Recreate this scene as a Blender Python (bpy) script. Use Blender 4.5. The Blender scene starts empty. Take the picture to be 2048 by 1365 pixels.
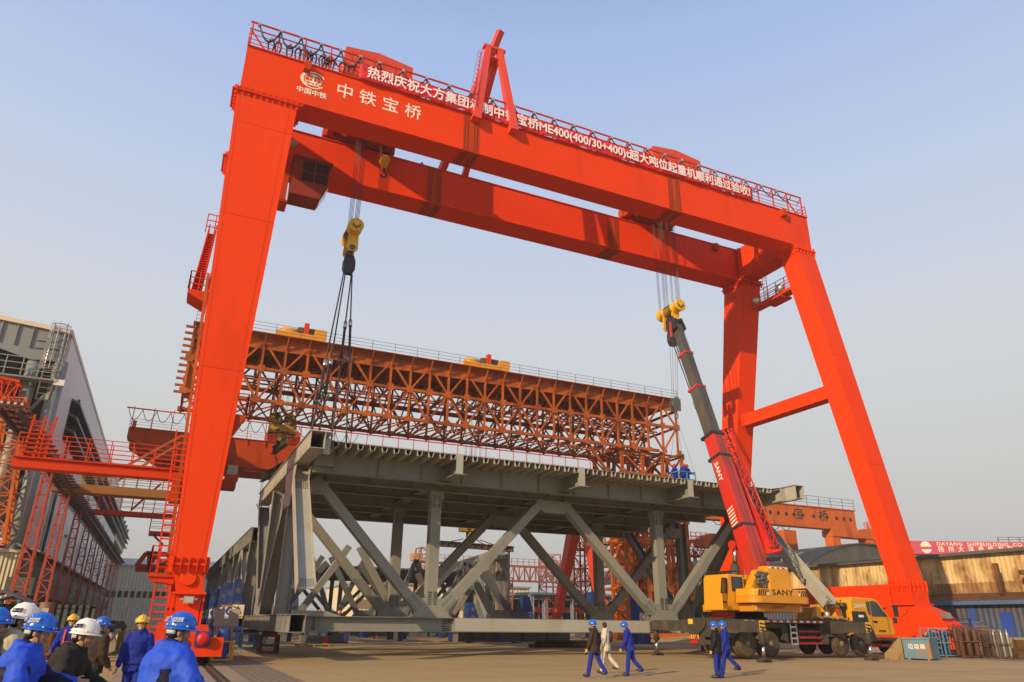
import bpy, bmesh, math, random
from mathutils import Vector as V, Matrix, noise
RAD = math.radians
PI = math.pi
random.seed(7)
S = bpy.context.scene
COL = S.collection

# ------------------------------------------------------------------ camera
# axes of the yard: X along the crane girders, Y along the crane rails, Z up; camera 1.7 m above the ground
F_PX, PITCH, ROLL, YAW, HC = 1423.8, RAD(21.633), RAD(0.676), RAD(65.42), 1.7
_F = V((math.cos(YAW), math.sin(YAW), 0)); _R = V((math.sin(YAW), -math.cos(YAW), 0)); _Z = V((0, 0, 1))
_f3 = _F*math.cos(PITCH) + _Z*math.sin(PITCH); _u3 = _Z*math.cos(PITCH) - _F*math.sin(PITCH)
CR = _R*math.cos(ROLL) + _u3*math.sin(ROLL); CU = _u3*math.cos(ROLL) - _R*math.sin(ROLL)
CO = V((0, 0, HC))
cam = bpy.data.cameras.new('camera'); cam_o = bpy.data.objects.new('camera', cam); COL.objects.link(cam_o)
cam.sensor_width = 36; cam.lens = 36*F_PX/2048; cam.clip_start = .1; cam.clip_end = 3000
m = Matrix((CR, CU, -_f3)).transposed().to_4x4(); m.translation = CO
cam_o.matrix_world = m
S.camera = cam_o

# ------------------------------------------------------------------ world, sun, exposure
SUN_EL, SUN_AZ = RAD(22), RAD(28)          # light travels along +X, turned 28 degrees towards +Y
HAZE_LEVEL = 1.0
w = bpy.data.worlds.new('World'); S.world = w; w.use_nodes = True
nt = w.node_tree
bg = nt.nodes['Background']
sky = nt.nodes.new('ShaderNodeTexSky'); sky.sky_type = 'NISHITA'; sky.sun_disc = False
sky.sun_elevation = SUN_EL
d = V((-math.cos(SUN_AZ), -math.sin(SUN_AZ), 0))
sky.sun_rotation = math.atan2(d.x, d.y)
sky.air_density = 1.0; sky.dust_density = 4.0; sky.ozone_density = 2.0; sky.altitude = 0
# thin smog: the clear sky mixed with a pale haze that greys towards the horizon (values are for a strength of 0.12)
geo = nt.nodes.new('ShaderNodeTexCoord'); sep = nt.nodes.new('ShaderNodeSeparateXYZ'); nt.links.new(geo.outputs['Generated'], sep.inputs[0])
cr = nt.nodes.new('ShaderNodeValToRGB'); nt.links.new(sep.outputs[2], cr.inputs[0]); e = cr.color_ramp.elements
HZ = ((0.0, (.57, .555, .525)), (.12, (.63, .62, .595)), (.25, (.68, .685, .68)), (.36, (.675, .715, .775)), (.52, (.56, .655, .845)), (.70, (.40, .535, .86)), (.85, (.20, .30, .58)), (1.0, (.14, .22, .46)))
e[0].position, e[0].color = HZ[0][0], (*HZ[0][1], 1); e[1].position, e[1].color = HZ[-1][0], (*HZ[-1][1], 1)
for p_, c_ in HZ[1:-1]: q_ = e.new(p_); q_.color = (*c_, 1)
sc_ = nt.nodes.new('ShaderNodeVectorMath'); sc_.operation = 'SCALE'; sc_.inputs['Scale'].default_value = HAZE_LEVEL/.12; nt.links.new(cr.outputs[0], sc_.inputs[0])
mx_ = nt.nodes.new('ShaderNodeMix'); mx_.data_type = 'RGBA'; mx_.inputs[0].default_value = .93
nt.links.new(sky.outputs[0], mx_.inputs[6]); nt.links.new(sc_.outputs[0], mx_.inputs[7])
nt.links.new(mx_.outputs[2], bg.inputs[0]); bg.inputs[1].default_value = 0.12
sun = bpy.data.lights.new('sun', 'SUN'); sun.energy = 5.0; sun.angle = RAD(.6); sun.color = (1, .74, .43)
sun_o = bpy.data.objects.new('sun', sun); COL.objects.link(sun_o)
L = V((math.cos(SUN_EL)*math.cos(SUN_AZ), math.cos(SUN_EL)*math.sin(SUN_AZ), -math.sin(SUN_EL)))
sun_o.rotation_euler = L.to_track_quat('-Z', 'Y').to_euler()
sun_o.location = (-40, -30, 60)
S.view_settings.view_transform = 'Standard'; S.view_settings.look = 'None'
S.view_settings.exposure = 0.0; S.view_settings.gamma = 1
S.cycles.max_bounces = 6; S.cycles.diffuse_bounces = 3; S.cycles.glossy_bounces = 2

# ------------------------------------------------------------------ where a photo point lies, on a known plane of the yard
def U(x, y, X=None, Y=None, Z=None, D=None):
    d = _f3*F_PX + CR*(x-1024) - CU*(y-682.5)
    if X is not None: t = X/d.x
    elif Y is not None: t = Y/d.y
    elif Z is not None: t = (Z-HC)/d.z
    else: t = D/d.dot(_F)
    return CO + d*t
def lerp(a, b, t): return a + (b-a)*t

# ------------------------------------------------------------------ mesh builder
class MB:
    def __init__(s): s.v = []; s.f = []; s.mi = []; s.sm = []
    def face(s, pts, mi=0, sm=False):
        n = len(s.v); s.v += [V(p) for p in pts]; s.f.append(list(range(n, n+len(pts)))); s.mi.append(mi); s.sm.append(sm)
    def grid(s, rows, mi=0, closed=False, sm=True, caps=False):
        n = len(s.v); R = len(rows); C = len(rows[0])
        for r in rows: s.v += [V(p) for p in r]
        for i in range(R-1):
            for j in range(C if closed else C-1):
                k = (j+1) % C
                s.f.append([n+i*C+j, n+i*C+k, n+(i+1)*C+k, n+(i+1)*C+j]); s.mi.append(mi); s.sm.append(sm)
        if caps:
            s.f.append([n+j for j in range(C)][::-1]); s.mi.append(mi); s.sm.append(False)
            s.f.append([n+(R-1)*C+j for j in range(C)]); s.mi.append(mi); s.sm.append(False)
        return s
    def hexa(s, a, b, mi=0):
        """a: four corners of one end, b: the four matching corners of the other"""
        n = len(s.v); s.v += [V(p) for p in a] + [V(p) for p in b]
        for q in ((3, 2, 1, 0), (4, 5, 6, 7), (0, 1, 5, 4), (1, 2, 6, 5), (2, 3, 7, 6), (3, 0, 4, 7)):
            s.f.append([n+i for i in q]); s.mi.append(mi); s.sm.append(False)
        return s
    def box(s, x0, x1, y0, y1, z0, z1, mi=0):
        return s.hexa([(x0, y0, z0), (x1, y0, z0), (x1, y1, z0), (x0, y1, z0)], [(x0, y0, z1), (x1, y0, z1), (x1, y1, z1), (x0, y1, z1)], mi)
    def cbox(s, c, sx, sy, sz, mi=0, rz=0):
        c = V(c); M = Matrix.Rotation(rz, 3, 'Z')
        q = [c + M @ V((i*sx/2, j*sy/2, k*sz/2)) for k in (-1, 1) for i, j in ((-1, -1), (1, -1), (1, 1), (-1, 1))]
        return s.hexa(q[:4], q[4:], mi)
    def frame(s, p, q, up=None):
        t = (V(q)-V(p)).normalized(); up = V(up) if up else (V((0, 0, 1)) if abs(t.z) < .95 else V((0, 1, 0)))
        a = t.cross(up).normalized(); b = a.cross(t).normalized()
        return t, a, b
    def beam(s, p, q, w, h=None, up=None, mi=0, w2=None, h2=None):
        p = V(p); q = V(q); h = w if h is None else h; w2 = w if w2 is None else w2; h2 = h if h2 is None else h2
        t, a, b = s.frame(p, q, up)
        A = [p + a*i*w/2 + b*j*h/2 for i, j in ((-1, -1), (1, -1), (1, 1), (-1, 1))]
        B = [q + a*i*w2/2 + b*j*h2/2 for i, j in ((-1, -1), (1, -1), (1, 1), (-1, 1))]
        return s.hexa(A, B, mi)
    def ibeam(s, p, q, w, h, tf=.03, tw=.025, up=None, mi=0):
        p = V(p); q = V(q); t, a, b = s.frame(p, q, up)
        s.beam(p+b*(h/2-tf/2), q+b*(h/2-tf/2), w, tf, up, mi); s.beam(p-b*(h/2-tf/2), q-b*(h/2-tf/2), w, tf, up, mi)
        return s.beam(p, q, tw, h-2*tf-.002, up, mi)
    def tube(s, p, q, r, n=8, r2=None, mi=0, caps=True):
        p = V(p); q = V(q); t, a, b = s.frame(p, q); r2 = r if r2 is None else r2
        ring = lambda c, rr: [c + (a*math.cos(2*PI*i/n) + b*math.sin(2*PI*i/n))*rr for i in range(n)]
        return s.grid([ring(p, r), ring(q, r2)], mi, True, n > 5, caps)
    def path(s, pts, r, n=6, mi=0, closed=False):
        pts = [V(p) for p in pts]; rows = []; up = None
        for i, p in enumerate(pts):
            t = (pts[min(i+1, len(pts)-1)] - pts[max(i-1, 0)]).normalized()
            if up is None: up = V((0, 0, 1)) if abs(t.z) < .9 else V((1, 0, 0))
            a = t.cross(up).normalized(); b = a.cross(t).normalized(); up = b
            rows.append([p + (a*math.cos(2*PI*k/n) + b*math.sin(2*PI*k/n))*r for k in range(n)])
        return s.grid(rows, mi, True, n > 4, True)
    def prism(s, pts, ext, mi=0):
        pts = [V(p) for p in pts]; ext = V(ext); n = len(pts); k = len(s.v)
        s.v += pts + [p+ext for p in pts]
        s.f.append([k+i for i in range(n)][::-1]); s.f.append([k+n+i for i in range(n)])
        for i in range(n): s.f.append([k+i, k+(i+1) % n, k+n+(i+1) % n, k+n+i])
        s.mi += [mi]*(n+2); s.sm += [False]*(n+2)
        return s
    def lathe(s, prof, c, n=16, ax=(0, 0, 1), mi=0, caps=True):
        c = V(c); ax = V(ax).normalized(); t, a, b = s.frame(c, c+ax)
        return s.grid([[c + t*z + (a*math.cos(2*PI*i/n) + b*math.sin(2*PI*i/n))*r for i in range(n)] for r, z in prof], mi, True, True, caps)
    def ell(s, c, rx, ry, rz, nu=14, nv=8, mi=0, M=None, t0=-PI/2, t1=PI/2):
        c = V(c); rows = []
        for i in range(nv+1):
            t = lerp(t0, t1, i/nv); k = max(math.cos(t), .01)
            r = [V((rx*k*math.cos(2*PI*j/nu), ry*k*math.sin(2*PI*j/nu), rz*math.sin(t))) for j in range(nu)]
            rows.append([c + (M @ p if M else p) for p in r])
        return s.grid(rows, mi, True, True, True)
    def cap(s, p, q, r, r2=None, n=10, mi=0):
        """a limb: tapered tube with rounded ends"""
        p = V(p); q = V(q); r2 = r if r2 is None else r2; t, a, b = s.frame(p, q); rows = []
        for k in range(4): th = -PI/2 + (k+.05)/4*PI/2; rows.append((p + t*r*math.sin(th), r*math.cos(th)))
        rows += [(p, r), (q, r2)]
        for k in range(1, 5): th = (k-.05)/4*PI/2; rows.append((q + t*r2*math.sin(th), r2*math.cos(th)))
        return s.grid([[c + (a*math.cos(2*PI*i/n) + b*math.sin(2*PI*i/n))*rr for i in range(n)] for c, rr in rows], mi, True, True, True)
    def build(s, name, mats, parent=None, off=None, **tags):
        if not isinstance(mats, (list, tuple)): mats = [mats]
        if off is None: off = parent_origin(parent)
        me = bpy.data.meshes.new(name)
        me.from_pydata([tuple(v-off) for v in s.v], [], s.f)
        for mt in mats: me.materials.append(mt)
        me.polygons.foreach_set('material_index', s.mi); me.polygons.foreach_set('use_smooth', s.sm)
        me.update()
        o = bpy.data.objects.new(name, me); COL.objects.link(o)
        if parent: o.parent = parent
        for k, v in tags.items(): o[k] = v
        return o
def parent_origin(p):
    c = V((0, 0, 0))
    while p: c = c + V(p.location); p = p.parent
    return c
def thing(name, label, cat, loc=(0, 0, 0), group=None, rz=0):
    o = bpy.data.objects.new(name, None); COL.objects.link(o); o.location = loc; o.rotation_euler = (0, 0, rz)
    o.empty_display_size = .3; o['label'] = label; o['category'] = cat
    if group: o['group'] = group
    return o
def dup(o, loc=None, rz=None, label=None, group=None, parent=None):
    c = o.copy(); COL.objects.link(c)
    if parent: c.parent = parent
    if loc is not None: c.location = loc
    if rz is not None: c.rotation_euler = (0, 0, rz)
    if label: c['label'] = label
    if group: c['group'] = group
    for ch in list(o.children): dup(ch, parent=c)
    return c
def tag(o, label, cat, group=None):
    o['label'] = label; o['category'] = cat
    if group: o['group'] = group
    return o
def letters(s, size, mat, parent, p, right, up, name='lettering', bold=0, ext=.004, sx=1, align='CENTER', gap=1.0):
    """writing as real raised letters; p is the middle of the line (or its start), right and up are its directions"""
    cu = bpy.data.curves.new('txt', 'FONT'); cu.body = s; cu.size = size; cu.extrude = ext; cu.align_x = align; cu.align_y = 'CENTER'
    cu.offset = 0; cu.space_character = gap; cu.resolution_u = 3
    t = bpy.data.objects.new('txt', cu); COL.objects.link(t)
    dg = bpy.context.evaluated_depsgraph_get(); me = bpy.data.meshes.new_from_object(t.evaluated_get(dg))
    bpy.data.objects.remove(t); bpy.data.curves.remove(cu)
    R = V(right).normalized(); N = R.cross(V(up)).normalized(); Uu = N.cross(R).normalized()
    off = parent_origin(parent)
    for v in me.vertices: v.co = V(p) - off + R*v.co.x*sx + Uu*v.co.y + N*v.co.z
    if bold:                                               # heavier strokes: the same letters again, shifted by less than a stroke and stepped in depth
        bm = bmesh.new(); bm.from_mesh(me); src = bm.copy(); tmp = bpy.data.meshes.new('tmp')
        for k, (a, b_) in enumerate(((1, 0), (-1, 0), (0, 1), (0, -1))):
            s2 = src.copy(); bmesh.ops.translate(s2, verts=s2.verts, vec=R*a*bold*1.3 + Uu*b_*bold*1.3 + N*.0011*(k+1)); s2.to_mesh(tmp); s2.free(); bm.from_mesh(tmp)
        bm.to_mesh(me); bm.free(); src.free(); bpy.data.meshes.remove(tmp)
    me.name = name; me.materials.clear(); me.materials.append(mat)
    o = bpy.data.objects.new(name, me); COL.objects.link(o); o.parent = parent
    return o

# ------------------------------------------------------------------ materials
def mat(name, col, rough=.5, metal=0, var=.12, sc=.6, stain=None, st=(.55, .7), ssc=.8, streak=1, bump=0, bsc=30, corr=None, spec=.5, seams=None):
    """paint, steel, cloth...: base colour with noise, an optional second colour in patches (streak>1 draws them out downwards), bump, corrugation"""
    m = bpy.data.materials.new(name); m.use_nodes = True; t = m.node_tree; N = t.nodes; Lk = t.links.new
    b = N['Principled BSDF']; b.inputs['Roughness'].default_value = rough; b.inputs['Metallic'].default_value = metal
    b.inputs['Specular IOR Level'].default_value = spec
    tc = N.new('ShaderNodeTexCoord')
    def nz(scale, det=4, sz=1, rgh=.55):
        mp = N.new('ShaderNodeMapping'); mp.inputs['Scale'].default_value = (scale, scale, scale/sz); Lk(tc.outputs['Object'], mp.inputs[0])
        n = N.new('ShaderNodeTexNoise'); n.inputs['Scale'].default_value = 1; n.inputs['Detail'].default_value = det; n.inputs['Roughness'].default_value = rgh
        Lk(mp.outputs[0], n.inputs[0]); return n.outputs['Fac']
    def ramp(src, a, bb):
        r = N.new('ShaderNodeMapRange'); r.inputs[1].default_value = a; r.inputs[2].default_value = bb; Lk(src, r.inputs[0]); r.clamp = True; return r.outputs[0]
    def mix(f, A, B):
        x = N.new('ShaderNodeMix'); x.data_type = 'RGBA'
        Lk(f, x.inputs[0]) if not isinstance(f, float) else setattr(x.inputs[0], 'default_value', f)
        for k, c in ((6, A), (7, B)):
            if isinstance(c, tuple): x.inputs[k].default_value = (*c[:3], 1)
            else: Lk(c, x.inputs[k])
        return x.outputs[2]
    lo = tuple(c*(1-var) for c in col); hi = tuple(min(1, c*(1+var)) for c in col)
    c = mix(ramp(nz(sc), .3, .7), lo, hi)
    f2 = ramp(nz(sc*9, 3), .35, .75); c2 = mix(f2, tuple(x*(1-var*.6) for x in col), tuple(min(1, x*(1+var*.6)) for x in col))
    c = mix(.4, c, c2)
    if stain: c = mix(ramp(nz(ssc, 6, streak, .65), *st), c, stain)
    if seams:
        br = N.new('ShaderNodeTexBrick'); br.inputs['Scale'].default_value = 1; br.inputs['Mortar Size'].default_value = seams[2]
        br.inputs['Brick Width'].default_value = seams[0]; br.inputs['Row Height'].default_value = seams[1]; br.offset = 0
        br.inputs['Color1'].default_value = br.inputs['Color2'].default_value = (0, 0, 0, 1); br.inputs['Mortar'].default_value = (1, 1, 1, 1)
        Lk(tc.outputs['Object'], br.inputs[0]); c = mix(br.outputs[0], c, tuple(x*.55 for x in col))
    Lk(c, b.inputs['Base Color'])
    rr = N.new('ShaderNodeMapRange'); Lk(nz(sc*3, 3), rr.inputs[0]); rr.inputs[3].default_value = max(.05, rough-.12); rr.inputs[4].default_value = min(1, rough+.12); Lk(rr.outputs[0], b.inputs['Roughness'])
    h = None
    if corr:
        ax, pitch, dep = corr
        sp = N.new('ShaderNodeSeparateXYZ'); Lk(tc.outputs['Object'], sp.inputs[0])
        k = N.new('ShaderNodeMath'); k.operation = 'MULTIPLY'; Lk(sp.outputs[ax], k.inputs[0]); k.inputs[1].default_value = 2*PI/pitch
        sn = N.new('ShaderNodeMath'); sn.operation = 'SINE'; Lk(k.outputs[0], sn.inputs[0])
        bp = N.new('ShaderNodeBump'); bp.inputs['Distance'].default_value = dep; bp.inputs['Strength'].default_value = 1; Lk(sn.outputs[0], bp.inputs['Height']); h = bp
    if bump:
        bp = N.new('ShaderNodeBump'); bp.inputs['Distance'].default_value = bump; bp.inputs['Strength'].default_value = .6; Lk(nz(bsc, 4), bp.inputs['Height'])
        if h: Lk(h.outputs[0], bp.inputs['Normal'])
        h = bp
    if h: Lk(h.outputs[0], b.inputs['Normal'])
    return m
RUST = (.12, .045, .015)
M = dict(
  red=mat('red crane paint', (.74, .048, .003), .6, var=.06, sc=.25, stain=(.55, .045, .006), st=(.55, .85), ssc=.5, streak=6, spec=.12),
  red2=mat('weathered red crane paint', (.46, .052, .006), .6, var=.15, stain=(.24, .034, .008), st=(.55, .8), ssc=.4, streak=4, spec=.12),
  redrail=mat('red railing paint', (.58, .042, .006), .55, var=.1, spec=.15),
  orange=mat('old orange crane paint', (.46, .108, .008), .6, var=.2, stain=(.17, .04, .009), st=(.42, .68), ssc=.5, streak=3, spec=.25),
  orange2=mat('sunbaked orange paint', (.56, .12, .014), .6, var=.15, stain=(.12, .03, .012), st=(.55, .75), ssc=.5, streak=5, spec=.25),
  steel=mat('grey primed steel', (.235, .238, .212), .5, var=.12, sc=.5, stain=(.175, .168, .14), st=(.5, .75), ssc=.45, streak=2, spec=.35),
  steel2=mat('pale primed steel', (.36, .355, .31), .45, var=.1, sc=.5, stain=(.28, .25, .19), st=(.55, .8), ssc=.6, streak=3, spec=.4),
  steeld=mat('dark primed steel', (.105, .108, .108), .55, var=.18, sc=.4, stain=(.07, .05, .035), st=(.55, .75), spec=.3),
  bolt=mat('bolt heads', (.07, .065, .06), .5, .5),
  yellow=mat('yellow machine paint', (.68, .31, .012), .42, var=.07, stain=(.30, .13, .02), st=(.62, .85), ssc=1.2, streak=3),
  hookyel=mat('yellow hook block paint', (.72, .40, .01), .45, var=.06, stain=(.3, .15, .02), st=(.65, .85)),
  boom=mat('red boom paint', (.56, .024, .012), .4, var=.1, stain=(.26, .06, .025), st=(.45, .75), ssc=.6, streak=3),
  boomg=mat('grey boom steel with worn grease', (.075, .068, .058), .5, var=.2, stain=(.18, .12, .05), st=(.55, .72), ssc=1.0, streak=2),
  dark=mat('black steel', (.022, .022, .024), .5, var=.3),
  rope=mat('steel wire rope', (.03, .028, .025), .6),
  mud=mat('dusty chassis steel', (.055, .05, .043), .7, var=.2, stain=(.13, .10, .062), st=(.5, .8), ssc=1.2, spec=.2),
  tyre=mat('dusty tyre rubber', (.07, .056, .04), .85, var=.15, stain=(.15, .11, .065), st=(.45, .7), ssc=1.5, spec=.1, bump=.01, bsc=20),
  chrome=mat('chromed rod', (.7, .7, .7), .15, 1, var=.02),
  white=mat('white paint', (.75, .74, .70), .5, var=.05),
  cream=mat('cream lettering', (.80, .72, .60), .5, var=.05),
  black=mat('black lettering', (.012, .012, .012), .5),
  glass=mat('dark window glass', (.025, .03, .035), .06, var=.1, spec=.8),
  lamp=mat('lamp glass', (.45, .45, .42), .2, var=.1),
  ally=mat('aluminium', (.55, .55, .53), .35, .8, var=.1),
  blue=mat('blue jig paint', (.015, .045, .20), .5, var=.2, stain=(.02, .03, .07), st=(.5, .75)),
  bluel=mat('light blue paint', (.09, .26, .42), .55, var=.15, stain=RUST, st=(.6, .75), ssc=2),
  rust=mat('rusty steel', (.16, .075, .03), .8, var=.3, stain=(.07, .03, .015), st=(.45, .65), ssc=1.5, spec=.2),
  green=mat('green fence paint', (.05, .15, .03), .55, var=.2),
  wood=mat('timber', (.33, .22, .10), .8, var=.2, sc=3),
  skin=mat('skin', (.42, .23, .14), .55, var=.06, sc=6),
  hair=mat('black hair', (.012, .010, .009), .6, var=.2),
  banner=mat('red banner cloth', (.66, .010, .022), .75, var=.08, sc=1, bump=.03, bsc=2),
)
# ================================================================== THE SETTING: ground, rails, paved strip
def gz(x):                                   # the yard rises gently towards the buildings on the far right
    t = min(1, max(0, (x-47.5)/12)); return .65*t*t*(3-2*t)
gm = mat('tan dusty concrete', (.41, .295, .14), .8, var=.10, sc=.12, stain=(.33, .225, .098), st=(.45, .8), ssc=.25, bump=.006, bsc=9, spec=.25, seams=(6, 6, .012))
t = gm.node_tree; N = t.nodes; b = N['Principled BSDF']        # faint tyre marks and drag marks, drawn out along X
tc = N.new('ShaderNodeTexCoord'); mp = N.new('ShaderNodeMapping'); mp.inputs['Scale'].default_value = (.05, 1.1, 1); mp.inputs['Rotation'].default_value = (0, 0, .25)
t.links.new(tc.outputs['Object'], mp.inputs[0]); nz = N.new('ShaderNodeTexNoise'); nz.inputs['Detail'].default_value = 5; nz.inputs['Scale'].default_value = 1
t.links.new(mp.outputs[0], nz.inputs[0]); mr = N.new('ShaderNodeMapRange'); mr.inputs[1].default_value = .52; mr.inputs[2].default_value = .75; mr.inputs[4].default_value = .45; t.links.new(nz.outputs[0], mr.inputs[0])
mx = N.new('ShaderNodeMix'); mx.data_type = 'RGBA'; old = b.inputs['Base Color'].links[0].from_socket
t.links.new(mr.outputs[0], mx.inputs[0]); t.links.new(old, mx.inputs[6]); mx.inputs[7].default_value = (.25, .172, .085, 1); t.links.new(mx.outputs[2], b.inputs['Base Color'])
mb = MB()
xs = [-900, -200, -60, -20, 0, 20, 40] + [46+i*1.5 for i in range(16)] + [90, 150, 400, 1500]
ys = [-80, -20, 0, 20, 40, 60, 100, 200, 600, 1600]
mb.grid([[(x, y, gz(x)) for x in xs] for y in ys], sm=False)
mb.f = [q[::-1] for q in mb.f]
mb.build('ground', gm, kind='structure')
# two sunken crane rails with concrete shoulders, a strip of rough setts beside them
conc = mat('worn concrete shoulder', (.30, .235, .15), .8, var=.12, sc=.7, stain=(.2, .14, .08), bump=.006, seams=(40, 2.5, .012))
setm = mat('rough setts', (.25, .19, .12), .85, var=.2, sc=2, bump=.04, bsc=6, seams=(.24, .15, .028))
groove = mat('dark rail groove', (.035, .026, .018), .8, var=.3)  # flat dark strip laid for the groove around each rail
for name, x0, x1, z, mm in (('rail_bed', -1.0, 2.75, .004, conc), ('sett_strip', 2.75, 4.3, .004, setm), ('rail_bed', 45.2, 48.2, .02, conc)):
    mb = MB(); mb.face([(x0, -20, z+gz(x0)), (x1, -20, z+gz(x1)), (x1, 160, z+gz(x1)), (x0, 160, z+gz(x0))]); mb.build(name, mm, kind='structure')
for x in (-.38, 2.05, 46.7):
    g = gz(x)+(.02 if x > 40 else .004); mb = MB(); mb.face([(x-.2, -20, g+.004), (x+.2, -20, g+.004), (x+.2, 160, g+.004), (x-.2, 160, g+.004)]); mb.build('rail_groove', groove, kind='structure')
    mb = MB(); mb.box(x-.045, x+.045, -20, 160, g+.006, g+.03); mb.build('crane_rail', mat('worn rail head', (.16, .11, .07), .45, .6), kind='structure')

# ================================================================== THE RED GANTRY CRANE
GC = thing('gantry_crane', 'huge bright red double-girder gantry crane with four legs spanning the whole yard', 'gantry crane', (23.5, 45, 0))
def railing(mb, p, q, h=1.1, n=None, rails=3, r=.03, up=(0, 0, 1), mi=0):
    p = V(p); q = V(q); up = V(up)*h; n = n or max(2, int((q-p).length/1.8)+1)
    for i in range(n):
        c = lerp(p, q, i/(n-1)); mb.beam(c, c+up, r*2, r*2, up=(q-p), mi=mi)
    for k in range(1, rails+1): mb.beam(p+up*k/rails, q+up*k/rails, r*1.6, r*1.6, mi=mi)
R_ = M['red']
YN0, YN1, YF0, YF1, ZB, ZT = 40.2, 42.05, 47.8, 49.9, 33.35, 36.6
def girder(y0, y1, x0, x1, splices):
    mb = MB(); mb.box(x0, x1, y0, y1, ZB, ZT); mb.box(x0-.02, x1+.02, y0-.12, y1+.12, ZT, ZT+.06); mb.box(x0+3.9, x1-2.2, y0-.05, y1+.05, ZB-.05, ZB-.001)
    for xl, s in ((x0+3.62, 1), (x1-1.95, -1)):           # rounded corner where the leg meets the girder
        pts = [(xl, y0+.003, ZB), (xl+s*.75, y0+.003, ZB)] + [(xl+s*(.75-.75*math.sin(a)), y0+.003, ZB-.75+.75*math.cos(a)) for a in [i*PI/12 for i in range(1, 7)]]
        mb.prism(pts, (0, y1-y0-.006, 0))
    yy = (y0-.004)
    for k in range(1, 12):                                   # plate seams stand a hair proud
        x = lerp(x0, x1, k/12); mb.box(x-.02, x+.02, y0-.005, y0-.0005, ZB+.1, ZT-.1)
    g = mb.build('girder', R_, GC)
    for x in splices:
        s = MB(); s.box(x-.62, x+.62, y0-.03, y0-.006, ZB+.05, ZT-.05); s.box(x-.75, x+.75, y0+.05, y1-.05, ZB-.09, ZB-.052)
        for i in range(4):
            for j in range(26): s.cbox((x+(-.48, -.26, .26, .48)[i], y0-.045, ZB+.14+j*.118), .07, .03, .07, 1)
        for i in range(4):
            for j in range(14): s.cbox((x+(-.5, -.25, .25, .5)[i], lerp(y0+.15, y1-.15, j/13), ZB-.105), .08, .08, .03, 1)
        s.build('bolt_splice', [M['red2'], mat('bolts', (.25, .02, .008), .5)], g)
    for xl in (8.6, 15.5, 24.5, 35, 41):                      # small brackets under the banner
        s.v  # (no geometry)
    return g
near = girder(YN0, YN1, -.85, 48.0, (14.9, 33.0)); far = girder(YF0, YF1, -.85, 48.4, (14.7, 31.9))
for (x, g) in ((3.0, near), (44.9, near), (43.6, far)):
    mb = MB(); y = YN0 if g is near else YF0; mb.box(x-.22, x+.22, y-.45, y-.001, ZT-.75, ZT-.06); mb.build('bracket', M['red2'], g)
# end beams
for x0, x1, yb in ((-.8, 1.9, 0), (46.3, 48.1, 0)):
    mb = MB(); mb.box(x0, x1, YN1+.125, YF0-.125, ZB-.02, ZT-.02)
    if x0 > 9:
        for k in range(12): mb.box(x0-.22, x0-.001, YF0-.5, YF0-.44, ZB+.15+k*.27, ZB+.27+k*.27)
    mb.build('end_beam', R_, GC)
# legs: tapered boxes, splayed along the rails
def leg(top, bot, kind):
    mb = MB(); mb.hexa(bot, top)
    p = mb.build('leg', R_, GC)
    f = MB()                                                  # bolted flanges with stiffener fins at head and foot
    for c, dz, s in ((top, -.35, 1), (bot, .05, 1)):
        lo = [lerp(V(a), V(b), .012 if c is top else .0) for a, b in zip(c, bot if c is top else top)]
        ce = sum((V(a) for a in lo), V((0, 0, 0)))/4
        q = [ce + (a-ce)*1.16 for a in lo]
        f.hexa([a+V((0, 0, -.05)) for a in q], [a+V((0, 0, .05)) for a in q])
        for i in range(4):
            a, b_ = lo[i], lo[(i+1) % 4]; n = max(4, int((b_-a).length/.34)); out = ((a+b_)/2-ce); out.z = 0; out.normalize()
            for k in range(n+1):
                e = lerp(a, b_, k/n); f.beam(e+out*.09+V((0, 0, -.34)), e+out*.09+V((0, 0, .34)), .035, .17, up=out)
        f.build('flange', R_, p); f = MB()
    return p
def rect(x0, x1, y0, y1, z): return [(x0, y0, z), (x1, y0, z), (x1, y1, z), (x0, y1, z)]
LN = leg(rect(-.98, 2.78, YN0+.02, YN1-.02, ZB-.001), rect(.17, 1.52, 36.3, 37.7, 4.0), 'rigid')
LF = leg(rect(-.98, 2.78, YF0+.02, YF1-.02, ZB-.001), rect(.17, 1.52, 52.3, 53.7, 4.0), 'rigid')
RN = leg(rect(46.1, 48.1, YN0+.02, YN1+.15, ZB-.001), rect(46.05, 47.7, 35.2, 36.6, 4.4), 'slim')
RF = leg(rect(46.2, 48.4, YF0-.7, YF1-.1, ZB-.03), rect(46.05, 47.7, 53.0, 54.6, 4.4), 'slim')
def seams(tp, bt, par, ts, vs):                                  # welds standing a few millimetres proud of the leg's front face
    A, B_, C_, D_ = V(bt[0]), V(bt[1]), V(tp[0]), V(tp[1]); n = (B_-A).cross(C_-A).normalized(); n = n if n.y < 0 else -n
    for t_ in ts: mb = MB(); mb.beam(lerp(A, C_, t_)+n*.004, lerp(B_, D_, t_)+n*.004, .012, .035, up=(0, 0, 1)); mb.build('weld_seam', M['red2'], par)
    for s_ in vs: mb = MB(); mb.beam(lerp(A, B_, s_)+n*.004, lerp(C_, D_, s_)+n*.004, .022, .012, up=n); mb.build('weld_seam', M['red2'], par)
seams(rect(-.98, 2.78, YN0+.02, YN1-.02, ZB-.001), rect(.17, 1.52, 36.3, 37.7, 4.0), LN, (.33, .66, .9), (.06, .88))
seams(rect(46.1, 48.1, YN0+.02, YN1+.15, ZB-.001), rect(46.05, 47.7, 35.2, 36.6, 4.4), RN, (.3, .62), (.92,))
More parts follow.
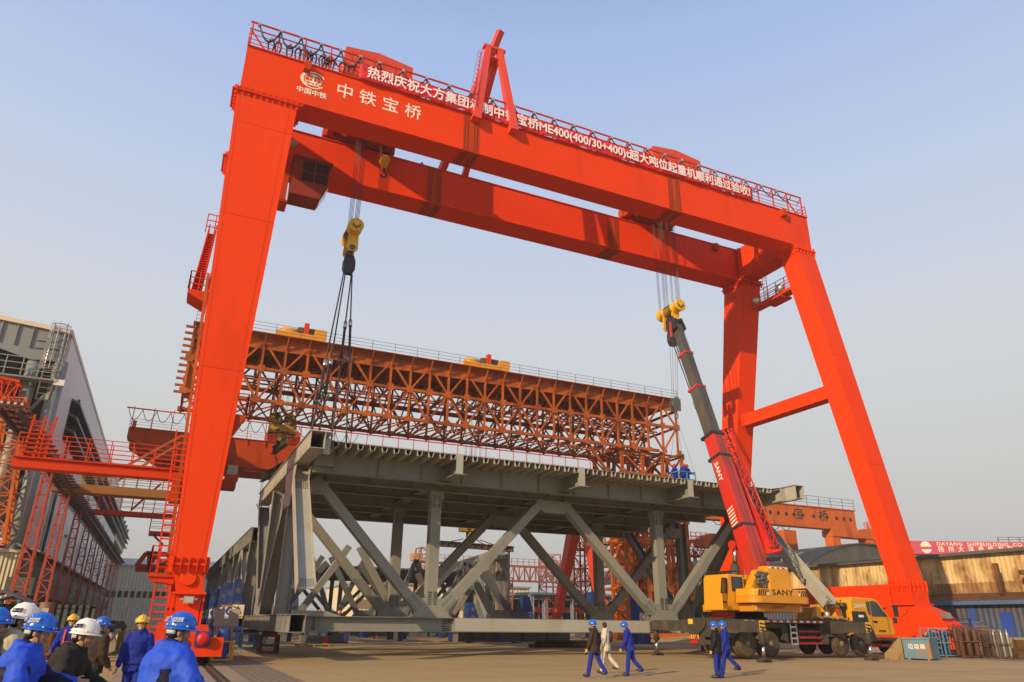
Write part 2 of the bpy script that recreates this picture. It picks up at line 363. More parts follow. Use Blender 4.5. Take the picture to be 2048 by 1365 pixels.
for (x, z, a, b_) in ((46.9, 19.5, 38.4, 49.4), (.9, 19.3, 38.6, 51.2)):
    mb = MB(); mb.box(x-.55, x+.55, a+.3, b_+.2, z-.55, z+.55)
    for e in (a+.3, b_+.2):
        for k in range(5): mb.box(x-.68, x-.55, e-.05-(.3 if e > 45 else -.1), e+.05-(.3 if e > 45 else -.1), z-.45+k*.22, z-.36+k*.22)
    mb.build('tie_beam', R_, GC)
# walkway between the right legs with railing and two round lamps
mb = MB(); mb.box(46.9, 47.9, 41.6, 47.2, 30.0, 30.3); mb.box(46.6, 48.1, 43.3, 45.4, 29.75, 29.95); railing(mb, (46.9, 41.8, 30.3), (46.9, 47.0, 30.3), 1.15, 6); railing(mb, (47.9, 41.8, 30.3), (47.9, 47.0, 30.3), 1.15, 6); wk = mb.build('walkway', M['redrail'], GC)
for y in (43.3, 46.3):
    s = MB(); s.lathe([(.1, .15), (.3, .05), (.36, 0), (.34, -.02)], (46.75, y, 30.55), 14, (-1, -.6, -.4)); s.build('floodlight', M['ally'], wk)
mb = MB()                                                     # ladder hoops beyond the right walkway
for k in range(9): mb.beam((47.3, 45.3, 30.3+k*.3), (47.3, 45.8, 30.3+k*.3), .03)
for y in (45.3, 45.8): mb.beam((47.3, y, 30.3), (47.3, y, 33.2), .04)
mb.build('ladder', M['redrail'], wk)
# girder-top railings with the cable track above
def toprail(y, x0, x1, seg, parent):
    mb = MB(); n = int((x1-x0)/seg)
    for i in range(n+1):
        x = lerp(x0, x1, i/n); mb.beam((x, y, ZT+.05), (x, y, ZT+2.0), .09, .09)
        if i % 3 == 0: mb.beam((x, y, ZT+1.25), (x+.9, y, ZT+.1), .09, .09)
        mb.beam((x, y, ZT+1.95), (x+.02, y+.5, ZT+1.5), .05)
    for z, t in ((2.0, .1), (1.42, .07), (1.0, .04), (.6, .04), (.28, .04)): mb.beam((x0-.15, y, ZT+z), (x1+.1, y, ZT+z), t, t)
    return mb.build('railing', M['redrail'], parent)
toprail(YN0-.06, -.75, 47.5, 1.72, near)
mb = MB(); railing(mb, (-.6, YF1, ZT+.05), (48, YF1, ZT+.05), 1.1, 28); mb.build('railing', M['redrail'], far)
mb = MB(); railing(mb, (48, YN0, ZT+.06), (48, YN1, ZT+.06), 1.2, 3, 4); railing(mb, (-.85, YN0, ZT+.06), (-.85, YN1, ZT+.06), 1.3, 3, 4); mb.build('railing', M['redrail'], near)
# festoon: black cables in loops under small pale cable cars
fs = MB(); cc = []; x = -.35; k = 0
while x < 45:
    cc.append((x, YN0-.1, ZT+1.88, .21))
    step = 1.35 if x < 6.5 else 1.75
    dep = 1.15 if x < 6.5 else .75
    for o in ((0, .07) if x < 6.5 else (0,)):
        fs.path([(lerp(x, x+step, i/10), YN0-.16-o, ZT+1.8-dep*math.sin(PI*i/10)**.8) for i in range(11)], .045, 5)
    x += step; k += 1
random.seed(3)
for x in (.55, 1.0, 1.75, 2.3, 2.6, 2.85, 3.1, 3.35, 3.9, 4.1, 4.35, 4.55, 5.3, 5.95):                 # bunched inner loops, hung lower on the inner track
    cc.append((x, YN0+.25, ZT+1.35, .17))
    fs.path([(x+.2*math.cos(a), YN0+.3, ZT+.95+.35*math.sin(a)) for a in [i*PI/6 for i in range(7)]], .06, 5)
    for s in (-.2, .2): fs.path([(x+s, YN0+.3, ZT+.95), (x+s*.7, YN0+.3, ZT+.5), (x+s*.35, YN0+.3, ZT+.12)], .055, 5)
f = fs.build('festoon_cable', M['dark'], near); 
for cx_, cy_, cz_, s_ in cc: q = MB(); q.cbox((cx_, cy_, cz_), s_, s_, s_); q.build('cable_carrier', M['ally'], f)
# writing and emblem on the front of the near girder
for ch, x in zip('中铁宝桥', (5.65, 7.22, 8.83, 10.47)):
    letters(ch, 1.25, M['cream'], near, (x, YN0-.012, 35.22), (1, 0, 0), (0, 0, 1), bold=.008)
letters('中国中铁', .50, M['cream'], near, (3.5, YN0-.012, 34.37), (1, 0, 0), (0, 0, 1), bold=.009)
def arc(mb, cx, cz, rx, rz, a0, a1, w, y, n=28, e=.012):
    P_ = [(cx+rx*math.cos(a), cz+rz*math.sin(a), a) for a in [lerp(a0, a1, i/n) for i in range(n+1)]]
    for (x0, z0, a), (x1, z1, b2) in zip(P_, P_[1:]):
        wa, wb = (w(a), w(b2)) if callable(w) else (w, w)
        mb.hexa([(x0, y, z0), (x0, y-e, z0), (cx+(x0-cx)*(1-wa), y-e, cz+(z0-cz)*(1-wa)), (cx+(x0-cx)*(1-wa), y, cz+(z0-cz)*(1-wa))],
                [(x1, y, z1), (x1, y-e, z1), (cx+(x1-cx)*(1-wb), y-e, cz+(z1-cz)*(1-wb)), (cx+(x1-cx)*(1-wb), y, cz+(z1-cz)*(1-wb))])
mb = MB(); ex, ez, yy = 3.5, 35.42, YN0-.002
arc(mb, ex, ez, .84, .68, RAD(-35), RAD(-330), lambda a: .10+.16*max(0, -math.cos(a+.3)), yy)
arc(mb, ex, ez, .55, .48, 0, 2*PI, .06, yy); arc(mb, ex, ez, .25, .48, 0, 2*PI, .12, yy)
for z, wd in ((.12, .52), (-.12, .52)): mb.box(ex-wd, ex+wd, yy-.013, yy, ez+z-.012, ez+z+.012)
mb.box(ex-.06, ex+.06, yy-.016, yy, ez-.15, ez+.38); mb.box(ex-.17, ex+.17, yy-.018, yy, ez+.34, ez+.44); mb.box(ex-.16, ex+.16, yy-.018, yy, ez-.2, ez-.1)
em = mb.build('emblem', M['cream'], near)
letters('CREC', .40, M['cream'], em, (ex+.02, YN0-.02, ez-.34), (1, 0, 0), (0, 0, 1), bold=.01, sx=1.1)
# operator cabin hung under the rear girder near the left legs
mb = MB(); cy0, cy1 = 45.9, 47.6
mb.prism([(3.5, cy0, 30.0), (5.55, cy0, 30.0), (6.0, cy0, 31.2), (6.0, cy0, 33.1), (3.5, cy0, 33.1)], (0, cy1-cy0, 0)); mb.box(3.4, 6.2, cy0-.06, cy1+.06, 33.1, 33.25)
cb = mb.build('operator_cabin', mat('shade-darkened cabin red', (.24, .022, .006), .6, var=.1), GC)  # the leg's shadow on the cabin is put into this darker red
for x0, x1, z0, z1 in ((4.15, 4.98, 31.25, 32.0), (5.08, 5.98, 31.25, 32.0), (4.15, 4.98, 32.1, 32.95), (5.08, 5.98, 32.1, 32.95)):
    s = MB(); s.box(x0, x1, cy0-.03, cy0-.003, z0, z1); s.build('window', M['glass'], cb)
s = MB(); s.hexa([(5.62, cy0+.15, 30.0), (6.13, cy0+.15, 31.2), (6.11, cy0+.15, 31.2), (5.6, cy0+.15, 30.0)], [(5.62, cy1-.15, 30.0), (6.13, cy1-.15, 31.2), (6.11, cy1-.15, 31.2), (5.6, cy1-.15, 30.0)]); s.build('window', M['lamp'], cb)
s = MB(); s.box(2.6, 3.45, cy0+.2, cy1, 29.3, 29.45)
for k in range(10): s.box(2.7, 3.3, cy0+.3, cy0+.9, 29.5+k*.3, 29.54+k*.3)
railing(s, (2.6, cy0+.2, 31.3), (3.45, cy0+.2, 31.3), 1.3, 3); s.box(2.7, 3.3, cy0+.2, cy0+.3, 29.4, 32.6); s.build('stair', M['red2'], cb)
s = MB(); s.lathe([(.12, 0), (.28, .3), (.3, .36)], (3.2, 46.6, 34.7), 12, (.3, -.6, -.7)); s.build('floodlight', M['ally'], GC)
# stair and platform on the outside of the left leg
mb = MB(); x0, x1 = -1.5, -.5
mb.prism([(x0, 39.6, 18.62), (x1+.05, 39.6, 18.62), (x1+.05, 39.6, 17.9), (x0, 39.6, 18.4)], (0, 1.6, 0))
railing(mb, (x0, 39.6, 18.62), (x0, 41.2, 18.62), 1.1, 3); railing(mb, (x0, 39.6, 18.62), (x1, 39.6, 18.62), 1.1, 3)
for y in (39.8, 40.5): mb.beam((-1.32, y, 18.6), (-1.02, y, 22.9), .06, .16)
for y in (39.8, 40.5): mb.beam((-.86, y, 18.6), (-.66, y, 22.9), .06, .16)
for k in range(24):
    t_ = k/23; xx = lerp(-1.32, -1.02, t_); x2 = lerp(-.86, -.66, t_); z = lerp(18.7, 22.3, t_); mb.hexa([(xx, 39.8, z-.02), (x2, 39.8, z-.02), (x2, 40.5, z-.02), (xx, 40.5, z-.02)], [(xx, 39.8, z+.03), (x2, 39.8, z+.03), (x2, 40.5, z+.03), (xx, 40.5, z+.03)])
railing(mb, (-1.2, 39.7, 22.3), (-.3, 39.7, 22.3), 1.2, 3)
mb.build('stair', M['redrail'], GC)
mb = MB()                                                     # small landing on the inner side, lower down
mb.box(1.75, 2.35, 37.4, 38.6, 11.2, 11.35); mb.prism([(1.75, 37.4, 11.2), (2.3, 37.4, 11.2), (1.75, 37.4, 10.1)], (0, 1.2, 0)); railing(mb, (2.35, 37.4, 11.35), (2.35, 38.6, 11.35), 1.1, 3); railing(mb, (1.8, 37.4, 11.35), (2.35, 37.4, 11.35), 1.1, 2); mb.build('landing', M['red2'], GC)
# ladders and platforms down the left side of the left leg
mb = MB()
def ladder(mb, p, q, wv, step=.3, r=.045):
    p = V(p); q = V(q); wv = V(wv); n = int((q-p).length/step)
    for s in (-.5, .5): mb.beam(p+wv*s, q+wv*s, r*1.5, r*2.2)
    for k in range(1, n): c = lerp(p, q, k/n); mb.beam(c-wv*.5, c+wv*.5, r, r*1.6)
ladder(mb, (-.14, 37.2, 3.6), (-.40, 38.2, 10.4), (.62, 0, 0)); ladder(mb, (-.02, 36.6, .2), (-.12, 37.0, 4.7), (.62, 0, 0))
mb.box(-.75, .35, 36.6, 38.2, 3.45, 3.6); mb.prism([(-.75, 36.7, 3.45), (.35, 36.7, 3.45), (.35, 36.7, 3.15), (-.5, 36.7, 3.25)], (0, 1.4, 0))
railing(mb, (-.75, 36.6, 3.6), (-.75, 38.2, 3.6), 1.15, 3); railing(mb, (-.75, 36.6, 3.6), (-.4, 36.6, 3.6), 1.15, 2); railing(mb, (.05, 36.55, 3.6), (.3, 36.55, 3.6), 1.9, 2, 2)
mb.build('ladder', M['redrail'], GC)
mb = MB(); mb.beam((-.02, 38.6, 3.6), (-.62, 39.4, 19.5), .16, .3); mb.build('cable_tray', M['orange'], GC)
for k in range(26):
    pass
mb = MB(); c0 = U(335, 865, Y=41); mb.box(-.5, .15, 38.75, 39.44, 7.0, 8.2); mb.build('switch_cabinet', M['red2'], GC)
# power collector bridge reaching left to the conductor line
p0 = U(27, 922, Y=40); p1 = U(343, 955, Y=40)
mb = MB(); z = 8.45
mb.box(p0.x, .1, 39.6, 40.5, z-.22, z+.22); mb.box(p0.x, .1, 39.45, 40.65, z+.22, z+.27)
for y in (39.5, 40.6):
    railing(mb, (p0.x+.05, y, z+.27), (-.55, y, z+.27), 1.1, 8, 5, r=.022)
mb.box(p0.x+.5, p0.x+1.2, 39.7, 40.4, z+.3, z+.45)
for k in range(8): mb.beam((p0.x+.35, 39.6, z+.45+k*.22), (p0.x+1.25, 39.6, z+.45+k*.22), .05)
for dx in (.35, 1.25, .8): mb.beam((p0.x+dx, 39.6, z+.25), (p0.x+dx+.1, 39.6, z+2.3), .09)
mb.build('collector_bridge', M['redrail'], GC)
# feet: hinge boxes, lamps, bogies
def left_foot(y):
    mb = MB(); mb.hexa(rect(.5, 1.62, y-.62, y+.62, 2.84), rect(.2, 1.5, y-.7, y+.7, 3.95)); mb.box(.35, 1.75, y-.75, y+.75, 2.74, 2.84)
    mb.lathe([(.33, 0), (.33, .05), (.30, .06)], (.92, y-.68, 3.42), 24, (0, -1, .11)); mb.hexa(rect(.62, 1.62, y-.5, y+.5, 1.15), rect(.55, 1.55, y-.5, y+.5, 2.735))
    for x in (.42, 1.68): mb.box(x-.05, x+.05, y-.55, y+.55, 1.2, 2.73)
    f = mb.build('hinge_block', R_, GC)
    s = MB(); s.box(.86, 1.28, y-.9, y-.62, 2.36, 2.66); s.box(.72, .86, y-.8, y-.7, 2.5, 2.58); s.box(1.28, 1.42, y-.8, y-.7, 2.5, 2.58); l = s.build('floodlight', M['ally'], f)
    s = MB(); s.box(.9, 1.24, y-.915, y-.902, 2.4, 2.62); s.build('lens', M['lamp'], l)
    mb = MB(); mb.prism([(0, y-4.2, .45), (0, y+4.2, .45), (0, y+4.2, .95), (0, y+1.2, 1.5), (0, y-1.2, 1.5), (0, y-4.2, .95)], (2.0, 0, 0)); mb.box(-.5, 2.5, y-4.24, y-3.7, .35, 1.05)
    bo = mb.build('bogie', R_, GC)
    for x in (.62, 1.72):
        s = MB(); s.box(x-.29, x+.29, y-4.32, y-4.2, .72, 1.28); bf = s.build('buffer_plate', M['blue'], bo)
        s = MB(); s.lathe([(.24, 0), (.24, .12), (.2, .2), (.08, .22)], (x, y-4.32, 1.0), 20, (0, -1, 0)); s.build('buffer', mat('red buffer rubber', (.55, .012, .01), .4, bump=.02, bsc=18), bf)
    for k in range(8):
        s = MB(); s.lathe([(.3, -.1), (.34, -.1), (.34, .1), (.3, .1)], (1.0 + (1.05 if k % 2 else -1.38), y-3.6+k*1.02, .38), 16, (1, 0, 0)); s.build('wheel', M['dark'], bo)
    return bo
b1 = left_foot(37.0); left_foot(53.0)
mb = MB(); bx, by = 2.75, 36.2
mb.lathe([(.28, .3), (.3, .32), (.3, 1.0), (.27, 1.05), (.26, 1.3), (.2, 1.34)], (bx, by, 0), 18); mb.box(bx-.25, bx+.2, by-.3, by+.3, .1, .6)
cr = mb.build('cable_reel', M['blue'], b1)
mb = MB()
for dx, dy in ((-.42, -.45), (.42, -.45), (.42, .45), (-.42, .45)): mb.beam((bx+dx, by+dy, .08), (bx+dx, by+dy, .85), .06)
for z in (.1, .83):
    for a, b_ in (((-.42, -.45), (.42, -.45)), ((.42, -.45), (.42, .45)), ((.42, .45), (-.42, .45)), ((-.42, .45), (-.42, -.45))): mb.beam((bx+a[0], by+a[1], z), (bx+b_[0], by+b_[1], z), .05)
mb.build('guard_frame', M['yellow'], b1)
def right_foot(y, s):
    mb = MB(); mb.hexa(rect(46.15, 47.75, y-.8, y+.8, 3.25), rect(46.0, 47.75, y-.75, y+.75, 4.33)); mb.lathe([(.3, 0), (.3, .05)], (46.9, y-.78, 3.85), 18, (0, -1, 0)); mb.box(45.9, 47.95, y-.9, y+.9, 3.15, 3.25)
    for k in range(6): mb.beam((46.02, y-.7+k*.28, 4.3), (46.12, y-.62+k*.25, 3.3), .05, .12, up=(1, 0, 0))
    mb.build('hinge_block', R_, GC)
    mb = MB(); mb.prism([(46.1, y-2.9, 1.1), (46.1, y+2.9, 1.1), (46.1, y+2.9, 1.9), (46.1, y+2.1, 2.7), (46.1, y+.9, 3.15), (46.1, y-.9, 3.15), (46.1, y-2.1, 2.7), (46.1, y-2.9, 1.9)], (1.5, 0, 0)); 
    mb.lathe([(.2, 0), (.2, .1)], (46.1, y, 2.75), 16, (-1, 0, 0)); mb.lathe([(.16, 0), (.16, .1)], (46.1, y-1.9, 1.6), 16, (-1, 0, 0))
    for o in (-1.7, 1.7): mb.prism([(46.0, y+o-1.5, .45), (46.0, y+o+1.5, .45), (46.0, y+o+1.5, 1.0), (46.0, y+o+1, 1.35), (46.0, y+o-1, 1.35), (46.0, y+o-1.5, 1.0)], (1.7, 0, 0))
    bo = mb.build('bogie', R_, GC)
    q = MB(); q.box(46.2, 46.7, y-2.9, y-2.5, 2.3, 2.65); q.build('floodlight', M['ally'], bo)
    for k in range(8):
        q = MB(); q.lathe([(.3, -.1), (.34, -.1), (.34, .1), (.3, .1)], (46.9, y-2.8+k*.8, .42), 14, (1, 0, 0)); q.build('wheel', M['dark'], bo)
right_foot(35.9, 1); right_foot(53.8, 1)
mb = MB(); mb.box(46.2, 47.6, 36.85, 52.8, 3.0, 4.55); mb.build('sill_beam', R_, GC); mb = MB(); mb.box(.3, 1.5, 38, 52, 2.2, 3.4); mb.build('sill_beam', R_, GC)
# maintenance davit on top
mb = MB(); 
mb.beam((15.1, 39.85, 35.95), (16.35, 41.0, 44.3), .62, .62, up=(0, 1, 0), w2=.45, h2=.45); mb.beam((18.15, 39.85, 35.95), (17.35, 41.0, 44.3), .62, .62, up=(0, 1, 0), w2=.45, h2=.45)
mb.box(15.95, 17.8, 40.75, 41.25, 44.2, 44.42); mb.box(16.2, 17.6, 40.8, 41.2, 43.3, 43.45)
mb.beam((17.1, 40.3, 45.7), (16.75, 41.3, 44.0), .5, .5); mb.beam((16.75, 41.3, 44.0), (15.4, 49.0, 36.7), .55, .6); mb.beam((17.2, 41.3, 43.8), (17.6, 49.2, 36.6), .5, .5)
dv = mb.build('davit', mat('davit red', (.66, .055, .02), .5, var=.05), GC)
s = MB(); ladder(s, (14.75, 39.7, 37.2), (15.75, 40.8, 43.6), (.0, .4, 0), .3, .025)
for k in range(12):
    c = lerp(V((14.72, 39.7, 37.6)), V((15.72, 40.8, 43.4)), k/11); s.path([c+V((-.3*math.sin(a), .25*math.cos(a)-.1, 0)) for a in [i*PI/5 for i in range(6)]], .018, 4)
s.build('ladder', M['redrail'], dv)
mb = MB(); mb.beam((40.3, 42.2, ZT+.1), (41.0, 42.2, ZT+2.6), .2); mb.beam((41.0, 42.2, ZT+2.6), (41.2, 42.2, ZT+.1), .2); mb.beam((39.9, 41.5, ZT+1.2), (41.0, 42.2, ZT+2.6), .18); mb.build('bracket', M['redrail'], near)

# the banner hangs on the near girder's railing
mb = MB(); rows = []
for j in range(7):
    rows.append([(6.42+35.05*i/140, YN0-.22-.05*math.sin(i*.45)*(j/6)-.035*math.sin(i*1.7+j), lerp(37.84, 36.60, j/6) - .05*(1-math.cos(i*PI/5))*.5) for i in range(141)])
mb.grid(rows); bn = mb.build('banner', M['banner']); mod = bn.modifiers.new('thickness', 'SOLIDIFY'); mod.thickness = .01
tag(bn, 'long red cloth banner with white slogan hung along the near girder railing', 'banner')
lt = letters('热烈庆祝大方集团承制中铁宝桥ME400(400/30+400)t超大吨位起重机顺利通过验收!', 1.06, mat('banner lettering', (.80, .70, .70), .7, var=.04), bn, (24.05, YN0-.33, 37.2), (1, 0, 0), (0, 0, 1), bold=.022, ext=.004)
xs_ = [v.co.x for v in lt.data.vertices]; k = 34.2/(max(xs_)-min(xs_)); mid = (max(xs_)+min(xs_))/2
for v in lt.data.vertices: v.co.x = 24.05+(v.co.x-mid)*k

# trolleys with machine houses
def trolley(xc, label, w_):
    T = thing('hoist_trolley', label, 'trolley', (xc, 45, ZT+.06), 'trolleys on the red gantry crane')
    mb = MB(); zz = ZT+.1
    for y in (YN1-.5, YF0+.5): mb.box(xc-2.9, xc+2.9, y-.3, y+.3, zz+.45, zz+1.3)
    for x in (-2.4, 2.4): mb.box(xc+x-.25, xc+x+.25, YN1-.2, YF0+.2, zz+.5, zz+1.25)
    mb.build('frame', M['red2'], T)
    for x in (-2.3, -1.2, 1.2, 2.3):
        for y in (YN1-.5, YF0+.5): s = MB(); s.lathe([(.38, -.1), (.42, -.1), (.42, .1), (.38, .1)], (xc+x, y, zz+.4), 14, (0, 1, 0)); s.build('wheel', M['dark'], T)
    for x in (-1.4, .2, 1.5):
        s = MB(); s.lathe([(.5, -1.7), (.55, -1.65), (.45, -1.6), (.45, 1.6), (.55, 1.65), (.5, 1.7)], (xc+x, 45, zz+.75), 16, (0, 1, 0)); s.build('winch_drum', M['dark'], T)
    s = MB(); h0, h1 = zz+1.35, 41.75; xa, xb = xc-w_/2, xc+w_/2
    s.prism([(xa, 43.0, h0), (xb, 43.0, h0), (xb, 43.0, h1), (xc-.1, 43.0, h1+.36), (xa, 43.0, h1+.02)], (0, 4.2, 0)); hs = s.build('machine_house', mat('house red', (.60, .05, .012), .5, var=.06), T)
    s = MB()
    for k in range(6): x = lerp(xa+.5, xb-.5, k/5); s.box(x-.015, x+.015, 42.97, 42.998, h0+1.9, h1-.3)
    s.box(xa, xb, 42.98, 42.999, h1-.5, h1-.47); s.build('louvre', M['red2'], hs)
    return T
trolley(8.35, 'red hoist trolley whose gabled machine house stands over the left end of the girders', 5.2)
trolley(36.0, 'red hoist trolley whose gabled machine house stands near the right end of the girders', 5.3)
# hook blocks with their ropes
def hook_block(xc, z, label, ropes, axl=1.55):
    H = thing('hook_block', label, 'hook block', (xc, 45.3, z), 'hook blocks of the red gantry crane')
    mb = MB(); mb.lathe([(.46, -axl), (.53, -axl+.05), (.53, -axl+.12), (.49, -axl+.14), (.49, -.75), (.53, -.73), (.53, -.55), (.46, -.53), (.46, .53), (.53, .55), (.53, .73), (.49, .75), (.49, axl-.14), (.53, axl-.12), (.53, axl-.05), (.46, axl)], (xc, 45.3, z), 28, (0, 1, 0))
    hd = mb.build('sheave_housing', M['hookyel'], H)
    s = MB()
    for q in (0, .12):
        for sg in (-1, 1): s.beam((xc, 45.3-axl-.01, z-.30+q), (xc+sg*.30, 45.3-axl-.01, z-.05+q), .01, .06, up=(0, 0, 1))
    s.build('stripe', M['black'], hd)
    s = MB()
    for a in range(8): s.lathe([(.035, 0), (.035, .02)], (xc+.38*math.cos(a*PI/4), 45.3-axl-.001, z+.38*math.sin(a*PI/4)), 8, (0, -1, 0))
    for k in range(6): s.lathe([(.485, 0), (.50, .02), (.50, .06), (.485, .08)], (xc, 45.3-.48+k*.17, z), 20, (0, 1, 0))
    s.build('sheave_groove', M['dark'], hd, kind='stuff')
    for y in (-.62, .62):
        s = MB(); s.prism([(xc-.34, 45.3+y-.07, z-.35), (xc+.34, 45.3+y-.07, z-.35), (xc+.40, 45.3+y-.07, z-1.5), (xc+.26, 45.3+y-.07, z-1.72), (xc-.26, 45.3+y-.07, z-1.72), (xc-.40, 45.3+y-.07, z-1.5)], (0, .14, 0)); s.build('cheek_plate', M['hookyel'], H)
    s = MB(); s.tube((xc, 45.3, z-.8), (xc, 45.3, z-1.9), .2, 12); s.lathe([(.22, -.7), (.22, .7)], (xc, 45.3, z-1.45), 14, (0, 1, 0)); s.build('shank', M['steeld'], H)
    s = MB(); s.prism([(xc-.28, 45.1, z-1.85), (xc+.28, 45.1, z-1.85), (xc+.42, 45.1, z-2.3), (xc+.42, 45.1, z-2.9), (xc+.25, 45.1, z-3.25), (xc-.25, 45.1, z-3.25), (xc-.42, 45.1, z-2.9), (xc-.42, 45.1, z-2.3)], (0, .4, 0)); s.build('hook', M['dark'], H)
    s = MB()
    for (y, dx, n) in ropes:
        for i in range(n):
            xx = xc+dx+(i-(n-1)/2)*.11; s.tube((xc+(xx-xc)*.75, 45.3+y, z+.2), (xx, 45.3+y*1.05, ZT+.5), .017, 4)
    s.build('hoist_rope', M['rope'], H)
    return H
hook_block(8.05, 27.5, 'yellow hook block hanging at the left on thick rope bundles, black hook below', [(-1.25, .0, 4), (-1.0, .05, 4), (1.0, -.05, 4), (1.25, 0, 4)], 1.4)
hook_block(35.7, 26.9, 'yellow hook block hanging at the right above the grey boom tip', [(-1.4, -.1, 3), (-.9, .1, 3), (-.4, 0, 3), (.3, 0, 3), (.8, .1, 3), (1.3, -.1, 3)], 1.45)
ah = thing('hook_block', 'small auxiliary hook block with a black curved hook below the near girder', 'hook block', (9.9, 45.3, 34.2), 'hook blocks of the red gantry crane')
mb = MB(); mb.lathe([(.3, -.3), (.36, -.25), (.36, .25), (.3, .3)], (9.9, 45.3, 34.3), 18, (0, 1, 0)); mb.prism([(9.62, 45.05, 34.2), (10.18, 45.05, 34.2), (10.05, 45.05, 33.6), (9.75, 45.05, 33.6)], (0, .5, 0)); mb.build('sheave_housing', M['hookyel'], ah)
mb = MB(); mb.path([V((9.9, 45.3, 33.6)), V((9.9, 45.3, 33.35))] + [V((9.9+.22*math.sin(a), 45.3, 33.05+.25*math.cos(a))) for a in [i*PI/7 for i in range(0, 11)]], .075, 8); mb.build('hook', M['dark'], ah)
mb = MB()
for dx in (-.35, -.28, .28, .35): mb.tube((9.9+dx, 45.3, 34.4), (9.9+dx*1.6, 45.3, ZT+.4), .016, 4)
mb.build('hoist_rope', M['rope'], ah)
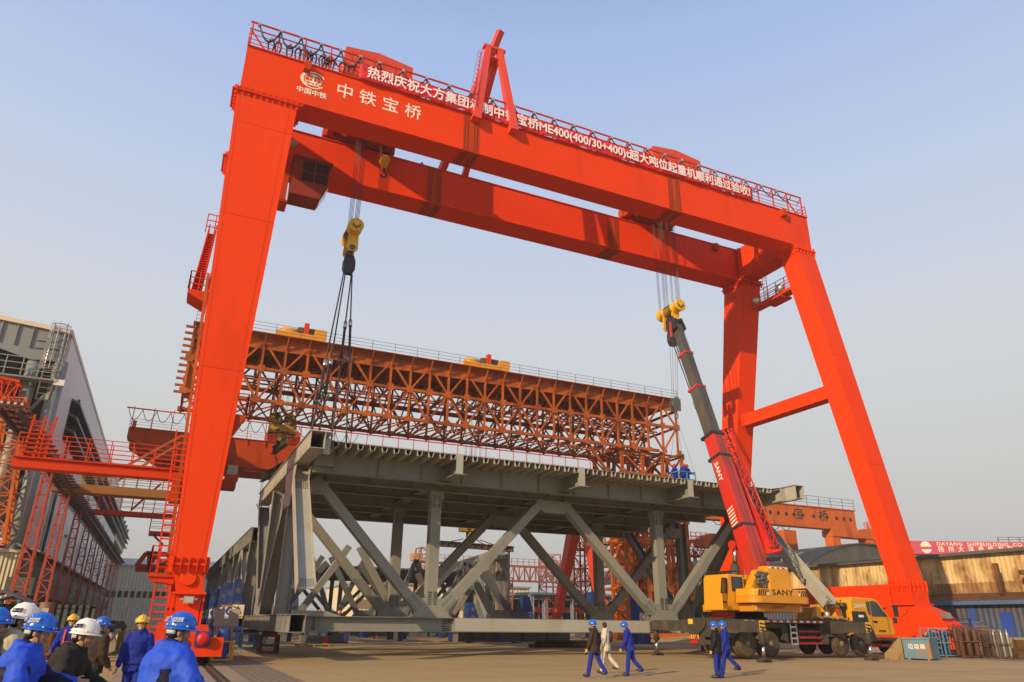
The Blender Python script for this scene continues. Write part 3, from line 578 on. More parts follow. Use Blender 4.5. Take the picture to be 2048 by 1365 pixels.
# ================================================================== THE LIFTED BRIDGE SECTION
XL, XR, XN1, XT1, XN2 = 5.6, 36.7, 13.5, 21.15, 29.0
YE, Y1, Y2, Y3, ZD = 36.2, 40.0, 47.5, 55.0, 10.25
def section(origin, label, detail=True):
    ST, S2 = M['steel'], M['steel2']
    B = thing('bridge_section', label, 'bridge section', (21, 45, 0))
    mb = MB(); mb.box(XL+.5, XR-.5, YE, Y3+1, ZD-.02, ZD); mb.build('deck_plate', ST, B)
    # troughs under the deck
    proto = None; n = 46
    for i in range(n):
        x = lerp(XL+1.15, XR-1.15, i/(n-1))
        if min(abs(x-q) for q in (XN1, XT1, XN2)) < .2: x += .28
        if proto is None:
            mb = MB(); e = .012; y0, y1 = YE-.03, Y3+.9
            for s in (-1, 1): mb.prism([(s*.15, y0, ZD-.021), (s*.085, y0, ZD-.29), (s*(.085+e), y0, ZD-.30), (s*(.15+e), y0, ZD-.021)], (0, y1-y0, 0))
            mb.box(-.085, .085, y0, y1, ZD-.302, ZD-.29)
            proto = mb.build('deck_rib', S2, B, off=V((x0_ := 0, 45, 0))); proto.location = (x-21, 0, 0)
        else:
            c = proto.copy(); COL.objects.link(c); c.parent = B; c.location = (x-21, 0, 0)
    # cross beams and stringers
    for y, zb in ((38.3, 9.0), (Y1, 8.85), (43.75, 8.95), (Y2, 8.85), (51.25, 8.95), (Y3, 8.85)):
        mb = MB(); w_ = .012; ins = .3
        mb.box(XL+.46, XR-.46, y-w_, y+w_, zb, ZD-.022); mb.box(XL+.5, XR-.5, y-.22, y+.22, zb-.03, zb-.001)
        k = XL+1.5
        while k < XR-1: mb.box(k-.01, k+.01, y-.14, y-.013, zb, ZD-.31); k += 2.45
        mb.build('cross_beam', ST, B)
    for x in (XN1, XT1, XN2):
        mb = MB(); mb.box(x-.014, x+.014, YE-.03, Y3, 9.15, ZD-.03); mb.box(x-.36, x+.36, YE-.32, Y3, 9.115, 9.148)
        for y in (37.25, 39.95, 43.7, 47.45): pass
        mb.build('stringer', ST, B)
        s = MB(); s.box(x-.20, x+.2, YE-.055, YE-.035, 9.15, ZD-.03); s.build('end_plate', S2, B)
    # chords of the two main trusses
    for X, sgn in ((XL, 1), (XR, -1)):
        mb = MB(); w_, h0, h1, t_ = .34, 9.5, 10.3, .03; ya, yb = 34.7, Y3+.6
        for dx in (-w_, w_): mb.box(X+dx-t_/2, X+dx+t_/2, ya, yb, h0, h1)
        mb.box(X-w_-.10, X+w_+.10+(.25 if sgn > 0 else 0), ya, yb, h1+.001, h1+.03); mb.box(X-w_-.02, X+w_+.02, ya, yb, h0-.03, h0-.001)
        for dx in (-w_, w_):
            k = ya+.8
            while k < yb-.5:
                mb.box(X+dx*1.03-.07, X+dx*1.03+.07, k, k+.05, h0+.02, h0+.22); mb.box(X+dx*1.03-.07, X+dx*1.03+.07, k+.35, k+.40, h0+.02, h0+.22); k += 1.45
        tc_ = mb.build('top_chord', S2, B)
        s = MB(); xx = X+sgn*(w_+.03); s.box(xx-.02, xx+.02, ya+.05, ya+1.3, h0-.1, h1-.05)
        s.box(xx-.015, xx+sgn*.42, ya+.9, ya+.93, h0-.1, h1-.1) if sgn > 0 else s.box(xx+sgn*.42, xx+.015, ya+.9, ya+.93, h0-.1, h1-.1)
        s.build('splice_plate', S2, tc_)
        q = MB()                                                # deck edge widens to the chord
        q.face([(X+sgn*.46, ya+.8, ZD+.03), (X+sgn*1.1, YE, ZD-.02), (X+sgn*1.1, Y3, ZD-.02), (X+sgn*.46, Y3, ZD+.03)]); q.box(min(X+sgn*.47, X+sgn*1.5), max(X+sgn*.47, X+sgn*1.5), 38.0, 38.03, 9.3, ZD-.04); q.build('deck_edge', ST, B)
        mb = MB(); h0, h1 = 1.25, 1.95
        for dx in (-.33, .33): mb.box(X+dx-t_/2, X+dx+t_/2, ya, yb, h0, h1)
        mb.box(X-.46, X+.38, ya-.02, yb, h1+.001, h1+.03); mb.box(X-.46, X+.38, ya-.02, yb, h0-.03, h0-.001)
        k = ya+.9
        while k < yb: mb.box(X-.455, X-.347, k-.015, k+.015, h0, h1); mb.box(X-.455, X-.347, k+.25, k+.27, h0, h1) if int(k) % 3 == 0 else None; k += 1.25
        mb.build('bottom_chord', ST, B)
        # verticals and diagonals: H sections, flanges in the plane of the truss
        def member(a, b_, nm='diagonal', w_=.8, f_=.55, mt=ST):
            w_ = w_*.85
            mb = MB(); mb.ibeam((X, *a), (X, *b_), f_, w_, .03, .03, up=(1, 0, 0)); return mb.build(nm, mt, B)
        member((Y1+.05, 2.02), (Y1+.05, 9.3), 'post', .78, .5); member((Y2, 2.02), (Y2, 9.3), 'post', .78, .6)
        member((Y1+.55, 9.3), (Y2-.5, 2.05), 'diagonal', .8, .5); member((Y3, 9.3), (Y2+.6, 2.05), 'diagonal', .8, .5)
        dn = member((Y1-.55, 9.25), (33.55, 3.0), 'loose_diagonal', .92, .62, S2)
        s = MB(); dr = (V((X, 33.55, 3.0))-V((X, Y1-.55, 9.25))).normalized(); nn = V((0, dr.z, -dr.y))
        for (c0, rows_) in ((V((X, 33.55, 3.0))-dr*.55, 5), (V((X, Y1-.55, 9.25))+dr*1.1, 6)):
            for i in range(rows_):
                for j in range(7): c = c0+dr*(i*.1)+V((-.33+j*.11, 0, 0)); s.tube(c-nn*.045, c+nn*.045, .022, 6)
        s.build('bolt_row', M['bolt'], dn, kind='stuff')
        for (yy, zz, up_) in ((Y1, 9.3, -1), (Y2, 2.0, 1)):       # gusset plates of the main truss
            for dx in (-.375, .375):
                s = MB(); pts = [(-1.4, 0), (1.4, 0), (1.5, .5), (.75, 1.5), (-.75, 1.5), (-1.5, .5)] if up_ > 0 else [(-1.7, 0), (1.7, 0), (1.5, -.7), (.9, -2.0), (-.9, -2.0), (-1.5, -.7)]
                s.prism([(X+dx-.02, yy+a, zz+b_) for a, b_ in pts], (.04, 0, 0)); s.build('gusset', S2 if up_ < 0 else ST, B)
    # the two cross frames: W of diagonals between deck and lower beam
    def bolts(mb, c, dx, dz, n, m_, y, st=.105):
        dx = V(dx); dz = V(dz)
        for i in range(n):
            for j in range(m_):
                p = V(c)+dx*((i-(n-1)/2)*st)+dz*((j-(m_-1)/2)*st*1.15); mb.tube(p, p+V((0, -.05, 0)), .034, 6)
    for y in (Y1, Y2):
        mb = MB(); zb, zt = 1.22, 1.95
        mb.ibeam((XL+.36, y, (zb+zt)/2), (XR-.36, y, (zb+zt)/2), .75, zt-zb, .03, .03)
        for x in (XL+1.0, XL+1.7, XN1+1.35, XN1+1.9, 21.1, XN2-1.2, XN2+1.1): mb.box(x-.012, x+.012, y-.33, y+.33, zb+.03, zt-.03)
        mb.prism([(XL+.42, y-.33, zt+.001), (XL+3.0, y-.33, zt+.001), (XL+2.2, y-.33, zt+.24), (XL+.42, y-.33, zt+.26)], (0, .66, 0))
        lb = mb.build('lower_beam', ST, B)
        s = MB(); s.box(XN1+1.35, 28.2, y-.40, y-.378, zb+.04, zt-.03); s.build('sunlit_web_plate', S2, lb)  # sunlit stretch of the beam, put in as a paler plate
        s = MB(); bolts(s, (27.9, y-.405, 1.58), (1, 0, 0), (0, 0, 1), 4, 6, y, .1); bolts(s, (XN1+1.0, y-.02, 1.58), (1, 0, 0), (0, 0, 1), 5, 6, y, .1); s.build('bolt_row', M['bolt'], lb, kind='stuff')
        for (x, z0, z1, nm) in ((XN1, 2.15, 8.83, 'post'), (XN2, 2.15, 8.83, 'post')):
            mb = MB(); mb.box(x-.30, x+.30, y-.28, y+.28, z0, z1); p = mb.build(nm, ST, B)
            s = MB(); bolts(s, (x-.16, y-.285, 2.95), (1, 0, 0), (0, 0, 1), 2, 6, y); bolts(s, (x+.16, y-.285, 2.95), (1, 0, 0), (0, 0, 1), 2, 6, y); bolts(s, (x-.16, y-.285, 8.2), (1, 0, 0), (0, 0, 1), 2, 6, y); bolts(s, (x+.16, y-.285, 8.2), (1, 0, 0), (0, 0, 1), 2, 6, y); s.build('bolt_row', M['bolt'], p, kind='stuff')
        for a, b_ in (((XL+.9, 9.0), (XN1-.75, 2.45)), ((XT1-.7, 8.8), (XN1+.75, 2.45)), ((XT1+.7, 8.8), (XN2-.75, 2.45)), ((XR-.9, 9.0), (XN2+.75, 2.45))):
            mb = MB(); mb.beam((a[0], y, a[1]), (b_[0], y, b_[1]), .5, .58, up=(0, 1, 0)); p = mb.build('diagonal', ST, B)
            if detail:
                d_ = (V((b_[0], y, b_[1]))-V((a[0], y, a[1]))).normalized(); nn = V((-d_.z, 0, d_.x)); c = V((b_[0], y-.255, b_[1]))-d_*.35
                s = MB(); bolts(s, c+nn*.16, nn, d_, 2, 7, y); bolts(s, c-nn*.16, nn, d_, 2, 7, y); s.build('bolt_row', M['bolt'], p, kind='stuff')
        for x in (XN1, XN2):
            mb = MB(); pts = [(-1.2, 0), (-1.02, .1), (-.98, .3), (-1.08, .55), (-1.5, 1.0), (-1.1, 1.35), (-.66, .98), (.66, .98), (1.1, 1.35), (1.5, 1.0), (1.08, .55), (.98, .3), (1.02, .1), (1.2, 0)]
            for e in (-.3, .26): mb = MB(); mb.prism([(x+a, y+e, 1.96+b_) for a, b_ in pts], (0, .04, 0)); mb.build('gusset', ST, B)
        for x, w_ in ((XT1, 1.25), (XN1, .45), (XN2, .45), (XL+.9, .8), (XR-.9, .8)):
            mb = MB(); pts = [(-w_, 0), (w_, 0), (w_*.85, -.35), (w_*.55, -.75), (-w_*.55, -.75), (-w_*.85, -.35)]
            for e in (-.31, .27): mb = MB(); mb.prism([(x+a, y+e, 8.815+b_) for a, b_ in pts], (0, .04, 0)); mb.build('gusset', ST, B)
    return B
BS = section(None, 'grey steel double-deck bridge section hanging in slings inside the red gantry crane')
# slings from the two hooks down to the deck
def sling(pts_top, foot, sleeve, label, grp='wire slings carrying the bridge section'):
    top = V(pts_top); foot = V(foot); T = thing('wire_sling', label, 'sling', foot, grp)
    a = lerp(top, foot, sleeve[0]); b_ = lerp(top, foot, sleeve[1])
    mb = MB(); mb.tube(top, a, .045, 6); mb.build('strand', M['rope'], T); mb = MB(); mb.tube(b_, foot, .05, 6); mb.build('strand', M['rope'], T)
    mb = MB(); mb.tube(a, b_, .085, 8); mb.build('sleeve', M['dark'], T)
    mb = MB(); mb.tube(lerp(a, b_, -.02), lerp(a, b_, .16), .12, 10); mb.build('socket', M['ally'], T)
    mb = MB(); d_ = (b_-a).normalized(); mb.path([b_-d_*.1+V((-.12, 0, 0)), b_+V((-.2, 0, -.25)), b_+V((0, 0, -.5)), b_+V((.2, 0, -.25)), b_-d_*.1+V((.12, 0, 0))], .06, 6); mb.build('shackle', M['steeld'], T)
for top, ft, sl, lb in (
    ((7.75, 45.15, 24.4), (5.5, 36.6, 10.4), (.62, .80), 'sling leg from the left hook to the outer side of the left top chord'),
    ((7.85, 45.15, 24.3), (5.95, 36.9, 10.4), (.60, .78), 'sling leg from the left hook to the inner side of the left top chord'),
    ((8.3, 45.3, 24.4), (6.85, 38.2, 10.25), (.34, .55), 'sling leg from the left hook to the deck edge just right of the chord'),
    ((8.35, 45.3, 24.3), (7.65, 38.0, 10.25), (.32, .53), 'rightmost sling leg from the left hook, ending on the deck beside the red guard line'),
    ((35.5, 45.2, 24.2), (34.9, 39.5, 10.25), (.45, .7), 'left sling leg hanging from the right hook behind the grey boom'),
    ((35.8, 45.2, 24.2), (35.6, 40.2, 10.25), (.4, .65), 'right sling leg hanging from the right hook behind the grey boom')):
    sling(top, ft, sl, lb)
# red guard line round the deck
mb = MB(); n = 22; yy = 54.6
g0 = thing('guard_line', 'red safety line on short posts along the far edge of the lifted deck', 'guard line', (20, yy, ZD))
for i in range(n):
    x = lerp(6.6, 33, i/(n-1)); mb.beam((x, yy, ZD), (x, yy, ZD+1.15), .05); mb.beam((x, yy, ZD+1.1), (x+.22, yy, ZD+.9), .05)
mb.build('post', M['redrail'], g0, **{})
mb = MB(); mb.beam((6.4, yy, ZD+.95), (33, yy, ZD+.95), .07); mb.build('line', M['redrail'], g0)
# stands under the left chord
def stand(x, y, label, mt, h=1.18, w_=.9):
    T = thing('support_stand', label, 'stand', (x, y, 0), 'stands under the left bottom chord'); mb = MB()
    for dx in (-.5, .5):
        for dy in (-.5, .5): mb.ibeam((x+dx*w_, y+dy*w_, 0.03), (x+dx*w_, y+dy*w_, h*.78), .14, .14, .02, .02, up=(1, 0, 0))
    for z in (.05, .42, h*.78):
        for dx, dy, ex, ey in ((-.5, -.5, .5, -.5), (.5, -.5, .5, .5), (.5, .5, -.5, .5), (-.5, .5, -.5, -.5)): mb.beam((x+dx*w_, y+dy*w_, z), (x+ex*w_, y+ey*w_, z), .12, .12)
    mb.build('frame', mt, T)
    mb = MB(); mb.box(x-.38, x+.38, y-.35, y+.35, h*.78+.07, h); mb.build('packing_block', M['rust'], T)
stand(5.75, 44.5, 'rusty brown steel stand with a packing block under the left bottom chord', M['rust'])
stand(5.3, 50.5, 'greenish grey steel stand with an orange packing block under the far left bottom chord', M['bluel'])
stand(36.4, 44.5, 'rusty steel stand under the right bottom chord, mostly behind the truck crane', M['rust'])
# ================================================================== THE TRUCK CRANE (own frame: x forward, y away from the camera)
TH = RAD(3); TC0 = V((27.8, 34.35, 0)); Th = V((math.cos(TH), math.sin(TH), 0)); Tn = V((-math.sin(TH), math.cos(TH), 0))
def LT(px, py, x=None, y=None):
    d = _f3*F_PX + CR*(px-1024) - CU*(py-682.5)
    if x is not None: t = ((TC0+Th*x-CO).dot(Th))/d.dot(Th)
    else: t = ((TC0+Tn*y-CO).dot(Tn))/d.dot(Tn)
    q = CO+d*t-TC0; return V((q.dot(Th), q.dot(Tn), q.z))
TK = thing('truck_crane', 'yellow truck crane with raised red and grey telescopic boom on outriggers', 'truck crane', TC0, rz=TH)
O0 = V((0, 0, 0)); YL, MU, DK = M['yellow'], M['mud'], M['dark']
def tb(mb, name, mats, parent=TK, bevel=0, **k):
    o = mb.build(name, mats, parent, off=O0, **k)
    if bevel: b_ = o.modifiers.new('bevel', 'BEVEL'); b_.width = bevel; b_.segments = 2; b_.limit_method = 'ANGLE'
    return o
def tlet(s, size, mt, parent, p, r, u, **k):
    o = letters(s, size, mt, None, p, r, u, **k); o.parent = parent; return o
# chassis
mb = MB(); mb.box(.55, 11.0, -.55, .55, 1.05, 1.75); mb.box(0, .9, -1.42, 1.42, 1.12, 2.12); mb.box(.9, 10.6, -1.38, 1.38, 1.85, 2.06); mb.box(8.05, 8.85, -1.42, 1.42, 1.15, 2.1)
mb.box(1.0, 4.4, -1.3, -.6, 1.62, 1.84); mb.prism([(4.3, -1.36, 1.84), (4.9, -1.36, 1.84), (4.9, -1.36, .8), (4.55, -1.36, 1.0)], (0, .6, 0)); mb.box(7.6, 8.2, -1.36, -.5, .75, 1.84)
ch = tb(mb, 'chassis', MU, bevel=.02)
s = MB()
for k in range(26): s.box(1.6+k*.27, 1.6+k*.27+.27, -1.397, -1.383, 1.92, 2.02, k % 2)
tb(s, 'marker_strip', [M['white'], mat('red marker', (.5, .01, .01), .4)], ch)
s = MB(); s.box(-.12, .05, -1.35, 1.25, .72, .98); rb = tb(s, 'rear_bumper', M['mud'], ch)
sgn = mat('yellow chevron', (.75, .42, .02), .4); rd = mat('red lens', (.5, .015, .01), .3)
for y in (-1.05, .85):
    s = MB(); s.box(-.14, -.125, y-.38, y+.38, 1.0, 1.22)
    for k in range(4): s.prism([(-.146, y-.34+k*.19, 1.0), (-.146, y-.25+k*.19, 1.0), (-.146, y-.18+k*.19, 1.22), (-.146, y-.27+k*.19, 1.22)], (.004, 0, 0), 1)
    tb(s, 'chevron_board', [sgn, rd], ch)
    s = MB(); s.box(-.16, -.12, y-.3, y+.3, .77, .92); tb(s, 'tail_light', rd, ch)
s = MB(); s.box(-.02, -.005, 1.0, 1.4, 1.78, 2.05); pl = tb(s, 'number_plate', mat('yellow plate', (.78, .5, .03), .4), ch)
s = MB(); s.path([(-.08, .7, 1.0), (-.1, .6, 1.25), (-.12, .3, 1.45), (-.1, .05, 1.6), (-.08, -.1, 1.95), (-.1, -.05, 2.1), (-.12, .05, 2.15)], .07, 7); s.tube((-.1, .3, 1.5), (.1, .3, 1.5), .14, 10); tb(s, 'tow_hook', M['mud'], ch)
# outriggers
def outrigger(x, y, front):
    s = 1 if y > 0 else -1; mb = MB(); mb.box(x-.22, x+.22, min(s*1.43, y+s*.1), max(s*1.43, y+s*.1), 1.4, 1.98); mb.box(x-.27, x+.27, min(s*1.43, s*2.3), max(s*1.43, s*2.3), 1.34, 2.03)
    o = tb(mb, 'outrigger', M['mud'], bevel=.015)
    q = MB(); q.tube((x, y, 1.62), (x, y, .82), .17, 14); q.box(x-.24, x+.24, y-.05, y+.05, .9, 1.0); tb(q, 'jack_housing', M['mud'], o)
    q = MB(); q.tube((x, y, .85), (x, y, .16), .085, 14); tb(q, 'jack_rod', M['chrome'], o)
    q = MB(); q.lathe([(.38, 0), (.40, .05), (.34, .1), (.16, .18), (.1, .22)], (x, y, .02), 18); q.box(x-.4, x-.1, y-.42, y-.2, .1, .15); tb(q, 'foot_pad', M['mud'], o)
    if s < 0:
        q = MB(); q.box(x-.2, x+.2, y-.135, y-.11, 1.42, 1.98)
        for k in range(3): q.prism([(x-.2, y-.142, 1.55+k*.17), (x-.2, y-.142, 1.47+k*.17), (x+.2, y-.142, 1.42+k*.17), (x+.2, y-.142, 1.50+k*.17)], (0, .005, 0), 1)
        tb(q, 'chevron_board', [sgn, M['black']], o)
for x, y in ((.4, -3.7), (.4, 4.9), (8.6, -3.7), (8.6, 3.9)): outrigger(x, y, x > 5)
# wheels
RIM = mat('dusty rim', (.20, .15, .09), .6, var=.2)
def wheel(x, y, dual):
    z, R = .80, .69; s = -1 if y < 0 else 1; mb = MB()
    prof = [(.36, -.17), (.58, -.19), (.64, -.15), (R, -.10), (R, -.03), (R-.02, -.025), (R-.02, .025), (R, .03), (R, .10), (.64, .15), (.58, .19), (.36, .17)]
    mb.lathe(prof, (x, y, z), 32, (0, s, 0))
    if dual: mb.lathe(prof, (x, y-s*.42, z), 32, (0, s, 0))
    wh = tb(mb, 'wheel', M['tyre'])
    q = MB(); d_ = .02 if dual else .12
    q.lathe([(.37, .16), (.35, .165), (.31, d_), (.16, d_-.01), (.15, .17 if dual else .2), (.10, .2 if dual else .24), (.01, .2 if dual else .24)], (x, y, z), 28, (0, s, 0)); r = tb(q, 'rim', RIM, wh)
    q = MB()
    for k in range(10): a = k*2*PI/10; q.tube((x+.24*math.cos(a), y+s*(d_+.004), z+.24*math.sin(a)), (x+.24*math.cos(a), y+s*(d_+.012), z+.24*math.sin(a)), .032, 8)
    tb(q, 'rim_hole', DK, wh)
for x, dl in ((1.72, True), (3.5, True), (9.25, False), (10.95, False)):
    for y in (-1.2, 1.2): wheel(x, y, dl)
# side gear
s = MB()
for x in (5.02, 5.5): s.box(x-.03, x+.03, -1.47, -1.41, .72, 1.86)
for z in (.78, 1.08, 1.38, 1.68): s.box(5.02, 5.5, -1.46, -1.40, z-.05, z+.05)
tb(s, 'step_ladder', M['ally'])
for z in (.82, 1.13, 1.44): s = MB(); s.box(5.7, 7.55, -1.44, -1.36, z-.05, z+.05); tb(s, 'guard_rail', mat('red guard rail', (.35, .02, .015), .5, var=.2), ch)
s = MB()
for k in range(6): s.lathe([(.1, 0), (.2, .04), (.2, .4), (.1, .44)], (5.9+k*.27, -1.25, 1.2), 10, (0, 1, 0))
s.box(5.7, 7.5, -1.0, -.6, .8, 1.6); tb(s, 'hydraulic_tank', M['mud'], ch)
# deck clutter behind the cab: ropes slings, exhaust, air filter
s = MB(); random.seed(5)
for k in range(9):
    x0 = 8.2+random.random()*2.2; s.path([(x0+.35*math.cos(a)*(1+.2*math.sin(3*a)), -.9+random.random()*.02+.25*math.sin(a), 2.13+.16*math.sin(a*1.5+k)**2) for a in [i*PI/5 for i in range(10)]], .055, 5)
tb(s, 'canvas_sling', mat('tan webbing', (.42, .25, .10), .8, var=.2))
s = MB(); s.path([(9.25, -.6, 2.05), (9.25, -.6, 2.75), (9.2, -.6, 3.0), (9.0, -.6, 3.08), (8.9, -.6, 3.0)], .06, 9); s.lathe([(.12, 0), (.16, .05), (.16, .45), (.12, .5)], (9.25, -.6, 2.12), 12); tb(s, 'exhaust', M['ally'])
s = MB(); s.lathe([(.1, -.9), (.13, -.5), (.13, 0), (.24, .05), (.26, .1), (.26, .3), (.2, .36)], (10.35, -.9, 2.75), 16); tb(s, 'air_filter', DK)
s = MB(); s.box(9.7, 10.25, -.9, 1.0, 2.06, 3.0); s.path([(9.8, -.9, 3.0), (9.85, -1, 3.25), (10.0, -1.1, 3.3), (10.15, -1, 3.2)], .05, 6); s.path([(9.9, -.2, 3.0), (10, -.2, 3.35), (10.3, -.2, 3.35), (10.4, -.2, 3.05)], .05, 6)
tb(s, 'engine_cover', YL, bevel=.04)
s = MB(); s.path([(9.75+.19*math.cos(a), -1.0, 2.62+.19*math.sin(a)) for a in [i*PI/8 for i in range(17)]], .025, 5)
for k in range(5): a = k*2*PI/5; s.tube((9.75, -1, 2.62), (9.75+.19*math.cos(a), -1, 2.62+.19*math.sin(a)), .018, 5)
tb(s, 'hose_reel', mat('red valve', (.5, .02, .02), .4))
s = MB(); s.prism([(8.2, -.3, 2.07), (9.1, -.3, 2.07), (9.1, -.3, 2.85), (8.5, -.3, 2.8)], (0, 1.2, 0)); tb(s, 'tool_box', mat('caution plate yellow', (.45, .2, .03), .5, var=.2), bevel=.02)
# driver's cab
mb = MB(); prof = [(10.55, 1.2), (10.55, 3.25), (10.75, 3.45), (12.75, 3.40), (13.1, 3.28), (14.0, 2.35), (14.25, 2.2), (14.35, 1.25)]
mb.prism([(x, -1.35, z) for x, z in prof], (0, 2.7, 0)); cab = tb(mb, 'driver_cab', YL, bevel=.07)
s = MB(); s.prism([(10.5, -1.37, 2.15), (11.9, -1.37, 2.15), (12.35, -1.37, 1.35), (12.45, -1.37, .9), (10.5, -1.37, .9)], (0, .015, 0)); s.prism([(10.52, -1.368, 2.15), (10.52, -1.368, 2.62), (11.75, -1.368, 2.62), (11.95, -1.368, 2.15)], (0, .012, 0)); tb(s, 'mudguard', DK, cab)
s = MB(); s.prism([(12.35, -1.375, 3.22), (12.62, -1.375, 3.26), (12.95, -1.375, 3.2), (13.8, -1.375, 2.35), (12.35, -1.375, 2.35)], (0, .02, 0)); s.prism([(11.95, -1.375, 3.2), (12.25, -1.375, 3.22), (12.25, -1.375, 2.4), (12.05, -1.375, 2.5)], (0, .02, 0)); tb(s, 'side_window', M['glass'], cab)
s = MB(); s.hexa([(13.13, -1.2, 3.22), (13.13, 1.2, 3.22), (13.15, 1.2, 3.24), (13.15, -1.2, 3.24)], [(13.98, -1.2, 2.36), (13.98, 1.2, 2.36), (14.03, 1.2, 2.4), (14.03, -1.2, 2.4)]); tb(s, 'windscreen', M['glass'], cab)
s = MB(); s.box(12.3, 12.32, -1.365, -1.353, 1.35, 2.32); tb(s, 'door_seam', DK, cab); s = MB(); s.box(13.78, 13.8, -1.365, -1.353, 1.35, 2.32); tb(s, 'door_seam', DK, cab); s = MB(); s.box(12.4, 12.75, -1.38, -1.352, 1.98, 2.1); tb(s, 'door_handle', DK, cab)
s = MB(); s.beam((14.0, -1.4, 2.9), (14.2, -1.7, 2.9), .04); s.box(14.12, 14.25, -1.85, -1.6, 2.35, 3.05); s.box(13.95, 14.05, -1.8, -1.6, 1.95, 2.3); tb(s, 'mirror', DK, cab)
s = MB(); s.box(13.9, 14.6, -1.4, 1.4, .75, 1.12); s.box(12.6, 14.0, -1.42, -.9, .95, 1.15); s.box(12.9, 14.2, -1.5, -1.3, .6, .7); tb(s, 'front_bumper', MU, cab, bevel=.03)
s = MB(); s.box(14.36, 14.4, -1.25, -.85, 1.3, 1.5); tb(s, 'headlight', M['lamp'], cab); s = MB(); s.box(14.36, 14.4, .85, 1.25, 1.3, 1.5); tb(s, 'headlight', M['lamp'], cab)
s = MB(); s.box(11.1, 11.55, -1.385, -1.36, 2.28, 2.42); tb(s, 'notice_plate', M['white'], cab)
tlet('SANY', .36, M['white'], cab, (11.35, -1.375, 2.92), (1, 0, 0), (0, 0, 1), bold=.004, ext=.004, sx=1.1, gap=1.1)
tlet('STC800', .14, M['black'], cab, (13.1, -1.36, 1.5), (1, 0, 0), (0, 0, 1), bold=.008, ext=.004, sx=1.4)
# turntable, counterweight, house, operator's cab
s = MB(); s.lathe([(1.0, 0), (1.0, .12), (.8, .14), (.8, .4)], (3.4, 0, 2.06), 32); tb(s, 'slewing_ring', DK)
mb = MB()
def slab(mb, x0, x1, y0, y1, z0, z1, r):
    pts = [(x0+r*(1-math.cos(a)), y0+r*(1-math.sin(a))) for a in [i*PI/12 for i in range(7)]] + [(x1-r*(1-math.sin(a)), y0+r*(1-math.cos(a))) for a in [i*PI/12 for i in range(7)]]
    pts = [(x0, y1)] + pts + [(x1, y1)]
    mb.prism([(x, y, z0) for x, y in pts], (0, 0, z1-z0))
slab(mb, .95, 5.3, -3.0, -1.6, 3.23, 3.62, .55); cw = tb(mb, 'counterweight', YL, bevel=.03)
s = MB(); slab(s, .90, 5.35, -3.05, -1.6, 2.88, 3.225, .6); tb(s, 'counterweight_slab', mat('darker ochre paint', (.60, .26, .012), .45, var=.08), cw, bevel=.03)  # lower slab a little darker than the yellow one above
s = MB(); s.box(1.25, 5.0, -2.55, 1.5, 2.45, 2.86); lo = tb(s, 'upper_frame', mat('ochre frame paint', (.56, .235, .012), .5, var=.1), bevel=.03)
tlet('SANY', .40, M['black'], cw, (3.05, -3.012, 3.43), (1, 0, 0), (0, 0, 1), bold=.004, ext=.006, sx=1.5, gap=1.1)
tlet('SANY', .26, mat('faded lettering', (.2, .075, .01), .6), lo, (3.1, -2.56, 2.68), (1, 0, 0), (0, 0, 1), bold=.002, ext=.004, sx=1.5, gap=1.1)
for x0, sg in ((1.5, 1), (4.75, 1)):
    s = MB()
    for k in range(4): s.prism([(x0-.32+k*.16, -3.009, 3.27), (x0-.24+k*.16, -3.009, 3.27), (x0-.1+k*.16, -3.009, 3.58), (x0-.18+k*.16, -3.009, 3.58)], (0, .005, 0))
    tb(s, 'hazard_stripe', M['black'], cw)
for x0 in (1.95, 4.35):
    s = MB(); s.box(x0-.05, x0+.05, -3.014, -3.004, 3.28, 3.42); s.box(x0-.05, x0+.05, -3.014, -3.004, 3.42, 3.56, 1); tb(s, 'reflector', [M['white'], rd], cw)
for x0 in (1.4, 4.8): s = MB(); s.box(x0-.04, x0+.04, -2.56, -2.552, 2.5, 2.75); tb(s, 'reflector', M['white'], lo)
mb = MB(); mb.prism([(3.0, -2.2, 3.64), (4.75, -2.2, 3.64), (4.6, -2.2, 4.9), (2.97, -2.2, 4.9)], (0, 1.2, 0)); hs = tb(mb, 'machine_house', YL, bevel=.05)
s = MB()
for k in range(7): s.box(3.05+k*.21, 3.26+k*.21, -2.215, -2.203, 4.76, 4.84, k % 2)
tb(s, 'marker_strip', [M['white'], rd], hs)
s = MB(); s.path([(3.1, -2.0, 4.85), (3.05, -2.0, 5.15), (3.3, -2.0, 5.3), (3.6, -2.0, 5.3)], .035, 6); s.box(3.35, 4.1, -2.2, -1.8, 5.2, 5.4); tb(s, 'work_lamp', DK, hs)
s = MB(); s.prism([(1.75, -1.9, 3.6), (3.1, -1.9, 3.6), (3.1, -1.9, 4.75), (2.55, -1.9, 4.7)], (0, .5, 0)); s.box(2.1, 3.1, -1.3, .2, 2.9, 4.4); tb(s, 'boom_bracket', YL, bevel=.02)
s = MB(); random.seed(11)
for k in range(10):
    x, z = 2.1+random.random()*.85, 3.7+random.random()*.8; s.lathe([(.06, 0), (.1, .02), (.1, .18), (.05, .22)], (x, -2.0, z), 8, (0, -1, .2))
for k in range(6): s.path([(2.0+k*.18, -2.0, 3.65), (2.05+k*.15, -2.15, 4.0), (2.3+k*.12, -2.1, 4.3), (2.4+k*.1, -1.9, 4.6)], .028, 5)
tb(s, 'valve_block', M['steeld'])
mb = MB(); mb.prism([(.35, -1.5, 2.5), (1.75, -1.5, 2.5), (1.8, -1.5, 3.4), (1.75, -1.5, 4.38), (.6, -1.5, 4.42), (.48, -1.5, 4.2)], (0, 1.9, 0)); oc = tb(mb, 'operator_cab', YL, bevel=.06)
s = MB(); s.box(.85, 1.58, -1.53, -1.505, 3.55, 4.22); tb(s, 'rear_window', M['glass'], oc)
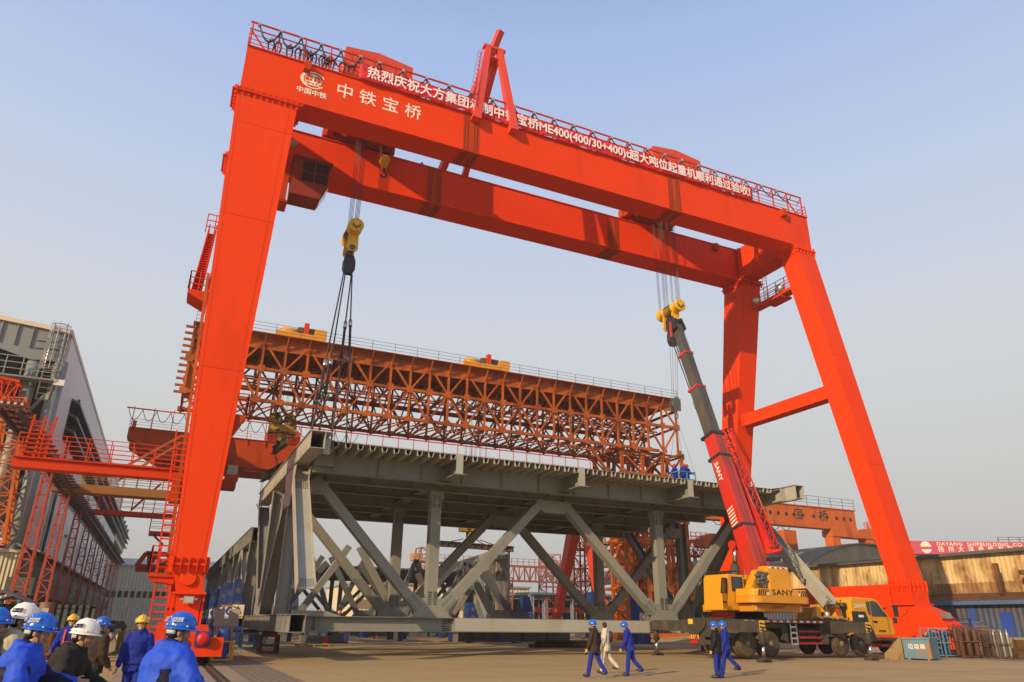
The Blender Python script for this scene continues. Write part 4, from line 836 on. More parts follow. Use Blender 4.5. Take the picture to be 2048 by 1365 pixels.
s = MB(); s.box(.8, 1.63, -1.52, -1.503, 3.5, 4.27); tb(s, 'window_frame', DK, oc)
s = MB()
for k in range(4): s.box(.85+k*.2, .96+k*.2, -1.515, -1.503, 2.9, 3.4)
tb(s, 'louvre', YL, oc)
s = MB(); s.hexa([(-0.280, -1.75, 2.55), (0.400, -1.45, 2.55), (0.420, -1.5, 2.55), (-0.260, -1.8, 2.55)], [(-0.280, -1.75, 3.35), (0.400, -1.45, 3.35), (0.420, -1.5, 3.35), (-0.260, -1.8, 3.35)]); dr = tb(s, 'door', YL, oc)
s = MB()
for a, b_ in (((-0.280, -1.78, 3.35), (-0.120, -1.78, 4.15)), ((-0.120, -1.78, 4.15), (0.450, -1.5, 4.15)), ((0.410, -1.47, 3.35), (0.450, -1.5, 4.15)), ((-0.280, -1.78, 3.38), (0.410, -1.47, 3.38))): s.beam(a, b_, .06)
tb(s, 'door_frame', DK, dr)
s = MB(); s.hexa([(-0.250, -1.77, 3.4), (0.380, -1.48, 3.4), (0.390, -1.49, 3.4), (-0.240, -1.78, 3.4)], [(-0.110, -1.77, 4.13), (0.420, -1.5, 4.13), (0.430, -1.51, 4.13), (-0.100, -1.78, 4.13)]); tb(s, 'door_window', M['glass'], dr)
s = MB(); s.box(-.24, 0, -1.83, -1.78, 2.85, 2.97); tb(s, 'door_handle', DK, dr)
s = MB(); s.path([(.6, -1.4, 4.5), (.75, -1.4, 4.58), (1.6, -1.4, 4.58), (1.75, -1.4, 4.5)], .03, 6); s.path([(.6, .2, 4.5), (.75, .2, 4.58), (1.6, .2, 4.58), (1.75, .2, 4.5)], .03, 6)
for x in (.85, 1.2, 1.55): s.beam((x, -1.4, 4.58), (x, .2, 4.58), .03)
tb(s, 'roof_rail', DK, oc)
# boom: red base section, three grey sections, sheave head
BX = 3.45; bf = V((BX, -1.05, 4.25)); tip = LT(1352, 652, x=BX); tip.x = BX; bd = (tip-bf).normalized(); BL = (tip-bf).length; bn_ = V((0, -bd.z, bd.y))     # bn_: towards the boom's back (faces the camera)
def at_len(px, py): q = LT(px, py, x=BX); return (q-bf).dot(bd)
l1, l2, l3 = at_len(1427, 872), at_len(1386, 785), at_len(1366, 715)
def bsec(name, a, b_, w_, h_, mt, taper=0, par=TK):
    mb = MB(); p, q = bf+bd*a, bf+bd*b_; X_ = V((1, 0, 0))
    for (A, B_) in ((p, q),):
        def ring(c, w, h): return [c+X_*w/2+bn_*h/2, c-X_*w/2+bn_*h/2, c-X_*w/2-bn_*h*.32, c-X_*w*.30-bn_*h/2, c+X_*w*.30-bn_*h/2, c+X_*w/2-bn_*h*.32]
        mb.grid([ring(A, w_*(1+taper), h_*(1+taper)), ring(B_, w_, h_)], 0, True, False, True)
    return tb(mb, name, mt, par, bevel=.02)
bm = bsec('boom_base', -.3, l1, .92, 1.05, M['boom'], .18)
s1 = bsec('boom_section', l1, l2, .78, .88, M['boomg']); s2 = bsec('boom_section', l2, l3, .66, .74, M['boomg']); s3 = bsec('boom_section', l3, BL, .54, .60, M['boomg'])
for a, w_, mt in ((l1, 1.06, DK), (l1-1.6, 1.02, DK), (l1-6.3, 1.06, DK), (l2, .86, M['boom']), (l3, .74, M['boom'])):
    mb = MB(); c = bf+bd*a; mb.beam(c-bd*.09, c+bd*.09, w_, w_*1.12, up=bn_); tb(mb, 'boom_collar', mt, bm)
for dx in (-.28, .02, .12):
    mb = MB(); mb.tube(bf+bd*.5+bn_*.66+V((dx, 0, 0)), bf+bd*(BL-.5)+bn_*.5+V((dx*.6, 0, 0)), .012, 5); tb(mb, 'boom_rope', M['rope'], bm)
tlet('SANY', .44, M['white'], bm, bf+bd*(l1-2.6)+V((-.49, 0, 0)), bd*-1, bn_, bold=.008, sx=1.15)
s = MB()
for k in range(7): c = bf+bd*(l1-5.2-k*.2); s.prism([c+V((-.515, 0, 0))-bn_*.3, c+V((-.515, 0, 0))+bn_*.25+bd*.12, c+V((-.515, 0, 0))+bn_*.25+bd*.2, c+V((-.515, 0, 0))-bn_*.3+bd*.08], (.004, 0, 0))
tb(s, 'boom_stripe', M['white'], bm)
s = MB(); c = bf+bd*(l1-7.2)-bn_*.6; s.tube(c+V((-.62, 0, 0)), c+V((.62, 0, 0)), .2, 14); s.tube(c+V((-.75, 0, 0)), c+V((-.6, 0, 0)), .27, 14); tb(s, 'cylinder_pin', M['boom'], bm)
mb = MB(); cyb = V((BX-.75, .3, 3.3)); cyt = c+V((-.45, 0, 0)); mid_ = lerp(cyb, cyt, .62); mb.tube(cyb, mid_, .26, 16); cy = tb(mb, 'lift_cylinder', M['boomg'])
mb = MB(); mb.tube(mid_, cyt, .15, 14); tb(mb, 'lift_rod', M['chrome'], cy)
mb = MB()                                                    # sheave head
for dx in (-.42, .42): mb.prism([tip+V((dx-.05, 0, 0))+bd*-.5+bn_*.45, tip+V((dx-.05, 0, 0))+bd*.55+bn_*.35, tip+V((dx-.05, 0, 0))+bd*.7-bn_*.2, tip+V((dx-.05, 0, 0))+bd*.1-bn_*.6, tip+V((dx-.05, 0, 0))-bd*.6-bn_*.5], (.10, 0, 0))
for q in (.35, -.2):
    mb.lathe([(.36, -.5), (.36, .5)], tip+bd*q-bn_*.1, 14, (1, 0, 0))
hd = tb(mb, 'boom_head', DK, bm)
mb = MB(); mb.box(tip.x-.55, tip.x-.45, tip.y-.1, tip.y+.1, tip.z-1.0, tip.z+.2); mb.beam(tip+V((-.5, 0, .3)), tip+V((.4, 0, .3)), .06); tb(mb, 'head_bracket', M['boom'], hd)
# stowed lattice jib along the boom's right side
jb = thing('x', 'x', 'x'); bpy.data.objects.remove(jb)
mb = MB(); ja = LT(1541, 1100, y=-1.3); jt = LT(1466, 940, y=1.6); mb.beam(ja, jt, .42, .5, up=bn_); mb.box(ja.x-.3, ja.x+.45, ja.y-.3, ja.y+.3, ja.z-.25, ja.z+.05); jib = tb(mb, 'jib', M['boom'], bevel=.015)
mb = MB(); la = [LT(1545, 1095, y=-1.5), LT(1556, 1090, y=-1.5), LT(1552, 1098, y=-.9)]; lb = [LT(1441, 866, y=2.2), LT(1463, 862, y=2.2), LT(1452, 862, y=3.0)]
for a, b_ in zip(la, lb): mb.tube(a, b_, .055, 6)
n = 13
for i in range(n):
    P0 = [lerp(a, b_, i/n) for a, b_ in zip(la, lb)]; P1 = [lerp(a, b_, (i+1)/n) for a, b_ in zip(la, lb)]
    for j in range(3):
        mb.tube(P0[j], P1[(j+1) % 3], .028, 5); mb.tube(P0[j], P0[(j+1) % 3], .028, 5)
for p in lb: mb.tube(p+V((-.1, 0, 0)), p+V((.1, 0, .15)), .09, 8)
tb(mb, 'jib_lattice', M['boom'], jib)
mb = MB(); mb.path([la[0]+V((-.2, -.1, -.3)), la[1]+V((0, -.1, -.35)), la[1]+V((.1, -.1, -.1))], .1, 7); tb(mb, 'jib_pin', M['boom'], jib)
# small block and man basket on the truck crane's hook line
def TW(v): return TC0 + Th*v.x + Tn*v.y + V((0, 0, v.z))
tw = TW(tip)
hb0 = V((tw.x+.1, tw.y+.9, 0))
hk = thing('hook_block', 'small grey hook block carrying the man basket below the grey boom tip', 'hook block', (hb0.x, hb0.y, 0)); hz = U(1356, 812, Y=hb0.y).z; hk.location.z = hz
mb = MB(); 
for dy in (-.2, .2): mb.prism([(hb0.x-.28, hb0.y+dy-.03, hz-.45), (hb0.x+.28, hb0.y+dy-.03, hz-.45), (hb0.x+.32, hb0.y+dy-.03, hz+.3), (hb0.x+.15, hb0.y+dy-.03, hz+.55), (hb0.x-.15, hb0.y+dy-.03, hz+.55), (hb0.x-.32, hb0.y+dy-.03, hz+.3)], (0, .06, 0))
mb.lathe([(.3, -.15), (.3, .15)], (hb0.x, hb0.y, hz+.1), 14, (0, 1, 0)); mb.build('sheave_housing', M['steeld'], hk)
mb = MB(); mb.path([V((hb0.x, hb0.y, hz-.4)), V((hb0.x, hb0.y, hz-.6))]+[V((hb0.x+.15*math.sin(a), hb0.y, hz-.78+.18*math.cos(a))) for a in [i*PI/6 for i in range(9)]], .045, 6); mb.build('hook', M['steeld'], hk)
mb = MB()
for dx in (-.25, -.1, .1, .25): mb.tube((hb0.x+dx, hb0.y, hz+.3), (tw.x+dx*1.4, tw.y+.35, tw.z-.1), .016, 4)
mb.build('hoist_rope', M['rope'], hk)
bkz = U(1357, 949, Y=hb0.y).z - 1.0; BKT = V((hb0.x+.1, hb0.y, bkz))
bk = thing('man_basket', 'grey blue steel man basket with a mesh side hanging above the lifted deck', 'basket', BKT)
mb = MB(); w_, d_ = .7, .55
mb.box(BKT.x-w_, BKT.x+w_, BKT.y-d_, BKT.y+d_, bkz-.05, bkz)
mb.build('floor', M['bluel'], bk)
mb = MB()
for sx in (-1, 0, 1):
    for sy in (-1, 1): mb.beam((BKT.x+sx*w_, BKT.y+sy*d_, bkz), (BKT.x+sx*w_, BKT.y+sy*d_, bkz+1.1), .06)
for z in (.15, .6, 1.1):
    for a, b_ in (((-1, -1), (1, -1)), ((1, -1), (1, 1)), ((1, 1), (-1, 1)), ((-1, 1), (-1, -1))): mb.beam((BKT.x+a[0]*w_, BKT.y+a[1]*d_, bkz+z), (BKT.x+b_[0]*w_, BKT.y+b_[1]*d_, bkz+z), .05)
mb.build('rail', M['bluel'], bk)
mb = MB()
for sx in (-1, 1):
    for sy in (-1, 1): mb.tube((hb0.x, hb0.y, hz-.9), (BKT.x+sx*w_, BKT.y+sy*d_, bkz+1.1), .012, 4)
mb.build('hanging_rope', M['rope'], bk)
# ================================================================== THE OTHER CRANES BEHIND
def lattice(mb, p, q, w_, h_, n, r=.06, rc=.09, up=(0, 0, 1), mi=0):
    """a square lattice girder or tower from p to q"""
    p, q = V(p), V(q); t, a, b_ = mb.frame(p, q, up)
    cs = [a*i*w_/2+b_*j*h_/2 for i, j in ((-1, -1), (1, -1), (1, 1), (-1, 1))]
    for c in cs: mb.beam(p+c, q+c, rc*2, rc*2, mi=mi)
    for k in range(n+1):
        P = lerp(p, q, k/n); Q = lerp(p, q, min(1, (k+1)/n))
        for i in range(4):
            mb.beam(P+cs[i], P+cs[(i+1) % 4], r*1.6, r*1.6, mi=mi)
            if k < n: (mb.beam(P+cs[i], Q+cs[(i+1) % 4], r*1.6, r*1.6, mi=mi) if k % 2 == i % 2 else mb.beam(P+cs[(i+1) % 4], Q+cs[i], r*1.6, r*1.6, mi=mi))
    return mb
# ---- the orange lattice gantry
OG = thing('lattice_gantry_crane', 'rusty orange lattice gantry crane made of bolted truss panels, running behind the bridge section', 'gantry crane', (28, 79, 0))
OR = M['orange']; YA, YB, ZA, ZM, ZC = 75.0, 82.5, 29.9, 26.2, 22.8
for y in (YA, YB):
    mb = MB(); x0, x1 = -1.5, 58.6; n = 26
    mb.box(x0, x1, y-.15, y+.15, ZA-.25, ZA); mb.box(x0, x1, y-.03, y+.03, ZA-1.5, ZA-.25); mb.box(x0-.2, x1+.4, y-.9, y+.5, ZA, ZA+.08)
    for z in (ZM, ZC): mb.beam((x0, y-.12, z), (x1 if z > ZC else 55.5, y-.12, z), .16, .32); mb.beam((x0, y+.12, z), (x1 if z > ZC else 55.5, y+.12, z), .16, .32)
    for k in range(n+1):
        x = lerp(x0, x1, k/n); nx = lerp(x0, x1, (k+1)/n)
        mb.beam((x, y, ZC), (x, y, ZA-.2), .22, .22, up=(1, 0, 0)); mb.beam((x, y-.85, ZA-.02), (x, y-.05, ZA-1.3), .12, .2)
        mb.cbox((x, y-.2, ZM), .75, .05, .75); mb.cbox((x, y-.2, ZC), .75, .05, .6)
        if k < n:
            e = 1 if k % 2 else -1
            for lo_, hi_ in ((ZC, ZM), (ZM, ZA-.6)):
                mb.beam((x if e > 0 else nx, y, lo_), (nx if e > 0 else x, y, hi_), .2, .2, up=(0, 1, 0)); e = -e
    mb.build('truss', OR, OG)
mb = MB()
for k in range(27):
    x = lerp(-1.5, 58.6, k/26); nx = x+60.1/26
    for z, t_ in ((ZC-.25, .18), (ZM+.05, .2), (ZA-1.45, .22)): mb.beam((x, YA, z), (x, YB, z), t_, t_*1.4)
    if k < 25:
        mb.beam((x, YA, ZC-.25), (nx, YB, ZC-.25), .12, .12); mb.beam((nx, YA, ZC-.25), (x, YB, ZC-.25), .12, .12)
        mb.beam((x, YA, ZM), (nx, YB, ZM), .12, .12); mb.beam((x, YA, ZA-1.3), (x, (YA+YB)/2, ZM), .12, .12); mb.beam((x, YB, ZA-1.3), (x, (YA+YB)/2, ZM), .12, .12)
        for yy in (76.2, 77, 78.4, 80, 81.3): mb.beam((x, yy, ZM-.6), (nx, yy, ZM-.6), .12, .16)
        mb.beam((x, YA, ZM), (x, (YA+YB)/2, ZC), .13, .13); mb.beam((x, YB, ZM), (x, (YA+YB)/2, ZC), .13, .13); mb.beam((x, YA+3.9, ZC-.2), (nx, YA, ZC-.2), .12, .12)
mb.build('cross_bracing', OR, OG)
mb = MB(); mb.box(-1.6, 58.8, YA+.55, YB-.95, ZA-.12, ZA-.02); mb.build('deck', M['orange'], OG)
mb = MB()
for k in range(11): z = lerp(22.75, 29.75, k/10); mb.beam((-2.35+.07*k*0, 75.4, z), (.4, 75.4, z), .26, .2)
mb.box(-1.35, -.85, 75.2, 75.9, 22.3, 26.4); mb.build('beam_end', OR, OG)
mb = MB(); railing(mb, (-1.5, YA-.7, ZA+.08), (58.6, YA-.7, ZA+.08), 1.15, 24, 3, .022); mb.build('railing', M['steeld'], OG)
for x0, nx_ in ((50.0, 4), (.9, 2)):
    mb = MB(); cs = [x0+i*(3.1 if nx_ > 2 else 1.7) for i in range(nx_)]; oh = .5 if nx_ > 2 else .1; ys_ = (YA+.4, YA+3.6, YB-.4); H = ZC-.4; nl = 8
    for x in cs:
        for y in ys_:
            mb.beam((x-.12, y, 0), (x-.12, y, H), .14, .34); mb.beam((x+.12, y, 0), (x+.12, y, H), .14, .34)
    for l in range(nl+1):
        z = .3+l*(H-.3)/nl
        for y in ys_: mb.beam((cs[0]-oh, y, z), (cs[-1]+oh, y, z), .2, .24)
        for x in cs:
            mb.beam((x, ys_[0], z), (x, ys_[-1], z), .2, .24)
            for y in ys_: mb.cbox((x, y-.18, z), .8, .05, .8)
        if l < nl:
            z2 = .3+(l+1)*(H-.3)/nl
            for i in range(len(cs)-1):
                for y in ys_:
                    e = (i+l) % 2; mb.beam((cs[i+e], y, z), (cs[i+1-e], y, z2), .16, .16, up=(0, 1, 0))
            for x in cs:
                for j in range(2): e = (j+l) % 2; mb.beam((x, ys_[j+e], z), (x, ys_[j+1-e], z2), .16, .16, up=(1, 0, 0))
    mb.build('tower', OR, OG)
    mb = MB(); mb.box(cs[0]-oh*2, cs[-1]+oh*2, YA-1, YA+1.4, .3, 1.5); mb.build('bogie', M['orange2'], OG)
mb = MB(); mb.beam((49.2, 75.2, 17.5), (45.0, 75.2, 22.6), .3, .3); mb.beam((51, 78, 15), (46.5, 78, 22.6), .3, .3); mb.build('knee_brace', OR, OG)
def crab(px0, px1, label):
    a, b_ = U(px0, 688, Y=76.5).x, U(px1, 740, Y=76.5).x; xc = (a+b_)/2; L_ = (b_-a)
    T = thing('hoist_crab', label, 'trolley', (xc, 78, ZA+.1), 'hoist crabs on the orange lattice gantry'); z = ZA+.1
    mb = MB(); mb.box(a, b_, 75.2, 75.8, z+.25, z+.95); mb.box(a, b_, 81.5, 82.1, z+.25, z+.95); mb.box(a+.3, a+.8, 75.8, 81.5, z+.3, z+.9); mb.box(b_-.8, b_-.3, 75.8, 81.5, z+.3, z+.9); mb.build('frame', YL, T)
    mb = MB(); mb.lathe([(.3, -.9), (.75, -.8), (.75, .8), (.3, .9)], (a+1.5, 76.6, z+1.15), 14, (1, .1, 0)); mb.box(b_-1.1, b_+.1, 75.2, 76.8, z+.95, z+1.7); mb.build('drum_cover', YL, T)
    mb = MB(); mb.lathe([(.3, -1.2), (.42, -1.1), (.42, 1.1), (.3, 1.2)], (xc+.9, 76.6, z+1.75), 12, (1, 0, 0)); mb.build('motor', M['rust'], T)
    mb = MB(); mb.box(xc+.35, xc+.85, 75.9, 76.5, z+.95, z+2.5); mb.build('post', M['redrail'], T)
    for x in (a+.5, xc, b_-.5): mb = MB(); mb.lathe([(.26, -.1), (.3, -.1), (.3, .1), (.26, .1)], (x, 75.5, z+.22), 12, (0, 1, 0)); mb.build('wheel', M['dark'], T)
    return xc
xc1 = crab(547, 640, 'yellow hoist crab on the left part of the orange lattice gantry')
xc2 = crab(922, 1010, 'yellow hoist crab near the middle of the orange lattice gantry')
# its two loads: hook blocks with spreader beams
stripe = mat('soot black and yellow stripes', (.40, .22, .02), .6, var=.3, stain=(.03, .02, .01), st=(.5, .56), ssc=1.6)
dkb = mat('dark spreader steel', (.06, .045, .03), .7, var=.3, stain=(.25, .12, .02), st=(.55, .7), ssc=1.2)
def load(px, pyb, label, sp):
    c = U(px, pyb, Y=78.5); T = thing('hook_block', label, 'hook block', c, 'hook blocks of the orange lattice gantry')
    for dx in (-.75, .75):
        mb = MB(); mb.lathe([(.5, -.9), (.62, -.85), (.62, .85), (.5, .9)], c+V((dx, 0, .5)), 16, (.25, 1, 0)); mb.build('sheave_housing', stripe, T)
    mb = MB(); mb.box(c.x-1.4, c.x+1.4, c.y-.6, c.y+.6, c.z-1.0, c.z-.1); mb.box(c.x-.5, c.x+.5, c.y-.5, c.y+.5, c.z-1.9, c.z-1.0); mb.build('cross_head', stripe, T)
    mb = MB()
    for i in range(9): mb.tube((c.x-1.2+i*.3, c.y+(.6 if i % 2 else -.6), c.z+.5), (c.x-1.3+i*.33, c.y+(.6 if i % 2 else -.6), ZC+5), .02, 4)
    mb.build('hoist_rope', M['rope'], T)
    return c
lc = load(566, 850, 'yellow and black striped double hook block left of the bridge section', 0)
rc = load(944, 1047, 'yellow hook block seen under the deck, carrying a long spreader beam', 1)
def spreader(p, q, h_, label, hang, tops):
    p, q = V(p), V(q); T = thing('spreader_beam', label, 'spreader beam', lerp(p, q, .5), 'spreader beams')
    mb = MB(); mb.ibeam(p, q, .5, h_, .06, .06); d_ = (q-p).normalized(); L_ = (q-p).length; k = .5
    while k < L_: mb.beam(p+d_*k-V((0, 0, h_*.45)), p+d_*k+V((0, 0, h_*.45)), .42, .05, up=d_); k += .8
    mb.build('beam', dkb, T)
    mb = MB()
    for a, t_ in tops: mb.tube(lerp(p, q, a)+V((0, 0, h_/2)), t_, .05, 5)
    mb.build('sling', M['rope'], T)
    if hang:
        mb = MB()
        for a, ln in hang:
            b_ = lerp(p, q, a)-V((0, 0, h_/2)); mb.tube(b_, b_-V((0, 0, ln)), .025, 4); e = b_-V((0, 0, ln)); mb.path([e, e+V((.18, 0, -.2)), e+V((.1, 0, -.5)), e+V((-.15, 0, -.5)), e+V((-.2, 0, -.25))], .06, 5)
        mb.build('hanging_chain', M['rope'], T)
a, b_ = U(546, 892, Y=79.5), U(604, 862, Y=70.5)
spreader(lc+V((-.3, 3.0, -2.3)), lc+V((.3, -3.0, -2.3)), .8, 'short dark spreader beam hanging right below the striped hook block', None, [(.3, lc+V((0, .4, -1.6))), (.7, lc+V((0, -.4, -1.6)))])
e0 = U(523, 958, Y=85); e1 = U(612, 905, Y=72)
spreader(e0, e1, .75, 'long dark brown spreader beam just left of the grey bridge section', [(.06, 2.6), (.02, 2.2)], [(.35, lc+V((-.2, 2, -2.6))), (.4, lc+V((-.2, 2.4, -2.6))), (.75, lc+V((.2, -2, -2.6)))])
s0, s1 = U(872, 1087, Y=78.5), U(1027, 1099, Y=78.5)
spreader(s0, s1, .62, 'long rusty yellow spreader beam seen under the deck between the diagonals', [(.93, 6.2), (.94, 6.2)], [(.18, rc+V((-1.0, 0, -1.8))), (.33, rc+V((-.6, 0, -1.8))), (.6, rc+V((.6, 0, -1.8))), (.75, rc+V((1.0, 0, -1.8)))])
# ---- the weathered red box-girder gantry
RG = thing('box_gantry_crane', 'weathered dark red box girder crane whose tapered end sticks out behind the big leg', 'gantry crane', (30, 96, 0)); R2 = M['red2']
z1, z0 = 23.1, 19.6; yb0, yb1 = 95.0, 97.2
mb = MB(); mb.prism([(-7.0, yb0, z1), (64, yb0, z1), (64, yb0, z0), (-2.6, yb0, z0), (-7.0, yb0, 21.9)], (0, yb1-yb0, 0)); mb.box(-6.9, 64, yb0-.15, yb1+.15, z1, z1+.08); mb.prism([(-2.6, yb0-.02, z0+.95), (64, yb0-.02, z0+.95), (64, yb0-.02, z0+.75), (-2.6, yb0-.02, z0+.75)], (0, .019, 0)); mb.build('girder', R2, RG)
mb = MB(); mb.prism([(-7.0, 101, z1), (64, 101, z1), (64, 101, z0), (-2.6, 101, z0), (-7.0, 101, 21.9)], (0, 2, 0)); mb.build('girder', R2, RG)
mb = MB(); railing(mb, (-7, yb0-.1, z1+.08), (60, yb0-.1, z1+.08), 1.0, 30, 3, .022); mb.beam((-7.6, yb0-.2, z1+2.35), (60, yb0-.2, z1+2.35), .13)
for k in range(30): x = -6.8+k*2.2; mb.beam((x, yb0-.2, z1-.6), (x, yb0-.2, z1+2.6), .09)
mb.build('railing', M['redrail'], RG)
mb = MB(); x = -7.4
while x < 20: mb.path([(x+1.55*i/10, yb0-.3, z1+2.25-1.35*math.sin(PI*i/10)**.9) for i in range(11)], .04, 5); x += 1.55
mb.build('festoon_cable', M['dark'], RG)
mb = MB(); mb.box(-6.7, -6.3, yb0, yb0+.5, z1+.1, z1+.9); a = U(600, 862, Y=97); mb.prism([(9.0, 96.3, z1+.4), (13.2, 96.3, z1+.4), (13.2, 96.3, z1+1.9), (12.6, 96.3, z1+2.2), (9.6, 96.3, z1+2.2), (9.0, 96.3, z1+1.9)], (0, 3, 0)); mb.build('machine_house', mat('house orange red', (.5, .07, .015), .55), RG)
mb = MB()
for k in range(22): mb.box(9.05+k*.19, 9.1+k*.19, 96.2, 96.28, z1-.2, z1+1.3)
mb.build('cooling_fins', R2, RG)
for xt, yy in ((2.2, 96), (2.2, 102)):
    mb = MB(); mb.hexa(rect(xt-1.1, xt+1.1, yy-(6 if yy < 99 else -4), yy-(4.2 if yy < 99 else -5.8), .8), rect(xt-1.5, xt+1.5, yy-.9, yy+.9, z1+5)); mb.build('leg', R2, RG)
mb = MB(); p0 = U(1120, 1240, X=53); 
for tp, bt in ((U(1147, 1035, X=53), U(1106, 1238, X=53)), (U(1176, 1035, X=53), U(1213, 1238, X=53))):
    tp = tp+(tp-bt)*.35; mb = MB(); mb.hexa(rect(bt.x-.45, bt.x+.45, bt.y-.55, bt.y+.55, bt.z-2.5), rect(tp.x-.8, tp.x+.8, tp.y-1.0, tp.y+1.0, z0)); mb.build('leg', mat('leg red', (.60, .045, .01), .5), RG)
mb = MB(); c0 = U(447, 975, Y=94); c1 = U(476, 935, Y=94); mb.box(c0.x-.3, c1.x, 93.5, 95.5, c0.z-.2, c0.z+.9); mb.box(c0.x, c1.x+.2, 93.5, 95.5, c0.z+.9, c1.z-.9); railing(mb, (c0.x-.3, 93.4, c0.z-.2), (c1.x, 93.4, c0.z-.2), 1.2, 4); cc_ = mb.build('operator_cabin', R2, RG)
mb = MB(); mb.box(c0.x+.1, c1.x, 93.45, 93.49, c1.z-1.0, c1.z+.1); mb.build('window', mat('beige pane', (.42, .36, .28), .4), cc_)
# ---- dark orange column and red lattice walkway crane in the middle distance
MG = thing('lattice_gantry_crane', 'dark red lattice girder crane with walkways crossing behind the right half of the bridge section', 'gantry crane', (75, 110, 0))
mb = MB(); p, q = U(1150, 1083, Y=110), U(1490, 1095, Y=110); q.z = p.z; lattice(mb, p, q, 3.2, 2.6, 22, .07, .1)
for yy in (-2.6, 2.6): railing(mb, p+V((0, yy, 1.3)), q+V((0, yy, 1.3)), 1.3, 34, 2, .05)
mb.build('girder', R2, MG)
for px_ in (1168, 1400, 1245):
    b_ = U(px_, 1240, Y=112); mb = MB(); lattice(mb, (b_.x, b_.y, 0), (b_.x, b_.y, p.z), 2.2, 2.2, 7, .07, .12, up=(0, 1, 0)); mb.build('tower', R2, MG)
mb = MB(); t0 = U(1265, 1055, Y=108); bq = U(1248, 1240, Y=108); mb.hexa(rect(bq.x-1.5, bq.x+1.5, 107, 109, 0), rect(t0.x-1.1, t0.x+1.1, 107, 109, t0.z+1)); mb.hexa(rect(t0.x-1.3, t0.x+1.3, 106.9, 109.1, 10.2), rect(t0.x-1.3, t0.x+1.3, 106.9, 109.1, 10.8)); mb.build('column', M['orange2'], MG)
mb = MB(); h0 = U(1402, 1095, Y=108); mb.prism([(h0.x, 107, h0.z), (h0.x+4.6, 107, h0.z), (h0.x+4.6, 107, h0.z+2.2), (h0.x+4.0, 107, h0.z+2.6), (h0.x+1, 107, h0.z+2.3), (h0.x, 107, h0.z+1.6)], (0, 3, 0)); mb.build('machine_house', M['orange2'], MG)
# ---- far lattice gantry under the deck
FG = thing('lattice_gantry_crane', 'far brownish lattice gantry seen low under the deck between the diagonals', 'gantry crane', (60, 170, 0))
rb_ = mat('faded red lattice', (.30, .085, .05), .7, var=.2)
mb = MB(); p, q = U(830, 1165, Y=165), U(1172, 1165, Y=165); q.z = p.z = 13.0; lattice(mb, p, q, 3.5, 3.4, 30, .09, .13)
railing(mb, p+V((0, -2, 1.9)), q+V((0, -2, 1.9)), 1.4, 30, 2, .06); mb.build('girder', rb_, FG)
for px_ in (846, 1100, 1002): 
    b_ = U(px_, 1240, Y=167); mb = MB(); lattice(mb, (b_.x, b_.y, 0), (b_.x, b_.y, 18.0 if px_ != 1002 else 12), 4, 4, 7, .1, .14, up=(0, 1, 0)); mb.build('tower', rb_, FG)
mb = MB(); c = U(830, 1135, Y=164); mb.box(c.x-.8, c.x+1.4, 163, 166, 14.8, 16.4); mb.build('operator_cabin', mat('faded orange cabin', (.5, .22, .10), .6), FG)
# ---- the orange crane with round holes in its girder
BG = thing('box_gantry_crane', 'sunbaked orange gantry crane with round holes along its girder beyond the barrel roof', 'gantry crane', (100, 101, 0)); O2 = M['orange2']
gx0, gx1, gz0, gz1 = 55, 119.3, 18.9, 22.7
mb = MB(); mb.box(gx0, gx1, 100, 101.8, gz0+.5, gz1); mb.box(gx0, gx1, 99.9, 101.9, gz0, gz0+.5); mb.box(gx0, gx1+.2, 99.8, 102, gz1, gz1+.15); gd = mb.build('girder', O2, BG)
mb = MB()
for px_ in (1455, 1485, 1524, 1541, 1557, 1573, 1587.5, 1605, 1626.5, 1639.5, 1653, 1672, 1686, 1699):
    c = U(px_, 1027, Y=99.98); mb = MB(); mb.lathe([(.38, 0), (.38, .012)], (c.x, 99.995, 21.0), 14, (0, -1, 0)); mb.build('hole', M['dark'], gd)
for ch_, px_ in (('宝', 1597), ('桥', 1646)): letters(ch_, 2.3, M['dark'], gd, (U(px_, 1027, Y=99.98).x, 99.98, 21.1), (1, 0, 0), (0, 0, 1), bold=.02)
mb = MB(); railing(mb, (gx0, 99.9, gz1+.15), (gx1, 99.9, gz1+.15), 1.9, 22, 3, .04); mb.build('railing', M['steeld'], gd)
mb = MB(); x = 84
while x < 101: mb.path([(x+2.6*i/8, 99.8, gz0-.05-.9*math.sin(PI*i/8)) for i in range(9)], .06, 5); x += 2.6
mb.build('festoon_cable', M['dark'], gd)
mb = MB(); mb.box(112.3, 123.2, 99.6, 102.2, 17.6, 18.85); mb.prism([(118.9, 99.55, 18.86), (123.3, 99.55, 18.86), (123.3, 99.55, 19.7), (119.3, 99.55, 19.2)], (0, 2.6, 0)); mb.build('end_beam', O2, BG)
for x in (113.3, 122.2): mb = MB(); mb.hexa(rect(x-.8, x+.8, 99.9, 101.6, 0), rect(x-.95, x+.95, 99.8, 101.8, 17.58)); mb.build('leg', O2, BG)
mb = MB(); lattice(mb, (124.6, 101, 8), (123.6, 101, 21), .9, .9, 14, .035, .045, up=(0, 1, 0)); mb.build('ladder', M['redrail'], BG)
mb = MB(); mb.box(115.0, 119.8, 98.5, 101, 13.2, 16.3); cb_ = mb.build('operator_cabin', O2, BG)
for x in (115.2, 117.4): mb = MB(); mb.box(x, x+1.8, 98.44, 98.48, 14.2, 16.0); mb.build('window', M['lamp'], cb_)
for x in (68,): mb = MB(); mb.hexa(rect(66, 68.5, 99.9, 101.6, 0), rect(66, 68.5, 99.8, 101.8, 18.8)); mb.build('leg', O2, BG)
mb = MB(); c = U(1574, 1075, Y=110); mb.box(c.x-1.6, c.x+1.6, 109, 112, 0, c.z+1.3); t_ = mb.build('hoist_house', O2, BG)

